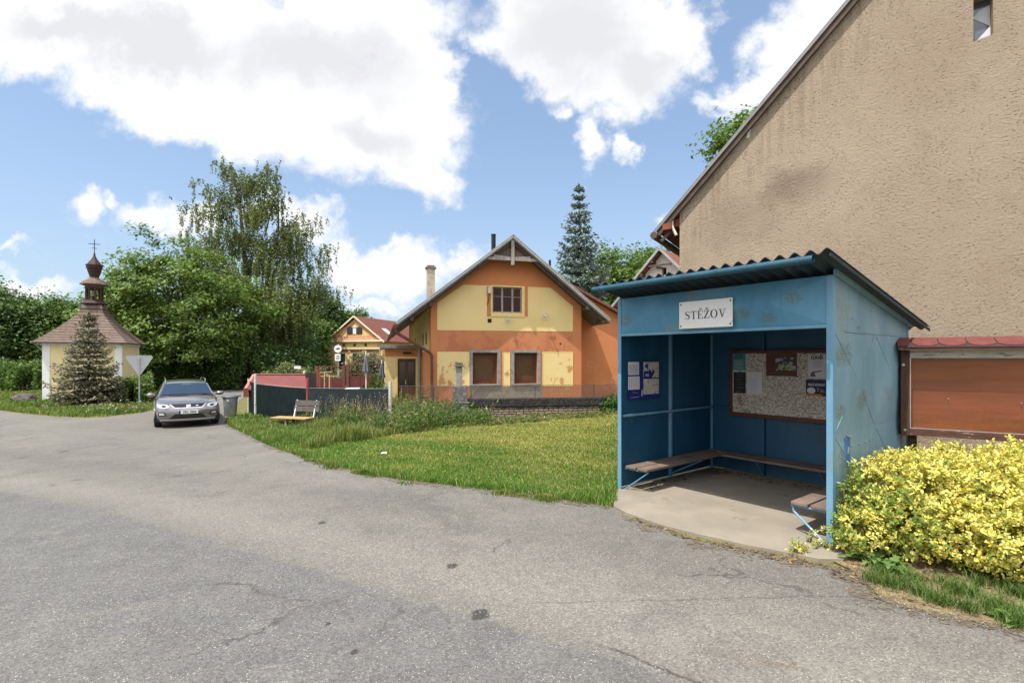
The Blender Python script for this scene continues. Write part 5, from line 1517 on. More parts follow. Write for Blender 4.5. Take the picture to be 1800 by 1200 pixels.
# courses: every course is a thin frustum lapping over the one below
N = 13
def pz(t):
    x = t * (len(prof) - 1); i = min(int(x), len(prof) - 2); f = x - i
    return prof[i][0] * (1 - f) + prof[i + 1][0] * f, prof[i][1] * (1 - f) + prof[i + 1][1] * f
for k in range(N):
    r0, z0 = pz(k / N); r1, z1 = pz((k + 1.15) / N if k < N - 1 else 1.)
    mb.mat(1).lathe([(r0 * 2 ** .5 - .02, z0 - .055), (r0 * 2 ** .5 + .05, z0 - .055), (r0 * 2 ** .5 + .05, z0 - .005)], 4, (0, 0, 0), R(45), caps=False); mb.mat(0).lathe([(r0 * 2 ** .5 + .05, z0 - .005), (r1 * 2 ** .5, z1)], 4, (0, 0, 0), R(45), caps=False)  # dark lip paints the shadow line under each course
mb.lathe([(prof[0][0] * 2 ** .5, prof[0][1] - .03), (.4, prof[0][1] - .03)], 4, (0, 0, 0), R(45), caps=False)
crf = mb.build('roof', [SHM, DKW], chp, recalc=False)
LB = EH + 1.92
lan = empty('lantern', (0, 0, 0)); lan.parent = chp
mb = MB().lathe([(.62, LB - .15), (.62, LB + .16)], 8, ph=R(22.5)).lathe([(.88, LB + .14), (.88, LB + .19), (.58, LB + .34)], 8, ph=R(22.5))
mb.lathe([(.58, LB + .34), (.58, LB + .40)], 8, ph=R(22.5)); mb.build('base', DKW, lan)
mb = MB()
for k in range(8):
    t = R(22.5 + 45 * k); mb.box(.50 * math.cos(t) - .06, .50 * math.sin(t) - .06, LB + .40, .50 * math.cos(t) + .06, .50 * math.sin(t) + .06, LB + 1.10)
    t2 = R(22.5 + 45 * (k + 1)); mb.bar((.50 * math.cos(t), .50 * math.sin(t), LB + 1.04), (.50 * math.cos(t2), .50 * math.sin(t2), LB + 1.04), .06, .14)
mb.build('column', DKW, lan)
MB().lathe([(.03, LB + .95), (.09, LB + .92), (.13, LB + .70), (.17, LB + .60), (.16, LB + .60)], 12).build('bell', M('bronze_bell', (.25, .22, .12), .5, .2, metal=.5), lan, smooth=True)
mb = MB().lathe([(.58, LB + 1.08), (.60, LB + 1.14), (.92, LB + 1.20), (.93, LB + 1.24), (.70, LB + 1.40), (.34, LB + 1.56), (.30, LB + 1.62)], 8, ph=R(22.5))
mb.build('canopy', SHM, lan)
mb = MB().lathe([(.24, LB + 1.58), (.30, LB + 1.66), (.44, LB + 1.98), (.47, LB + 2.10), (.50, LB + 2.14), (.52, LB + 2.28), (.36, LB + 2.46), (.20, LB + 2.62), (.08, LB + 2.80), (.05, LB + 2.95), (.015, LB + 3.05)], 8, ph=R(22.5))
mb.lathe([(.54, LB + 2.12), (.54, LB + 2.17)], 8, ph=R(22.5)); mb.lathe([(.58, LB + 2.27), (.56, LB + 2.32)], 8, ph=R(22.5))
mb.build('cupola', DKW, lan)
zt_ = CZ + (HY - 421) / F * 28.2 - CHZ
mb = MB().tube([(0, 0, LB + 3.0), (0, 0, zt_)], .018, 6).tube([(-.26, 0, zt_ - .25), (.26, 0, zt_ - .25)], .018, 6).tube([(-.12, 0, zt_ - .48), (.12, 0, zt_ - .48)], .016, 6).lathe([(.0, zt_ - .9), (.05, zt_ - .86), (.0, zt_ - .82)], 8)
mb.build('cross', DARK, lan)
for o_ in [x for x in bpy.data.objects if x.parent == lan and x.name.split('.')[0] != 'cross']: o_.scale = (.70, .70, 1)
MB().tube([(.62, .3, LB + .15), (.63, .3, LB + 1.2)], .01, 5).build('lightning_rod', DARK, lan)
MB().tube([(-hh_ - .36, -hh_ - .3, EH - .08), (-hh_ - .36, hh_ + .3, EH - .08)], .055, 8).tube([(-hh_ - .36, -hh_ + .0, EH - .1), (-hh_ - .1, -hh_ + .3, EH - .55), (-hh_ - .08, -hh_ + .3, 0)], .04, 8).build('gutter', GALV, chp)
mb = MB(); bs = gp(45, 707)
rr = random.Random(3); vs = []
rock = bpy.data.meshes.new('boulder')
import bmesh
bm = bmesh.new(); bmesh.ops.create_icosphere(bm, subdivisions=3, radius=1)
for v in bm.verts:
    n = noise.noise(v.co * 1.7) * .28 + noise.noise(v.co * 4) * .08
    v.co = v.co * (1 + n); v.co.x *= .62; v.co.y *= .4; v.co.z *= .30
bm.to_mesh(rock); bm.free(); rock.materials.append(M('dark_stone', (.085, .075, .07), .95, .4, 4, .6, 20))
ro = bpy.data.objects.new('boulder', rock); COL.objects.link(ro); ro.location = (bs[0], bs[1], bs[2] + .15)
tag(ro, 'dark boulder lying in the grass left of the chapel', 'boulder')

# ================================================================ give-way sign seen from behind
sp = gp(245, 714)
ys = Fr(sp[0], sp[1], sp[2], R(38)); yo = at(ys, 'road_sign', 'grey back of a triangular give-way sign on a steel post near the chapel', 'road sign')
ztop = CZ + (HY - 626) / F * sp[1] - sp[2]
MB().tube([(0, 0, -.2), (0, 0, ztop - .05)], .032, 10).build('post', GALV, yo, smooth=True)
GB = M('sign_back_grey', (.50, .52, .54), .4, .08, 3, .03, metal=.35)
def tri(r, cut):
    pts = []
    for k in range(3):
        t = R(-90 + 120 * k)
        for d in (-cut, cut): pts.append((r * math.cos(t + d), r * math.sin(t + d)))
    return pts
tr = .56; zc = ztop - tr * .52
pl_ = MB().prism([(x, z + zc) for x, z in tri(tr, .10)], lambda x, z, d: (x, d, z), .045, .055).build('plate', GB, yo)
MB().prism([(x, z + zc) for x, z in tri(tr, .10)], lambda x, z, d: (x, d, z), .03, .045, [[(x, z + zc) for x, z in tri(tr - .05, .08)]]).build('rim', GB, pl_)
MB().prism([(x, z + zc) for x, z in tri(tr - .02, .09)], lambda x, z, d: (x, d, z), .055, .057).build('sign_face', M('sign_red', (.45, .02, .02), .4), pl_)
MB().prism([(x, z + zc) for x, z in tri(tr - .16, .06)], lambda x, z, d: (x, d, z), .057, .059).build('sign_face', WHITEM, pl_)
MB().box(-.16, .028, zc + .12, .16, .046, zc + .16).box(-.1, .028, zc - .1, .1, .046, zc - .06).build('clamp', GALV, yo)

# ================================================================ estate car
cp = gp(331, 751)
hd = Vector((.57, -.82)).normalized()                      # the way the bonnet points
ox_, oy_ = cp[0] - hd.x * 1.95, cp[1] - hd.y * 1.95
CARF = Fr(ox_, oy_, zg(ox_, oy_) + .01, math.atan2(hd.x, -hd.y))
car = at(CARF, 'parked_car', 'grey-brown metallic estate car with roof rails parked facing the camera on the side road', 'car')
m_, nt, out = new_mat('metallic_car_paint')
fl = nt.voro(obco(nt), 900., out=1)
bsdf(nt, out, nt.mix(.15, (.20, .19, .19), fl), .22, .65, None, .5, 1.)
PAINT = m_
CGLASS = glass_mat('car_glass', (.02, .035, .06), .02); BLKP_ = M('black_plastic', (.018, .018, .019), .5, .2, 30, .05); CHROME = M('bright_trim', (.75, .76, .78), .18, .03, 3, 0, metal=1.)
RUB = M('tyre_rubber', (.018, .018, .018), .85, .2, 20, .2, 60); ALLOY = M('alloy_rim', (.55, .56, .58), .25, .05, 5, 0, metal=.9)
LAMP = M('lamp_clear', (.62, .65, .68), .08, .1, 30, 0, spec=.9, coat=1.); LED = M('led_strip', (.85, .88, .9), .2, .02)
# local: x across (right of viewer looking at the nose), -y = nose, z up
YN = -2.13
def yf(x, z):      # the nose surface
    ax = abs(x) / .9
    return YN + .30 * ax ** 2.6 + (.10 * max(0, z - .55) / .3 if z > .55 else .0) * 1.2 + (.06 * max(0, .42 - z) / .2)
def section(y):
    """half outline of the lower body at station y: list of (x,z) from sill to centre of bonnet/shoulder"""
    t = (y - YN)
    top = np.interp(t, [0, .12, .5, 1.15, 1.4, 4.0, 4.35, 4.5], [.74, .80, .90, .985, 1.0, 1.02, 1.0, .95])
    w = np.interp(t, [0, .25, .7, 1.2, 3.4, 4.2, 4.5], [.80, .86, .895, .908, .908, .88, .83])
    sh_ = np.interp(t, [0, .5, 1.2, 4.5], [.66, .76, .84, .88])
    lo = np.interp(t, [0, .3, 4.3, 4.5], [.20, .19, .20, .28])
    hd_ = np.interp(t, [0, .5, 1.2], [.03, .06, .075])
    return [(w * .90, lo), (w * .985, lo + .10), (w, .48), (w * .99, .60), (w * .975, sh_), (w * .87, top - hd_ * .55), (w * .62, top - hd_ * .12), (w * .3, top), (0, top + .005)]
st = [0, .06, .16, .32, .55, .85, 1.15, 1.4, 1.9, 2.5, 3.1, 3.7, 4.2, 4.42, 4.5]
mb = MB(); ring = []
for t in st:
    half = section(YN + t); pts = [(-x, z) for x, z in half] + [(x, z) for x, z in half[::-1][1:]]
    fade = max(0., 1 - t / 1.1); row = []
    for x, z in pts:
        yy_ = YN + t + (yf(x, z) - YN) * fade
        row.append((x, yy_, z))
    ring.append(row)
m = len(ring[0])
for row in ring: mb.v += row
for i in range(len(ring) - 1):
    for k in range(m - 1):
        mb.f.append([i * m + k, i * m + k + 1, (i + 1) * m + k + 1, (i + 1) * m + k]); mb.m.append(0)
for i in range(len(ring) - 1): mb.f.append([i * m, (i + 1) * m, (i + 1) * m + m - 1, i * m + m - 1]); mb.m.append(0)
# nose and tail caps as grids
def capgrid(y0, half, nose):
    zs = [p[1] for p in half]; lo, hi = zs[0], zs[-1]
    rows = 10; cols = 16; base = len(mb.v)
    for j in range(rows + 1):
        z = lo + (hi - lo) * j / rows
        w_ = np.interp(z, zs, [p[0] for p in half]) if j < rows else half[-3][0]
        for i in range(cols + 1):
            x = w_ * (2 * i / cols - 1); mb.v.append((x, yf(x, z) if nose else y0, z))
    for j in range(rows):
        for i in range(cols):
            k = base + j * (cols + 1) + i; mb.f.append([k, k + 1, k + cols + 2, k + cols + 1]); mb.m.append(0)
capgrid(YN, section(YN), True); capgrid(YN + 4.5, section(YN + 4.5), False)
body = mb.build('body', PAINT, car, smooth=True)
# greenhouse
def gh(y): 
    t = y - YN
    return (np.interp(t, [1.05, 1.75, 2.4, 3.6, 4.15, 4.42], [.97, 1.37, 1.445, 1.43, 1.36, 1.0]), np.interp(t, [1.05, 1.75, 2.4, 3.6, 4.42], [.80, .64, .61, .60, .62]))
mb = MB(); gs = [1.05, 1.4, 1.75, 2.05, 2.4, 3.0, 3.6, 4.15, 4.42]; rows = []
for t in gs:
    zt_, wt_ = gh(YN + t); zb_ = .93; bow = .10 * max(0, (1.9 - t)) 
    rows.append([(-.84, YN + t + .08, zb_), (-wt_ - .02, YN + t + .06, max(zb_ + .01, zt_ - .06)), (-wt_ * .85, YN + t + .03, max(zb_ + .02, zt_ - .012)), (-wt_ * .4, YN + t - bow * .5, zt_), (0, YN + t - bow * .8, zt_ + .006), (wt_ * .4, YN + t - bow * .5, zt_), (wt_ * .85, YN + t + .03, max(zb_ + .02, zt_ - .012)), (wt_ + .02, YN + t + .06, max(zb_ + .01, zt_ - .06)), (.84, YN + t + .08, zb_)])
for r_ in rows: mb.v += r_
for i in range(len(rows) - 1):
    for k in range(8): mb.f.append([i * 9 + k, i * 9 + k + 1, i * 9 + 10 + k, i * 9 + 9 + k]); mb.m.append(0)
mb.f.append([8 * 9 + k for k in range(9)]); mb.m.append(0)
mb.build('cabin', PAINT, car, smooth=True)
# windscreen laid just proud of the cabin front
def wsp(x, s_):   # s 0 bottom .. 1 top
    t = 1.10 + .63 * s_; zt_, wt_ = gh(YN + t); bow = .10 * (1.9 - t)
    return Vector((x * (wt_ * .93 + .0), YN + t - bow * .8 * (1 - x * x * .9) + .035 * x * x - .018, zt_ - .004 * x * x + .016 - .02 * abs(x) ** 3))
mb = MB(); nx_, ny_ = 12, 6
for j in range(ny_ + 1):
    for i in range(nx_ + 1): mb.v.append(tuple(wsp(2 * i / nx_ - 1, .02 + .94 * j / ny_)))
for j in range(ny_):
    for i in range(nx_):
        k = j * (nx_ + 1) + i; mb.f.append([k, k + 1, k + nx_ + 2, k + nx_ + 1]); mb.m.append(0)
ws = mb.build('windscreen', CGLASS, car, smooth=True)
for s_ in (-1, 1):
    mb = MB(); mb.tube([tuple(wsp(s_ * 1.03, q) + Vector((0, 0, -.004))) for q in (0, .35, .7, .98)], .020, 6); mb.build('pillar_trim', PAINT, car)
    # side windows
    mb = MB()
    for t0, t1 in ((1.62, 2.45), (2.52, 3.3), (3.36, 3.95)):
        q = []
        for t, zz in ((t0, .98), (t1, .98), (t1 - .02, gh(YN + t1)[0] - .11), (t0 + (.38 if t0 < 1.7 else 0.02), gh(YN + t0 + .3)[0] - .12)):
            wt_ = gh(YN + t)[1]; fz = (zz - .93) / (gh(YN + t)[0] - .06 - .93)
            q.append((s_ * (.84 + (wt_ + .02 - .84) * fz + .012), YN + t + .07, zz))
        mb.poly(*q)
    mb.build('side_window', CGLASS, car, recalc=False)
    # roof rail, mirror, wheels
    mb = MB().tube([(s_ * .575, YN + 1.85, 1.385), (s_ * .59, YN + 2.0, 1.475), (s_ * .585, YN + 2.4, 1.50), (s_ * .57, YN + 3.6, 1.485), (s_ * .56, YN + 4.0, 1.40)], .018, 8); mb.build('roof_rail', CHROME, car, smooth=True)
    bm = bmesh.new(); bmesh.ops.create_uvsphere(bm, u_segments=14, v_segments=8, radius=1)
    for v in bm.verts: v.co = Vector((v.co.x * .125 + s_ * .995, v.co.y * (.10 if v.co.y < 0 else .03) + YN + 1.42, v.co.z * .075 + 1.00))
    me = bpy.data.meshes.new('mirror'); bm.to_mesh(me); bm.free(); me.materials.append(PAINT)
    for p in me.polygons: p.use_smooth = True
    o = bpy.data.objects.new('mirror', me); COL.objects.link(o); o.parent = car
    MB().bar((s_ * .86, YN + 1.46, .955), (s_ * .96, YN + 1.42, .965), .06, .035).build('mirror_arm', BLKP_, o)
    for t in (.88, 3.52):
        wh_ = empty('wheel', (s_ * .80, YN + t, .318)); wh_.parent = car
        pr = [(.20, -.105), (.29, -.105), (.314, -.085), (.318, -.05), (.318, .05), (.314, .085), (.29, .105), (.20, .105)]
        tm = MB().lathe(pr, 28, caps=False); tm.v = [(z, x, y) for x, y, z in tm.v]
        tm.build('tyre', RUB, wh_, smooth=True)
        rm = MB().lathe([(.22, .055), (.205, .10), (.195, .06)], 24, caps=False)
        for k in range(5):
            a = 2 * math.pi * k / 5
            for d in (-.10, .10): rm.bar((.03 * math.cos(a), .03 * math.sin(a), .085), (.20 * math.cos(a + d), .20 * math.sin(a + d), .075), .028, .02)
        rm.lathe([(.055, .07), (.05, .095), (.0, .097)], 10)
        rm.v = [(s_ * z, x, y) for x, y, z in rm.v]; rm.build('rim', ALLOY, wh_)
        hub = MB().lathe([(.205, -.03), (.205, .03)], 20); hub.v = [(s_ * z, x, y) for x, y, z in hub.v]; hub.build('brake_disc', BLKP_, wh_)
        arch = MB()
        for k in range(17):
            a = math.pi * k / 16
        arch.tube([(s_ * .895, YN + t + .355 * math.cos(math.pi * k / 16), .318 + .355 * math.sin(math.pi * k / 16)) for k in range(17)], .022, 6); arch.build('wheel_arch', BLKP_ if False else PAINT, car, smooth=True)
        MB().prism([(YN + t + .335 * math.cos(math.pi * k / 12), .318 + .335 * math.sin(math.pi * k / 12)) for k in range(13)] + [(YN + t - .335, .17), (YN + t + .335, .17)], lambda a, b, d: (d, a, b), s_ * .70, s_ * .914).build('arch_shadow_gap', BLKP_, car)
def patch(name, poly, mat, off=.006, parent=None, sub=.07, thick=.012):
    """piece lying on the nose, following its curve"""
    pts = []; n = len(poly)
    for i in range(n):
        a, b = Vector(poly[i]), Vector(poly[(i + 1) % n]); k = max(1, int((b - a).length / sub)); pts += [a.lerp(b, j / k) for j in range(k)]
    nb_ = len(pts); ed = [(i, (i + 1) % nb_) for i in range(nb_)]
    x = min(p.x for p in pts)
    while x < max(p.x for p in pts):
        z = min(p.y for p in pts)
        while z < max(p.y for p in pts):
            if inpoly(x + .011, z + .007, [tuple(p) for p in pts]): pts.append(Vector((x + .011, z + .007)))
            z += sub
        x += sub
    r_ = delaunay_2d_cdt(pts, ed, [], 1, 1e-5); mb = MB(); L = [tuple(p) for p in pts[:nb_]]
    fs = [list(t) for t in r_[2] if inpoly(*(sum((r_[0][i] for i in t), Vector((0, 0))) / len(t)), L)]
    mb.add([(p.x, yf(p.x, p.y) - off, p.y) for p in r_[0]], fs)
    for i in range(nb_):
        a, b = L[i], L[(i + 1) % nb_]
        mb.poly((a[0], yf(*a) - off, a[1]), (b[0], yf(*b) - off, b[1]), (b[0], yf(*b) - off + thick, b[1]), (a[0], yf(*a) - off + thick, a[1]))
    return mb.build(name, mat, parent or car, recalc=False)
gr = patch('grille', [(-.36, .655), (.36, .655), (.47, .745), (.44, .76), (-.44, .76), (-.47, .745)], BLKP_, .004)
for a, b in (((-.365, .640), (.365, .640)), ((-.365, .640), (-.49, .755)), ((.365, .640), (.49, .755))):
    n_ = Vector((-(b[1] - a[1]), b[0] - a[0])).normalized() * .011
    patch('grille_trim', [(a[0] - n_.x, a[1] - n_.y), (b[0] - n_.x, b[1] - n_.y), (b[0] + n_.x, b[1] + n_.y), (a[0] + n_.x, a[1] + n_.y)], CHROME, .012, gr)
# emblem: a slanted, cut letter-S shape
patch('emblem', [(-.06, .735), (.06, .745), (.06, .715), (-.005, .708), (.06, .70), (.06, .67), (-.06, .66), (-.06, .69), (.005, .698), (-.06, .706)], CHROME, .016, gr)
patch('badge', [(.20, .69), (.27, .69), (.27, .715), (.20, .715)], CHROME, .014, gr)
low_ = patch('lower_intake', [(-.50, .30), (.50, .30), (.56, .315), (.36, .455), (-.36, .455), (-.56, .315)], BLKP_, .005)
for s_ in (-1, 1):
    q = lambda L: [(s_ * x, z) for x, z in L]
    hl = patch('headlight', q([(.50, .665), (.66, .635), (.80, .665), (.835, .77), (.72, .765), (.56, .745)]), LAMP, .012)
    patch('lamp_housing', q([(.60, .66), (.67, .65), (.72, .70), (.70, .735), (.60, .72)]), BLKP_, .016, hl)
    patch('led_strip', q([(.52, .662), (.66, .638), (.79, .668), (.815, .74), (.80, .74), (.775, .685), (.66, .655), (.54, .678)]), LED, .018, hl)
    patch('bumper_recess', q([(.56, .40), (.80, .40), (.80, .50), (.62, .50)]), BLKP_, .004)
    patch('fog_lamp', q([(.63, .43), (.77, .43), (.78, .475), (.66, .475)]), LAMP, .012)
    patch('intake_edge', q([(.52, .30), (.58, .30), (.40, .47), (.35, .47)]), PAINT, .014)
patch('bumper_lip', [(-.74, .245), (.74, .245), (.76, .275), (.5, .285), (-.5, .285), (-.76, .275)], CHROME if False else M('silver_plastic', (.45, .44, .43), .4, .05, metal=.4), .014)
patch('splitter', [(-.70, .20), (.70, .20), (.72, .235), (-.72, .235)], BLKP_, .006)
pb = empty('licence_plate', (0, 0, 0)); pb.parent = car
MB().box(-.26, YN - .035, .455, .26, YN - .022, .565).build('plate', WHITEM, pb)
MB().box(-.26, YN - .0365, .456, -.215, YN - .035, .564).build('euroband', M('eu_blue', (.01, .03, .25), .5), pb)
text_mesh('7SC 1844', .098, pb, BLACKL, facing_front(.025, YN - .037, .478), align='CENTER', sx=.92, bold=.002)
mb = MB().bar((-.5, YN + 1.02, .975), (.05, YN + .98, .985), .012, .01).bar((0.02, YN + 1.0, .98), (.55, YN + 1.06, .97), .012, .01); mb.build('wiper', BLKP_, car)
MB().box(-.13, YN + 1.60, 1.275, .13, YN + 1.63, 1.33).build('rear_view_mirror', LAMP, car)
patch('bonnet_shut_line', [(-.80, .775), (.80, .775), (.80, .779), (-.80, .779)], BLKP_, .003)

# ================================================================ bin, bench, screen fence, kiosk roof
b0 = gp(405, 731); BN = Fr(b0[0], b0[1], b0[2], R(20))
bn = at(BN, 'rubbish_bin', 'grey round rubbish bin with lid at the left end of the dark screen fence', 'bin')
BINM = M('grey_bin_metal', (.30, .33, .35), .5, .15, 5, .1, 30, metal=.2)
hb = CZ + (HY - 697) / F * b0[1] - b0[2]
MB().lathe([(.20, 0), (.21, .02), (.255, hb - .06), (.27, hb - .05), (.27, hb - .02), (.25, hb - .02), (.25, hb - .05)], 20).lathe([(.225, hb * .5), (.24, hb * .52), (.23, hb * .56)], 20, caps=False).build('body', BINM, bn, smooth=True)
MB().lathe([(.29, hb - .02), (.30, hb + .0), (.27, hb + .045), (.12, hb + .07), (.0, hb + .075)], 20).box(.20, -.05, hb - .0, .36, .05, hb + .05).build('lid', M('dark_bin_lid', (.12, .13, .14), .5, .2), bn, smooth=True)
MB().tube([(-.10, -.25, hb * .56), (-.10, -.29, hb * .56), (.10, -.29, hb * .56), (.10, -.25, hb * .56)], .012, 6).build('handle', DARK, bn)
MB().box(-.09, -.262, hb * .78, .0, -.245, hb * .9).build('sticker', WHITEM, bn)

c0 = gp(516, 751); BF = Fr(c0[0], c0[1], c0[2], R(-16))
be = at(BF, 'park_bench', 'weathered wooden bench with slatted back standing in long grass before the dark screen fence', 'bench')
bl_ = (550 - 478) / F * c0[1] * 1.0 / math.cos(R(16)); sz = CZ + (HY - 733) / F * c0[1] - c0[2]
SEATW = M('orange_seat_board', (.42, .25, .11), .7, .25, 5, .3, 30, stretch=(1, 6, 1)); BACKW = M('grey_split_board', (.095, .085, .076), .9, .45, 5, .8, 20, dirt=(.06, .055, .05), dthr=.58, dscale=5, stretch=(1.2, 1, 7))
for k in range(3): MB().box(-bl_ * .52, -.22 + k * .145, sz - .04, bl_ * .46, -.09 + k * .145, sz).build('seat_board', SEATW, be, bevel=.008)
for k in range(2): MB().prism([(.27 + k * .045, sz + .16 + k * .185), (.31 + k * .045, sz + .15 + k * .185), (.345 + k * .045, sz + .315 + k * .185), (.305 + k * .045, sz + .325 + k * .185)], lambda y, z, d: (d, y, z), -bl_ * .16 + .02 * k, bl_ * .54 - .01 * k).build('back_board', BACKW, be, bevel=.006)
for x in (-bl_ * .12, bl_ * .42):
    MB().bar((x, .22, sz - .05), (x, .40, sz + .52), .05, .03, up=(1, 0, 0)).build('back_strut', WHITEM, be)
    MB().box(x - .03, -.18, -.1, x + .03, -.13, sz - .04).box(x - .03, .16, -.1, x + .03, .22, sz - .04).box(x - .025, -.13, sz - .10, x + .025, .16, sz - .05).build('leg', DKC, be)

f0, f1, f2, f3 = gp(449, 736), gp(541, 742), gp(686, 751), gp(437, 724)
SCR = M('dark_green_screen', (.011, .019, .020), .9, .3, 6, .25, 90, spec=.08, stretch=(1, 1, .5)); SCR2 = M('faded_screen', (.022, .032, .034), .9, .25, 3, .25, 90, spec=.08)
fo = empty('screen_fence', (f1[0], f1[1], f1[2]), 0, 'dark green privacy screen stretched between white and red posts behind the bench', 'fence')
L = lambda p: Vector(p) - Vector(f1)
def topz(p, py): return CZ + (HY - py) / F * p[1] - f1[2]
POSTW = M('flaking_white_post', (.55, .54, .52), .6, .15, 8, .2, 40, dirt=(.18, .10, .07), dthr=.58, dscale=9); POSTR = M('red_oxide_post', (.235, .05, .038), .6, .25, 6, .1)
for p, py, r_, m_ in ((f0, 657, .045, POSTW), (f1, 664, .055, POSTR), (f2, 670, .05, POSTW), (f3, 665, .04, POSTW)):
    q = L(p); MB().tube([(q.x, q.y, q.z - .3), (q.x, q.y, topz(p, py))], r_, 10).build('post', m_, fo, smooth=True)
def screen(pa, pya, pb_, pyb, mat, nm='screen_panel', sag=.03, low=0.):
    a, b = L(pa), L(pb_); mb = MB(); n = 16; h = 6
    d = (b - a).normalized(); nn = Vector((-d.y, d.x, 0))
    for s_ in range(2):
        for i in range(n + 1):
            t = i / n; p = a.lerp(b, t)
            zt_ = topz(pa, pya) * (1 - t) + topz(pb_, pyb) * t - sag * 4 * t * (1 - t); zb_ = p.z - .1 + low
            for j in range(h + 1):
                w_ = .012 * math.sin(t * 26 + j) + .01 * noise.noise(Vector((t * 9, j * .8, 2)))
                q = p + nn * (w_ + s_ * .006); mb.v.append((q.x, q.y, zb_ + (zt_ - zb_) * j / h))
    for s_ in range(2):
        o_ = s_ * (n + 1) * (h + 1)
        for i in range(n):
            for j in range(h):
                k = o_ + i * (h + 1) + j; mb.f.append([k, k + h + 1, k + h + 2, k + 1]); mb.m.append(0)
    mb.build(nm, mat, fo, recalc=False, smooth=True)
screen(f3, 668, f0, 673, SCR); screen(f0, 674, f1, 682, SCR); screen(f1, 681, f2, 683, SCR2, low=.28)
a, b = L(f1), L(f2); nn = Vector((.03, .05, 0))
mb = MB(); p, q = a + nn, b + nn
mb.poly(tuple(p + Vector((0, 0, -.1))), tuple(q + Vector((0, 0, -.1))), tuple(q + Vector((0, 0, .42))), tuple(p + Vector((0, 0, .42)))); mb.poly(*[tuple(Vector(x) + nn * .2) for x in mb.v[:4]])
mb.build('skirt_panel', SCR, fo, recalc=False)
mb = MB(); t0 = topz(f0, 674); mb.tube([(L(f0).x, L(f0).y, topz(f0, 674)), (0, 0, topz(f1, 682)), (L(f2).x, L(f2).y, topz(f2, 683))], .006, 5); mb.build('tension_wire', GALV, fo)

# low kiosk with red roof behind the screen
KY = 20.2; k0 = wp(436, 690, KY); KF = Fr(k0.x, k0.y, zg(k0.x, k0.y), R(-6))
ko = at(KF, 'garden_shed', 'low shed with a red felt roof just behind the dark screen fence', 'shed')
PK = KF.pix; ul, zl = PK(434, 686); ur, _ = PK(543, 686); zt_ = PK(445, 658, 1.0)[1]; zl = PK(440, 683)[1]
REDR = M('red_felt_roof', (.155, .042, .04), .8, .12, 3, .3, 60, dirt=(.16, .045, .04), dthr=.6, dscale=3)
a0, a1 = PK(447, 658, 1.0)[0], PK(536, 658, 1.0)[0]
mb = MB().add([(ul, -.05, zl), (ur, -.05, zl), (a1, 1.0, zt_), (a0, 1.0, zt_), (ul, -.05, zl - .06), (ur, -.05, zl - .06), (a1, 1.0, zt_ - .06), (a0, 1.0, zt_ - .06)], [(0, 1, 2, 3), (4, 7, 6, 5), (0, 4, 5, 1), (1, 5, 6, 2), (3, 2, 6, 7), (0, 3, 7, 4)])
mb.build('roof', REDR, ko)
mb = MB().bar((a0 - .02, 1.0, zt_ + .02), (a1 + .02, 1.0, zt_ + .02), .14, .03).bar((ul - .02, -.06, zl), (a0 - .02, 1.0, zt_), .10, .05)
mb.build('ridge_cap', M('ridge_tin', (.38, .16, .13), .6), ko)
MB().box(ul + .1, .1, -.1, ur - .1, .98, zl - .06).build('wall', WOODR, ko)
MB().box(ul - .28, .2, zl - .35, ul - .05, .9, zl + .02).build('side_box', WOODR, ko)
MB().lathe([(.04, zt_), (.05, zt_ + .12), (.02, zt_ + .16)], 8, (a1 - .03, 1., 0)).build('finial', M('pale_finial', (.62, .52, .32), .6), ko)

# ================================================================ beer-garden railing, sun umbrellas, signboard, terrace pieces
GY = 24.
def lp(px, py, Y=GY): return wp(px, py, Y)
RUSTF = M('rust_brown_railing', (.13, .045, .035), .7, .3, 6, .2); 
gz0 = zg(-8, GY)
o0 = lp(585, 690); ra = empty('garden_railing', (o0.x, o0.y, gz0), 0, 'rust brown garden railing with solid lower panels round the inn terrace', 'railing')
LR = lambda px, py: lp(px, py) - Vector((o0.x, o0.y, gz0))
for px, py, w_ in ((557, 643, .16), (583, 643, .08), (605, 642, .10), (612, 640, .14)):
    q = LR(px, py); MB().box(q.x - w_ / 2, -w_ / 2, -.2, q.x + w_ / 2, w_ / 2, q.z).build('post', RUSTF, ra)
mb = MB()
for pa, pb_ in (((557, 644), (612, 644)), ((557, 660), (612, 662)), ((612, 639), (672, 639)), ((612, 656), (672, 658))):
    mb.bar(LR(*pa), LR(*pb_), .04, .04)
for k in range(8): mb.bar(LR(565 + k * 6, 644), LR(565 + k * 6, 662), .012, .012)
mb.build('rail', RUSTF, ra)
mb = MB()
for pa, pb_ in (((559, 663), (604, 663)), ((613, 660), (674, 660))):
    a, b = LR(*pa), LR(*pb_); mb.box(a.x, -.03, -.1, b.x, .02, a.z - .02)
mb.build('infill_panel', M('dark_red_boarding', (.105, .028, .022), .8, .3, 5, .3, 20), ra)
a = lp(536, 690, 22.); b_ = lp(557, 690, 22.)
bo = empty('board_fence', (a.x, a.y, gz0), 0, 'short black boarded fence panel between the shed and the railing', 'fence')
MB().box(0, -.03, -.1, b_.x - a.x, .03, CZ + (HY - 655) / F * 22 - gz0).build('panel', M('tarred_boards', (.022, .022, .022), .8, .3), bo)
MB().box(b_.x - a.x, -.05, -.1, b_.x - a.x + .1, .05, CZ + (HY - 650) / F * 22 - gz0).build('post', POSTR, bo)

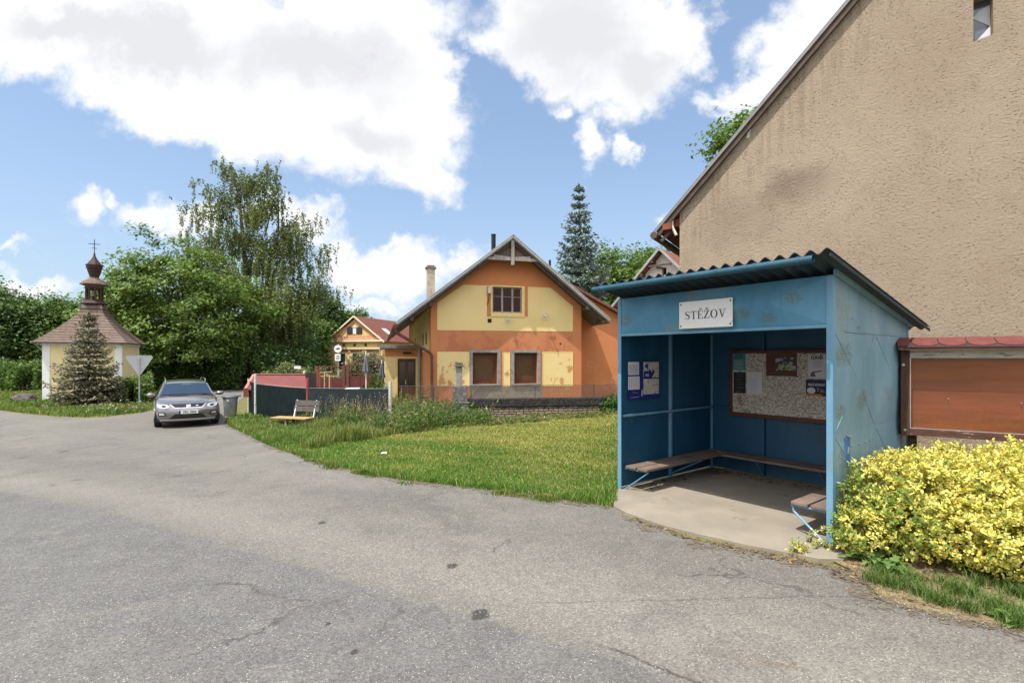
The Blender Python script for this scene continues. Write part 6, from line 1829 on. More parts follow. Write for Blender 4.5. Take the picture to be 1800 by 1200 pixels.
def umbrella(px, ptop, pbot, pfoot, Y, wpx, mat, label):
    p = lp(px, ptop, Y); z0 = zg(p.x, Y); g_ = lambda py: CZ + (HY - py) / F * Y - z0
    e = empty('sun_umbrella', (p.x, Y, z0), 0, label, 'umbrella', 'folded umbrellas on the inn terrace')
    zt_, zb_ = g_(ptop), g_(pbot); r_ = wpx / 2 / F * Y
    mb = MB(); prof = [(.02, 0), (.25, .08), (.5, .3), (.8, .72), (1., .93), (.92, 1.), (.3, 1.0)]; n = 24
    vs = []
    for i, (rr_, t) in enumerate(prof):
        for k in range(n):
            a = 2 * math.pi * k / n; f = 1 + (.22 if k % 3 == 0 else -.12) * min(1, t * 2)
            vs.append((r_ * rr_ * f * math.cos(a), r_ * rr_ * f * math.sin(a), zt_ + (zb_ - zt_) * t))
    fs = [(i * n + k, (i + 1) * n + k, (i + 1) * n + (k + 1) % n, i * n + (k + 1) % n) for i in range(len(prof) - 1) for k in range(n)]
    mb.add(vs, fs); mb.build('canopy', mat, e, recalc=True)
    MB().tube([(0, 0, .0), (0, 0, zt_ + .12)], .028, 8).build('pole', WHITEM, e)
    MB().lathe([(.3, 0), (.3, .05), (.06, .08), (.05, .3)], 14).build('base', DKC, e)
    return e
GREYC = M('grey_umbrella_cloth', (.13, .135, .165), .9, .25, 4, .2, 40, stretch=(8, 8, 1)); BLUEC = M('slate_blue_cloth', (.10, .11, .18), .9, .25, 4, .2, 40, stretch=(8, 8, 1))
umbrella(643.5, 622, 654, 682, 22.5, 12, GREYC, 'folded dark grey sun umbrella on a white pole in front of the far yellow house')
umbrella(671, 637, 664, 684, 23.2, 11, BLUEC, 'folded slate blue sun umbrella close beside the inn porch')

SGY = 27.; q = lp(594, 690, SGY); z0 = zg(q.x, SGY)
so_ = empty('pub_sign', (q.x, SGY, z0), 0, 'round white sign with a black car silhouette above a small square text board', 'sign')
g_ = lambda py: CZ + (HY - py) / F * SGY - z0
MB().tube([(.02, .05, -.1), (.02, .05, g_(604))], .025, 8).build('post', GALV, so_)
rs = 6.6 / F * SGY; zc = g_(613)
mb = MB().lathe([(rs, -.02), (rs, .02)], 28); mb.v = [(x, z, y + zc) for x, y, z in mb.v]; d_ = mb.build('disc', WHITEM, so_)
sil = [(-.62, -.12), (-.58, .02), (-.3, .10), (-.1, .26), (.5, .26), (.55, .02), (.5, -.1), (.3, -.12), (.2, -.2), (.05, -.12), (-.2, -.12), (-.34, -.2), (-.46, -.12)]
MB().prism([(x * rs, z * rs + zc) for x, z in sil], F3, -.026, -.0205).build('emblem', DARK, d_)
x0, x1 = -(5.2) / F * SGY, (4.6) / F * SGY
bd = MB().box(x0, -.015, g_(634), x1, .015, g_(622)).build('text_board', WHITEM, so_)
mb = MB()
for k, (a, b) in enumerate(((-.06, .06), (-.1, .1), (-.1, .08))): z_ = g_(625 + k * 2.6); mb.box(a, -.0185, z_ - .022, b, -.0155, z_ + .012)
mb.build('lettering', DARK, bd)
q = lp(595, 668, 25.); e = empty('marker_pole', (q.x, 25., zg(q.x, 25.)), 0, 'pale green marker pole standing behind the terrace railing', 'pole')
MB().tube([(0, 0, 0), (0, 0, CZ + (HY - 650) / F * 25. - zg(q.x, 25.))], .035, 8).lathe([(.05, 0), (.05, .06)], 8).build('pole', M('pale_green_paint', (.45, .60, .50), .5), e)
q = lp(523.5, 645, 26.); z0 = zg(q.x, 26.)
e = empty('direction_sign', (q.x, 26., z0), 0, 'small white rectangular sign board on thin posts in front of the dark hedge', 'sign')
g_ = lambda py: CZ + (HY - py) / F * 26. - z0
MB().box(-.18, -.02, g_(648), .16, .02, g_(643.3)).build('board', WHITEM, e)
MB().tube([(-.14, .03, 0), (-.14, .03, g_(644))], .02, 6).tube([(.12, .03, 0), (.12, .03, g_(644))], .02, 6).build('post', WOODD, e)
# pale frame and terrace table
q = lp(568, 690, 22.8); z0 = zg(q.x, 22.8); g_ = lambda py: CZ + (HY - py) / F * 22.8 - z0
e = empty('garden_trestle', (q.x, 22.8, z0), 0, 'pale wooden trestle frame leaning by the terrace railing', 'trestle')
PALEW = M('pale_wood', (.52, .36, .22), .7, .15); mb = MB()
for dx in (-.16, .06, .28): mb.box(dx - .02, -.02, -.05, dx + .02, .02, g_(655 if dx < .2 else 660))
mb.bar((-.2, 0, g_(655)), (.35, .2, g_(653)), .05, .04).bar((-.2, 0, g_(661)), (.6, .1, g_(661)), .03, .03).build('frame', PALEW, e)
q = lp(621, 690, 21.); z0 = zg(q.x, 21.); g_ = lambda py: CZ + (HY - py) / F * 21. - z0
e = empty('terrace_table', (q.x, 21., z0), R(12), 'low terrace table covered with a white cloth just above the screen fence', 'table')
zt_ = g_(682)
MB().box(-.30, -.3, zt_ - .04, .25, .4, zt_).build('table_top', WHITEM, e, bevel=.01); mb = MB()
for a in (-.24, .19):
    for b in (-.25, .34): mb.box(a - .03, b - .03, 0, a + .03, b + .03, zt_ - .04)
mb.build('leg', WOODD, e)
q = lp(655, 690, 23.); z0 = zg(q.x, 23.); g_ = lambda py: CZ + (HY - py) / F * 23. - z0
for k, (dx, lab) in enumerate(((-.15, 'dark garden chair right behind the grey umbrella pole'), (.45, 'white garden chair between the two folded umbrellas'))):
    e = empty('garden_chair', (q.x + dx, 23. + .2 * k, z0), R(30 - 70 * k), lab, 'chair', 'chairs on the inn terrace'); m_ = (DARK, WHITEM)[k]
    MB().box(-.22, -.22, .42, .22, .22, .46).build('seat', m_, e); MB().box(-.22, .2, .5, .22, .24, .95).build('backrest', m_, e)
    for a in (-.2, .2):
        for b in (-.2, .2): MB().box(a - .02, b - .02, 0, a + .02, b + .02, .5 if b > 0 else .42).build('leg', m_, e)
# ================================================================ vegetation
def unit(a): return a / np.maximum(1e-9, np.linalg.norm(a, axis=1, keepdims=True))


def leaf_quads(C, L, rng, up=.6, aspect=.55, dirv=None, spread=1., out=None):
    """kite-shaped leaves at centres C with length L"""
    n = len(C)
    N = rng.normal(size=(n, 3)); N[:, 2] = np.abs(N[:, 2]) + up
    if out is not None: N += out
    N = unit(N)
    D = rng.normal(size=(n, 3)) * spread
    if dirv is not None: D += dirv
    D = unit(np.cross(N, np.cross(D, N)))
    E = np.cross(N, D); L = L[:, None]
    fold = N * L * .10
    V = np.stack([C - D * L * .5, C - E * L * aspect * .5 + fold, C + D * L * .5, C + E * L * aspect * .5 + fold], 1).reshape(-1, 3)
    return V, np.arange(n * 4).reshape(n, 4)


def envelope(D, seed, amp, fr=1.9):
    return np.array([1 + amp * noise.fractal(Vector(d) * fr + Vector((seed * 1.7, seed, 0)), .9, 2., 3) for d in D])


def limb(mb, p0, p1, r0, r1, rng, n=5, wob=.06, arch=.12):
    p0, p1 = Vector(p0), Vector(p1); L = (p1 - p0).length; pts = []
    for i in range(n + 1):
        t = i / n; p = p0.lerp(p1, t); p.z += arch * L * math.sin(math.pi * t)
        if 0 < i < n: p += Vector(rng.normal(0, wob * L, 3)) * .5
        pts.append(p)
    mb.tube(pts, [r0 + (r1 - r0) * (i / n) ** .8 for i in range(n + 1)], 6, caps=False)


def broadleaf(name, label, cat, base, H, zc, rad, nclus, per, leaf, pal, seed, trunk=.18, csig=.42, amp=.35, up=.6, low=.0, group=None, bark=None, nl=16, shell=.35, aspect=.55, leafm=None, var=.28):
    rng = np.random.default_rng(seed); b = np.array(base, dtype=float)
    e = empty(name, tuple(b), 0, label, cat, group)
    D = unit(rng.normal(size=(nclus * 3, 3))); D = D[D[:, 2] > -.75][:nclus]; n = len(D)
    rr_ = (shell + (1 - shell) * rng.random(n)) ** .6
    P = D * (rr_ * envelope(D, seed, amp))[:, None] * np.array(rad) + np.array([0, 0, zc])
    P = P[P[:, 2] > low]; n = len(P)
    cs = rng.uniform(.6, 1.35, n) * csig
    k = np.repeat(np.arange(n), per)
    C = P[k] + rng.normal(size=(n * per, 3)) * cs[k][:, None] * np.array([1, 1, .6])
    C = C[C[:, 2] > .05]; k = k[:len(C)]
    L = rng.uniform(.65, 1.3, len(C)) * leaf
    outv = unit(C - np.array([0, 0, zc])) * .7
    V, Fc = leaf_quads(C, L, rng, up, aspect, np.array([0, 0, -.35]), out=outv)
    cl = rng.random(n)[k] * .65 + rng.random(len(C)) * .35
    col = lerpc(pal[0], pal[1], cl) * rng.uniform(1 - var, 1 + var, (len(C), 1))
    np_mesh('crown', V, Fc, leafm or LEAF, np.repeat(col, 4, axis=0), e)
    mb = MB()
    top = Vector((rng.normal(0, .2), rng.normal(0, .2), zc + rad[2] * .35))
    mb.tube([(0, 0, -.3), (rng.normal(0, .05), rng.normal(0, .05), zc * .35), tuple(top * .75 + Vector((0, 0, 0))), tuple(top)], [trunk * 1.15, trunk, trunk * .6, trunk * .25], 9)
    for i in rng.choice(n, min(nl, n), replace=False):
        q = P[i]; z0 = min(max(zc * .3, q[2] * .5), top.z * .9)
        limb(mb, (0, 0, z0), q, trunk * .38, trunk * .06, rng)
    mb.build('trunk', bark or BARK, e, smooth=True, recalc=False)
    return e


def conifer(name, label, base, H, Rb, tiers, per, pal, seed, needle=.10, droop=.35, tip=.12, group=None, z0=.15, curve=1.05, den=10):
    rng = np.random.default_rng(seed); e = empty(name, tuple(base), 0, label, 'tree', group)
    mb = MB().tube([(0, 0, -.2), (0, 0, H * .5), (0, 0, H * .98)], [H * .018, H * .011, .012], 8)
    Cs, Ds, Ls, cs = [], [], [], []
    for t in range(tiers):
        f = (t + rng.uniform(-.3, .3)) / tiers; f = min(max(f, 0), .985)
        z = z0 + (H - z0) * f; Rl = Rb * (1 - f) ** curve * rng.uniform(.82, 1.1) + tip * .4
        nb_ = max(4, int(per * (1 - .45 * f))); a0 = rng.uniform(0, 6.28)
        for k in range(nb_):
            a = a0 + 2 * math.pi * k / nb_ + rng.normal(0, .2); L = Rl * rng.uniform(.72, 1.12); br = rng.random()
            h = np.array([math.cos(a), math.sin(a), 0.]); m = max(4, int(L * den))
            s = np.linspace(.08, 1, m)
            rise = (.55 * f - .10) * L                              # upper branches point up, lower ones sag then lift
            pz = z + rise * s - droop * L * np.sin(np.pi * s * .8) * (1 - f) + .10 * L * s ** 3
            ax = h[None] * (L * s)[:, None] + np.stack([0 * s, 0 * s, pz], 1)
            mb.tube([tuple(ax[0]), tuple(ax[m // 2]), tuple(ax[-1])], [.022 * L + .004, .012 * L + .003, .004], 4, caps=False)
            side = np.array([-h[1], h[0], 0])
            for j in range(m):
                w = L * .42 * (1 - s[j]) ** .7 * (.35 + .65 * min(1, s[j] * 3)) + needle * .6
                q = max(2, int(w * den * 1.5))
                for sd_ in (-1, 1):
                    u = np.linspace(.05, 1, q) * w; jit = rng.normal(0, needle * .22, (q, 3))
                    c = ax[j][None] + side[None] * sd_ * u[:, None] + h[None] * (u * .55)[:, None] + np.array([0, 0, -.18])[None] * u[:, None] + jit
                    Cs.append(c); Ds.append(np.tile(side * sd_ * .8 + h * .7 + np.array([0, 0, -.15]), (q, 1))); Ls.append(rng.uniform(.8, 1.4, q) * needle); cs.append(np.full(q, br) * .5 + rng.random(q) * .3 + .2 * s[j])
    C = np.concatenate(Cs); D = np.concatenate(Ds); L = np.concatenate(Ls); c = np.concatenate(cs)
    # leading shoot
    z = rng.uniform(H * .95, H * 1.0, 30); C = np.concatenate([C, np.stack([rng.normal(0, .03, 30), rng.normal(0, .03, 30), z], 1)]); D = np.concatenate([D, np.tile([[0, 0, 1.]], (30, 1))]); L = np.concatenate([L, np.full(30, needle)]); c = np.concatenate([c, np.full(30, .8)])
    V, Fc = leaf_quads(C, L, rng, .5, .42, D * 2.2, .8)
    col = lerpc(pal[0], pal[1], c) * rng.uniform(.72, 1.28, (len(C), 1))
    np_mesh('crown', V, Fc, NEEDLE, np.repeat(col, 4, axis=0), e)
    mb.build('trunk', BARK, e, recalc=False)
    return e


def ash(px, Y): 
    x = (px - CX) / F * Y; return (x, Y, zg(x, Y))
G2_ = ((.055, .11, .022), (.13, .21, .045)); G3 = ((.034, .075, .019), (.085, .14, .034)); G4 = ((.07, .135, .025), (.16, .24, .05))

# the light green broadleaf behind the chapel
broadleaf('broadleaf_tree', 'big light green broadleaf tree right behind the chapel and left of the birch', 'tree', ash(326, 36.), 10, 5.2, (4.9, 4.4, 4.5), 300, 120, .26, ((.08, .145, .028), (.195, .28, .065)), 5, .26, .44, .46, .7, .2, nl=40, shell=.42)

# weeping birch
def birch():
    rng = np.random.default_rng(17); b = ash(432, 42.); e = empty('birch_tree', b, 0, 'tallest tree, an airy weeping birch with hanging twigs behind the light green tree', 'tree')
    H = 18.6; mb = MB(); lm = MB()
    mb.tube([(0, 0, -.3), (.15, 0, 5), (-.1, .1, 10), (-.5, 0, 15), (-1.2, 0, H - .6)], [.34, .27, .19, .10, .03], 9)
    mb.tube([(.1, 0, 4.5), (1.5, .2, 8.), (2.6, .2, 12.5), (2.6, .1, 16.0)], [.2, .15, .09, .03], 8)
    Cs, tone = [], []
    # big boughs, each a drooping spray of its own, with gaps of sky between them: tip x, tip z, depth
    boughs = [(-1.6, 18.3, .0), (-.4, 17.4, .8), (.9, 17.0, -.3), (2.2, 17.9, .3), (3.2, 16.2, -.4), (-2.9, 16.6, .3), (-3.6, 14.6, -.5), (-4.6, 12.8, .4), (-5.3, 10.9, -.3), (-3.0, 12.6, 1.2),
              (-1.6, 14.6, -1.2), (.3, 15.0, 1.2), (1.8, 14.2, -1.2), (3.7, 14.2, .8), (4.6, 13.0, -.6), (5.6, 13.6, .2), (6.3, 11.6, .5), (4.9, 10.8, -1.2), (6.6, 9.6, -.2), (5.7, 8.4, 1.), (6.9, 8.0, .2),
              (-4.8, 9.2, 1.), (-2.0, 11.0, -1.8), (.2, 12.2, -1.8), (2.3, 11.4, -2.), (3.4, 9.6, -2.2), (-3.4, 8.4, -1.8), (.6, 9.2, -2.4), (4.4, 7.6, -2.), (2.2, 7.6, -2.6), (5.6, 6.4, -.8), (-1.4, 7.2, -2.6),
              (-1., 13., 2.2), (1.4, 12.6, 2.2), (3.4, 11.6, 2.2), (-3., 10.2, 2.2), (1., 8.6, 2.8), (4.2, 8.2, 2.2), (-.8, 16.0, .2), (1.6, 15.6, .5), (3.0, 12.8, .3), (.6, 10.6, .4), (4.6, 5.6, 1.4), (3.0, 5.4, -2.4)]
    for bx, bz, by in boughs:
        by += rng.normal(0, .5); tipp = Vector((bx * 1.10 - .35, by * 1.2, bz)); st_ = Vector((bx * .12 + (1.2 if bx > 2 else 0) * min(1, bz / 10), 0, max(3., bz - abs(bx) * .75 - 1.6)))
        limb(lm, st_, tipp, .06, .012, rng, 6, .05, .10); tn = rng.random()
        for k in range(int(rng.integers(64, 90))):
            t = rng.uniform(.38, 1.04); p = st_.lerp(tipp, t); p.z += .10 * (tipp - st_).length * math.sin(math.pi * min(1, t))
            p += Vector((rng.normal(0, .48), rng.normal(0, .5), rng.normal(0, .22)))
            L = rng.uniform(.5, 2.3) * (.65 + .75 * (1 - bz / H))
            if rng.random() < .25: L *= .4
            m = int(L * 17) + 3; s = np.sort(rng.random(m)) ** .8; dx, dy = rng.normal(0, .12, 2)
            Cs.append(np.stack([p.x + dx * s * L + rng.normal(0, .06, m), p.y + dy * s * L + rng.normal(0, .06, m), p.z - s * L + .12 * np.sin(s * 3)], 1)); tone.append(np.full(m, tn) * .5 + rng.random(m) * .5)
    C = np.concatenate(Cs); t = np.concatenate(tone); k = C[:, 2] > 1.0; C, t = C[k], t[k]
    V, Fc = leaf_quads(C, rng.uniform(.12, .22, len(C)), rng, .25, .62, np.array([0, 0, -1.2]))
    col = lerpc((.095, .13, .045), (.215, .25, .095), t) * rng.uniform(.7, 1.3, (len(C), 1))
    np_mesh('crown', V, Fc, LEAF, np.repeat(col, 4, axis=0), e)
    mb.build('trunk', BARK, e, recalc=False, smooth=True); lm.build('limbs', BARK, e, recalc=False, smooth=True)
birch()

# low growth under the two trees and along the side road: hedges
def hedge(name, label, cat, pts, w, h, leaf, n, pal, seed, lump=.3):
    rng = np.random.default_rng(seed); b = (pts[0][0], pts[0][1], zg(*pts[0][:2])); e = empty(name, b, 0, label, cat)
    segs = [(Vector(pts[i]), Vector(pts[i + 1])) for i in range(len(pts) - 1)]; ln = np.array([(q - p).length for p, q in segs]); pr = ln / ln.sum()
    si = rng.choice(len(segs), n, p=pr); t = rng.random(n)
    A = np.array([[*s_[0]] for s_ in segs])[si]; B = np.array([[*s_[1]] for s_ in segs])[si]
    P = A + (B - A) * t[:, None]; d = unit(B - A); nn = np.stack([-d[:, 1], d[:, 0]], 1)
    lump_ = np.array([1 + lump * noise.fractal(Vector((x * .55, y * .55, seed)), .9, 2., 3) for x, y in P])
    # points near the skin of a rounded bank
    th = rng.uniform(0, np.pi, n); rad = (.72 + .28 * rng.random(n)) * lump_
    off = np.cos(th) * w / 2 * rad; z = np.abs(np.sin(th)) ** .55 * h * rad * rng.uniform(.0, 1., n) ** .45
    C = np.stack([P[:, 0] + nn[:, 0] * off, P[:, 1] + nn[:, 1] * off, z + zg_np(P[:, 0], P[:, 1])], 1) + rng.normal(0, leaf * .4, (n, 3)) - np.array(b)
    tn = np.array([noise.noise(Vector((x * 1.1, y * 1.1, q * 1.6 + seed))) for x, y, q in C]) * .9 + .5
    V, Fc = leaf_quads(C, rng.uniform(.7, 1.3, n) * leaf, rng, .5, .6, np.array([0, 0, -.3]))
    col = lerpc(pal[0], pal[1], np.clip(tn, 0, 1) * .7 + rng.random(n) * .3) * rng.uniform(.75, 1.25, (n, 1))
    np_mesh('foliage', V, Fc, LEAF, np.repeat(col, 4, axis=0), e)
    mb = MB()
    for i in range(max(4, int(ln.sum() / 1.2))):
        p, q = segs[int(rng.choice(len(segs), p=pr))]; c = p.lerp(q, rng.random())
        for k in range(3):
            g_ = Vector((c.x - b[0] + rng.normal(0, .15), c.y - b[1] + rng.normal(0, .15), -.1)); mb.tube([tuple(g_), tuple(g_ + Vector((rng.normal(0, .25), rng.normal(0, .25), h * .75)))], [.03, .008], 5)
    mb.build('stems', BARK, e, recalc=False)
    return e
hp = lambda px, Y: ((px - CX) / F * Y, Y)
hedge('dark_hedge', 'tall dark green hedge bank behind the parked car along the side road', 'hedge', [hp(225, 36.5), hp(330, 36.), hp(440, 36.5), hp(500, 38.), hp(560, 44.)], 3.4, 3.0, .22, 26000, G3, 41)
hedge('clipped_hedge', 'dense dark hedge at the left edge behind the chapel lawn', 'hedge', [hp(-130, 37.), hp(-20, 36.), hp(60, 35.), hp(110, 36.)], 2.6, 2.3, .18, 22000, G2_, 42, .12)
hedge('juniper_bush', 'spreading green juniper bush between the small spruce and the road sign', 'bush', [hp(205, 25.2), hp(238, 25.2), hp(266, 25.6)], 2.2, 1.5, .13, 16000, ((.08, .145, .035), (.16, .235, .06)), 43, .35)

# trees in the background left
tl = [(-60, 46, 9.2, 4.6, 'dark green round tree at the left edge of the photo behind the hedge', G2_), (28, 47, 7.9, 4.2, 'dense dark tree second from the left edge above the hedge', G3),
      (92, 48, 7.7, 3.6, 'mid green tree just left of the chapel roof', G2_), (140, 50, 7.0, 3.6, 'lighter green tree peeping past the left slope of the chapel roof', G4),
      (255, 47, 8., 4.4, 'dark tree mass filling the gap behind the light green tree', G3), (480, 48, 7.2, 3.8, 'shaded green tree below the hanging birch twigs', G3)]
for i, (px, Y, H, rr_, lab, pal) in enumerate(tl):
    broadleaf('background_tree', lab, 'tree', ash(px, Y), H, H * .56, (rr_, rr_ * .9, H * .46), 130, 95, .34, pal, 60 + i, .2, .60, .30, .6, .2, 'trees behind the chapel and hedge', nl=14)
tr_ = [(548, 62, 10.6, 4.2, 'dark tree standing between the birch and the far yellow house', G3), (580, 66, 9.0, 3.6, 'green tree touching the left edge of the far yellow house', G2_), (520, 58, 7.5, 3.8, 'lower shaded tree right of the birch', G2_),
       (632, 84, 9.6, 2.4, 'distant tree top showing above the ridge of the yellow house', G3), (600, 90, 8.5, 3.2, 'distant tree behind the left slope of the yellow house', G3)]
for i, (px, Y, H, rr_, lab, pal) in enumerate(tr_):
    broadleaf('background_tree', lab, 'tree', ash(px, Y), H, H * .56, (rr_, rr_ * .9, H * .46), 110, 90, .42, pal, 80 + i, .22, .62, .32, .6, .2, 'trees beside the far yellow house', nl=12)
tr2 = [(1085, 50, 12.6, 5.2, 'green tree between the blue spruce and the white house', G4), (1160, 54, 13.6, 5.6, 'tallest green tree behind the white house roof', G4), (1045, 56, 11.6, 4.4, 'green tree partly hidden by the blue spruce', G2_)]
for i, (px, Y, H, rr_, lab, pal) in enumerate(tr2):
    broadleaf('background_tree', lab, 'tree', ash(px, Y), H, H * .62, (rr_, rr_ * .9, H * .40), 150, 110, .36, pal, 90 + i, .25, .62, .26, .6, 2., 'trees behind the inn and the white house', nl=12)
broadleaf('walnut_tree', 'leafy tree top sticking out above the sloping roof edge of the big beige house', 'tree', ash(1322, 25.), 14, 12.2, (1.75, 1.7, 1.75), 52, 80, .26, G4, 97, .22, .38, .3, .6, 3., nl=18)

# spruces
conifer('small_spruce', 'small brownish green spruce growing in front of the chapel', gp(156, 714), 4.35, 1.62, 18, 13, ((.075, .09, .045), (.22, .20, .135)), 51, .15, .30, .12, z0=.22, curve=.92, den=10)
conifer('blue_spruce', 'tall blue-grey spruce behind the right slope of the inn roof', ash(1018, 33.), 13.4, 3.9, 25, 13, ((.07, .115, .095), (.24, .31, .28)), 52, .25, .30, .06, z0=.6, curve=1.02, den=7)

# shrubs on the terrace and by the yellow house
def shrub(name, label, base, rad, n, leaf, pal, seed, cat='bush', flower=None, group=None, up=.5):
    rng = np.random.default_rng(seed); e = empty(name, tuple(base), 0, label, cat, group)
    D = unit(rng.normal(size=(n, 3))); D[:, 2] = np.abs(D[:, 2]); r_ = (.45 + .55 * rng.random(n) ** .5) * envelope(D, seed, .38, 2.4)
    C = D * r_[:, None] * np.array(rad)
    V, Fc = leaf_quads(C, rng.uniform(.7, 1.3, n) * leaf, rng, up, .5, np.array([0, 0, .2]), out=D * .5)
    col = lerpc(pal[0], pal[1], rng.random(n)) * rng.uniform(.75, 1.25, (n, 1))
    if flower is not None:
        f = (rng.random(n) < flower[0]) & (r_ > .75); col[f] = np.array(flower[1])
    np_mesh('foliage', V, Fc, LEAF, np.repeat(col, 4, axis=0), e)
    mb = MB()
    for k in range(9):
        d = D[k]; mb.tube([(0, 0, -.1), tuple(d * np.array(rad) * .45), tuple(d * np.array(rad) * .85)], [.03, .018, .006], 5)
    mb.build('stems', BARK, e, recalc=False)
    return e
shrub('garden_shrub', 'big greyish green flowering shrub in front of the far yellow house behind the umbrellas', ash(652, 42.), (2.6, 1.8, 2.75), 9000, .20, ((.10, .11, .06), (.21, .20, .12)), 71, flower=(.12, (.36, .25, .24)))
shrub('garden_shrub', 'pale bushy shrub left of the railing below the dark trees', ash(548, 40.), (2.1, 1.6, 1.6), 6000, .20, ((.14, .17, .06), (.26, .28, .13)), 72, flower=(.1, (.5, .5, .38)))
shrub('garden_shrub', 'light green shrub beside the small white direction sign', ash(508, 36.), (2.2, 1.4, 1.65), 6000, .18, ((.10, .15, .04), (.22, .26, .11)), 73, flower=(.08, (.5, .48, .40)))
shrub('potted_greenery', 'fresh green plant growing between the terrace table and the inn porch', ash(664, 20.2), (.62, .4, 1.0), 2600, .10, ((.08, .17, .03), (.17, .30, .06)), 74)
shrub('wall_plant', 'climbing plant growing beside the inn porch door', HO.W(-2.05, 3.4, .1), (.5, .35, 1.35), 1800, .10, ((.08, .15, .03), (.15, .24, .06)), 75)
shrub('wall_bush', 'round green bush against the right end of the stone wall near the shelter', gp(1072, 723), (.55, .5, .55), 3600, .075, ((.05, .11, .02), (.11, .19, .04)), 76)

# tall weeds before the stone wall and the screen fence
def weeds(name, poly, n, hmax, seed, pal, leaf=.055, stem=True):
    rng = np.random.default_rng(seed); P = np.array(poly); x0, y0 = P.min(0); x1, y1 = P.max(0)
    x = rng.uniform(x0, x1, n * 6); y = rng.uniform(y0, y1, n * 6); k = inpoly_np(x, y, poly); x, y = x[k][:n], y[k][:n]; n = len(x)
    h = hmax * np.clip(.62 + .75 * nz(x, y, .75, seed), .2, 1.15) * rng.uniform(.55, 1.1, n); tone = np.clip(.5 + .9 * nz(x, y, 1.1, seed + 4.), 0, 1)
    m = 16; j = np.tile(np.arange(m) / (m - 1), n); i = np.repeat(np.arange(n), m)
    az = rng.uniform(0, 6.28, n); lean = rng.uniform(0, .25, n)
    C = np.stack([x[i] + np.cos(az)[i] * lean[i] * h[i] * j + rng.normal(0, .045, n * m), y[i] + np.sin(az)[i] * lean[i] * h[i] * j + rng.normal(0, .045, n * m), zg_np(x, y)[i] + h[i] * (.08 + .92 * j)], 1)
    V, Fc = leaf_quads(C, rng.uniform(.6, 1.5, n * m) * leaf, rng, .45, .5)
    c = lerpc(pal[0], pal[1], tone[i] * .65 + rng.random(n * m) * .4)
    dry = (rng.random(n) < .14)[i]; c[dry] = np.array((.27, .20, .10))
    red = (rng.random(n) < .05)[i] & (j > .7); c[red] = np.array((.34, .20, .14))
    white = (rng.random(n * m) < .004) & (j > .6); c[white] = np.array((.75, .75, .68))
    c *= rng.uniform(.72, 1.28, (n * m, 1))
    return tag(np_mesh(name, V, Fc, LEAF, np.repeat(c, 4, axis=0)), None, None, None, 'stuff')
WP = ((.045, .10, .015), (.125, .205, .04))
weeds('tall_weeds', G2((690, 752), (700, 766), (770, 757), (830, 750), (870, 746), (845, 735), (800, 722), (745, 706), (700, 706)), 1500, .78, 101, WP, .07)
weeds('tall_weeds', G2((560, 748), (600, 762), (690, 766), (690, 753), (620, 748)), 420, .72, 102, WP, .055)
weeds('tall_weeds', G2((440, 742), (470, 756), (560, 762), (560, 747), (500, 742)), 240, .36, 103, ((.06, .12, .02), (.15, .22, .05)), .05)
weeds('tall_weeds', G2((830, 751), (900, 746), (1085, 732), (1085, 727), (960, 733), (850, 739)), 420, .17, 104, ((.07, .12, .02), (.19, .21, .06)), .06)
weeds('wild_flowers', G2((150, 720), (200, 722), (262, 716), (255, 724), (200, 730), (140, 731)), 260, .42, 105, WP, .06)
# feathery grass heads along the fence
def heads(poly, n, seed):
    rng = np.random.default_rng(seed); P = np.array(poly); x = rng.uniform(P[:, 0].min(), P[:, 0].max(), n * 5); y = rng.uniform(P[:, 1].min(), P[:, 1].max(), n * 5); k = inpoly_np(x, y, poly); x, y = x[k][:n], y[k][:n]; n = len(x)
    m = 9; i = np.repeat(np.arange(n), m); j = np.tile(np.arange(m) / (m - 1), n); h = rng.uniform(.6, 1.05, n)
    a = rng.uniform(0, 6.28, n); l = rng.uniform(.05, .22, n)
    C = np.stack([x[i] + np.cos(a)[i] * l[i] * j + rng.normal(0, .008, n * m), y[i] + np.sin(a)[i] * l[i] * j, zg_np(x, y)[i] + h[i] * (.35 + .65 * j)], 1)
    V, Fc = leaf_quads(C, np.where(j > .6, .075, .10), rng, 0, .22, np.array([0, 0, 3.]), .4)
    c = lerpc((.12, .17, .05), (.36, .27, .15), j) * rng.uniform(.8, 1.2, (n * m, 1))
    return tag(np_mesh('grass_heads', V, Fc, LEAF, np.repeat(c, 4, axis=0)), None, None, None, 'stuff')
heads(G2((560, 746), (600, 760), (690, 764), (690, 752), (620, 746)), 130, 111)
# daisies sprinkled on the chapel island
rng = np.random.default_rng(5); n = 55; pts = np.array([gp(rng.uniform(150, 262), rng.uniform(713, 730)) for _ in range(n)]); pts[:, 2] += rng.uniform(.12, .4, n)
V, Fc = leaf_quads(pts, rng.uniform(.05, .09, n), rng, 2., .9)
tag(np_mesh('wild_flowers', V, Fc, LEAF, np.repeat(np.tile([[.78, .78, .72]], (n, 1)), 4, axis=0)), None, None, None, 'stuff')

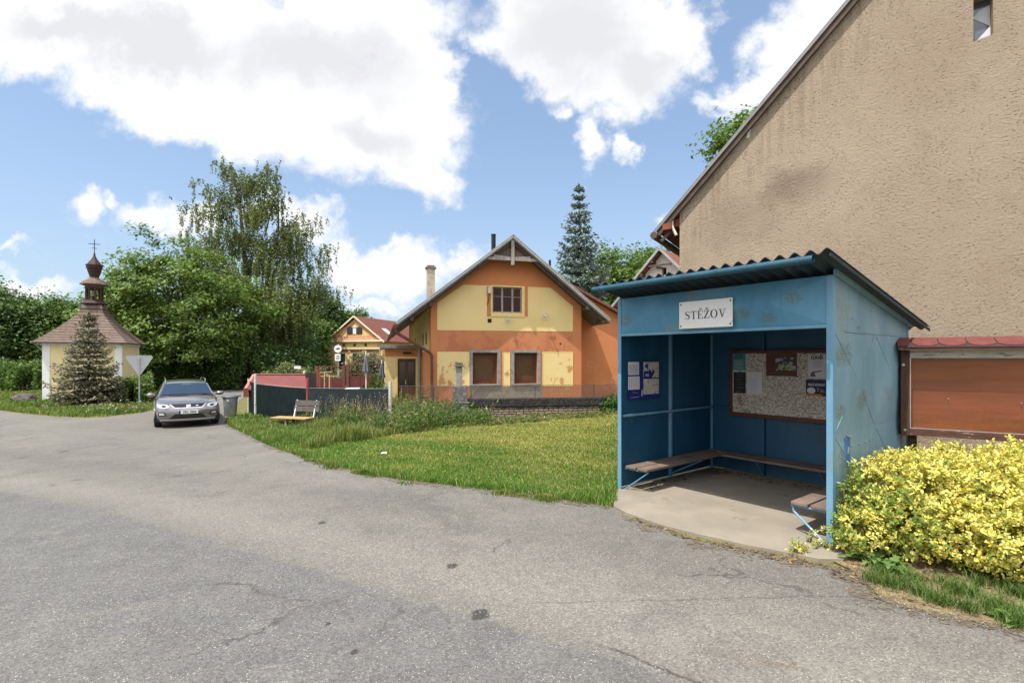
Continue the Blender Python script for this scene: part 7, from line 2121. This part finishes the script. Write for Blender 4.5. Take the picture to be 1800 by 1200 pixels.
# ---------------------------------------------------------------- the yellow variegated bush by the shelter
def variegated(name, label, lumps, n, seed, leaf=(.020, .036), parent_loc=None, green=.18):
    """lumps: (x,y,z,rx,ry,rz); leaves sit in small rosettes on the lumpy surface"""
    rng = np.random.default_rng(seed); Lm = np.array(lumps); b = Lm[0, :3].copy(); b[2] = 0
    e = empty(name, tuple(b), 0, label, 'bush')
    area = Lm[:, 3] * Lm[:, 5] + Lm[:, 4] * Lm[:, 5] + Lm[:, 3] * Lm[:, 4]; pr = area / area.sum()
    nr = n // 9; li = rng.choice(len(Lm), nr * 2, p=pr); D = unit(rng.normal(size=(nr * 2, 3)))
    rr_ = np.where(rng.random(nr * 2) < .72, rng.uniform(.90, 1.10, nr * 2), rng.uniform(.55, .9, nr * 2))
    env = np.array([1 + .40 * noise.fractal(Vector(d) * 3.0 + Vector((i * 3.3, 0, 0)), .9, 2., 3) for d, i in zip(D, li)])
    P = Lm[li, :3] + D * Lm[li, 3:6] * (rr_ * env)[:, None]
    # drop rosettes buried in another lump or in the ground
    keep = P[:, 2] > .02
    for q in Lm: 
        d = np.linalg.norm((P - q[:3]) / q[3:6], axis=1); keep &= ~(d < .52)
    P, D = P[keep][:nr], D[keep][:nr]; nr = len(P)
    young = rng.random(nr)
    k = np.repeat(np.arange(nr), 9); m = len(k)
    ax = unit(D[k] * .8 + np.array([0, 0, .9]) + rng.normal(0, .25, (m, 3)))       # shoot axis
    a = np.tile(np.arange(9) * 2.4, nr) + rng.uniform(0, 6.28, nr)[k]; t = np.tile(np.arange(9) / 8., nr)
    r1 = unit(np.cross(ax, rng.normal(size=(m, 3)))); r2 = np.cross(ax, r1); rad = r1 * np.cos(a)[:, None] + r2 * np.sin(a)[:, None]
    L = rng.uniform(*leaf, m) * (1.15 - .45 * t)
    B = P[k] + ax * (t * .05)[:, None] + rng.normal(0, .006, (m, 3))
    dirv = unit(rad * (1. - .55 * t)[:, None] + ax * (.25 + .6 * t)[:, None]); nrm = unit(ax - dirv * np.sum(ax * dirv, 1, keepdims=True) + 1e-6); sd_ = np.cross(dirv, nrm)
    L = L[:, None]; w = L * .34
    mid = B + dirv * L * .52 - nrm * L * .05
    O = [B, B + dirv * L * .32 - sd_ * w + nrm * L * .06, B + dirv * L * .72 - sd_ * w * .85 + nrm * L * .05, B + dirv * L * 1.05 - nrm * L * .08, B + dirv * L * .72 + sd_ * w * .85 + nrm * L * .05, B + dirv * L * .32 + sd_ * w + nrm * L * .06]
    V = np.stack(O + [mid], 1).reshape(-1, 3) - b
    i0 = np.arange(m) * 7
    T = np.concatenate([np.stack([i0 + q, i0 + (q + 1) % 6, i0 + 6], 1) for q in range(6)])
    deep = np.clip((rng.random(m) < green).astype(float) + (young[k] < .06) + ((D[:, 0] < -.35) & (P[:, 0] < 3.42) & (rng.random(nr) < .65))[k], 0, 1)
    yel = lerpc((.68, .56, .06), (.86, .80, .30), rng.random(m)); grn = lerpc((.10, .20, .025), (.24, .36, .05), rng.random(m))
    edge = yel * (1 - deep)[:, None] + lerpc((.10, .19, .03), (.28, .33, .06), rng.random(m)) * deep[:, None]
    brown = rng.random(m) < .03; edge[brown] = np.array((.30, .15, .05))
    mix_ = np.clip(rng.normal(.32, .27, m), 0, 1)[:, None]; centre = grn * mix_ + edge * (1 - mix_)
    V_ = np.concatenate([np.repeat(edge[:, None], 6, 1), centre[:, None]], 1).reshape(-1, 3) * np.repeat(rng.uniform(.8, 1.2, m), 7)[:, None]
    np_mesh('foliage', V, T, BUSHLEAF, V_, e)
    mb = MB()
    for q in Lm:
        for s_ in range(4):
            d = unit(rng.normal(size=(1, 3)))[0]; d[2] = abs(d[2]); p0 = q[:3] * np.array([1, 1, 0]) + rng.normal(0, .05, 3) * np.array([1, 1, 0]); p1 = q[:3] + d * q[3:6] * .85
            mb.tube([tuple(p0 - b), tuple((p0 + p1) / 2 - b + rng.normal(0, .02, 3)), tuple(p1 - b)], [.010, .007, .003], 5, caps=False)
    mb.build('stems', BARK, e, recalc=False)
    return e
BUSHLEAF = leaf_mat('variegated_leaf', .22, .42)
def lumpat(px, py, Y, r_, rz_=None):
    x, y, z = wp(px, py, Y); return (x, y, max(z, .1), r_, r_, rz_ or r_)
LUMPS = [lumpat(1536, 868, 4.75, .24, .27), lumpat(1512, 930, 4.50, .20, .15), lumpat(1490, 950, 4.52, .10, .10), lumpat(1592, 858, 4.70, .27, .30), lumpat(1600, 920, 4.40, .27, .26), lumpat(1680, 860, 4.60, .32, .32), lumpat(1690, 930, 4.20, .29, .25), lumpat(1770, 868, 4.40, .32, .31), lumpat(1790, 950, 3.95, .30, .24), lumpat(1860, 870, 4.2, .38, .36), lumpat(1880, 980, 3.8, .32, .24), lumpat(1640, 880, 4.45, .28, .3), lumpat(1730, 900, 4.25, .30, .3), lumpat(1550, 905, 4.55, .2, .2),
         lumpat(1575, 832, 5.1, .22, .17), lumpat(1655, 828, 5.0, .26, .2), lumpat(1720, 836, 4.85, .2, .17), lumpat(1775, 826, 4.8, .24, .2), lumpat(1840, 825, 4.7, .3, .24), lumpat(1980, 900, 4., .4, .38), lumpat(2080, 920, 3.8, .4, .36)]
variegated('golden_bush', 'dense yellow and green variegated bush beside the right wall of the shelter', LUMPS, 84000, 121, (.018, .037), green=.10)
variegated('seedling_bush', 'small yellow variegated sprig growing from the edge of the concrete slab', [(*gp(1402, 976)[:2], .05, .06, .05, .045)], 260, 122, (.014, .026), green=.05)
variegated('seedling_bush', 'low trailing yellow sprig right of the small sprig, close to the shelter post', [(*gp(1440, 968)[:2], .04, .07, .05, .035), (*gp(1462, 968)[:2], .03, .05, .04, .025), (*gp(1430, 960)[:2], .06, .03, .03, .05)], 260, 123, (.014, .026), green=.1)

def rosette(name, label, p, n, L, seed, pal, lobes=True):
    """weed with broad leaves spreading from the root"""
    rng = np.random.default_rng(seed); e = empty(name, p, 0, label, 'weed', None); V = []; T = []; cc = []
    for i in range(n):
        a = rng.uniform(0, 6.28); l = L * rng.uniform(.6, 1.1); rise = rng.uniform(.25, .9); col = np.array(pal[0]) + (np.array(pal[1]) - np.array(pal[0])) * rng.random()
        m = 9; d = np.array([math.cos(a), math.sin(a), 0]); s_ = np.array([-d[1], d[0], 0]); base = len(V)
        for j in range(m):
            t = j / (m - 1); w = l * .16 * math.sin(math.pi * min(1, t * .93 + .05)) * (1 if not lobes or j % 2 else .45) + .002
            c = d * l * t * (1 - .3 * rise) + np.array([0, 0, rise * l * (1.25 * t - .85 * t * t)])
            V += [c - s_ * w + [0, 0, w * .4], c, c + s_ * w + [0, 0, w * .4]]; cc += [col, col * 1.15, col]
        for j in range(m - 1):
            k = base + 3 * j; T += [(k, k + 1, k + 4, k + 3), (k + 1, k + 2, k + 5, k + 4)]
    np_mesh('leaves', np.array(V), np.array(T), LEAF, np.array(cc), e)
PALW = ((.09, .17, .04), (.19, .28, .085))
for k, (px, py, L_, nn_, lab) in enumerate(((1535, 990, .30, 22, 'broad leaved weed with lobed leaves under the left end of the yellow bush'), (1565, 1003, .22, 12, 'smaller lobed weed next to the broad leaved weed under the yellow bush'), (1752, 1012, .16, 12, 'pointed green weed in the hay under the right part of the yellow bush'), (1785, 1098, .17, 16, 'bright green weed at the asphalt edge in the lower right corner'))):
    rosette('weed', lab, gp(px, py), nn_, L_, 130 + k, PALW, k < 2)
# grass litter: a white scrap on the lawn
p = gp(674, 801); tag(MB().poly((p[0] - .05, p[1], p[2] + .05), (p[0] + .06, p[1] - .02, p[2] + .05), (p[0] + .05, p[1] + .05, p[2] + .07), (p[0] - .04, p[1] + .05, p[2] + .06)).build('paper_scrap', WHITEM, loc=p, recalc=False), 'white scrap of paper lying on the lawn near the road edge', 'litter')
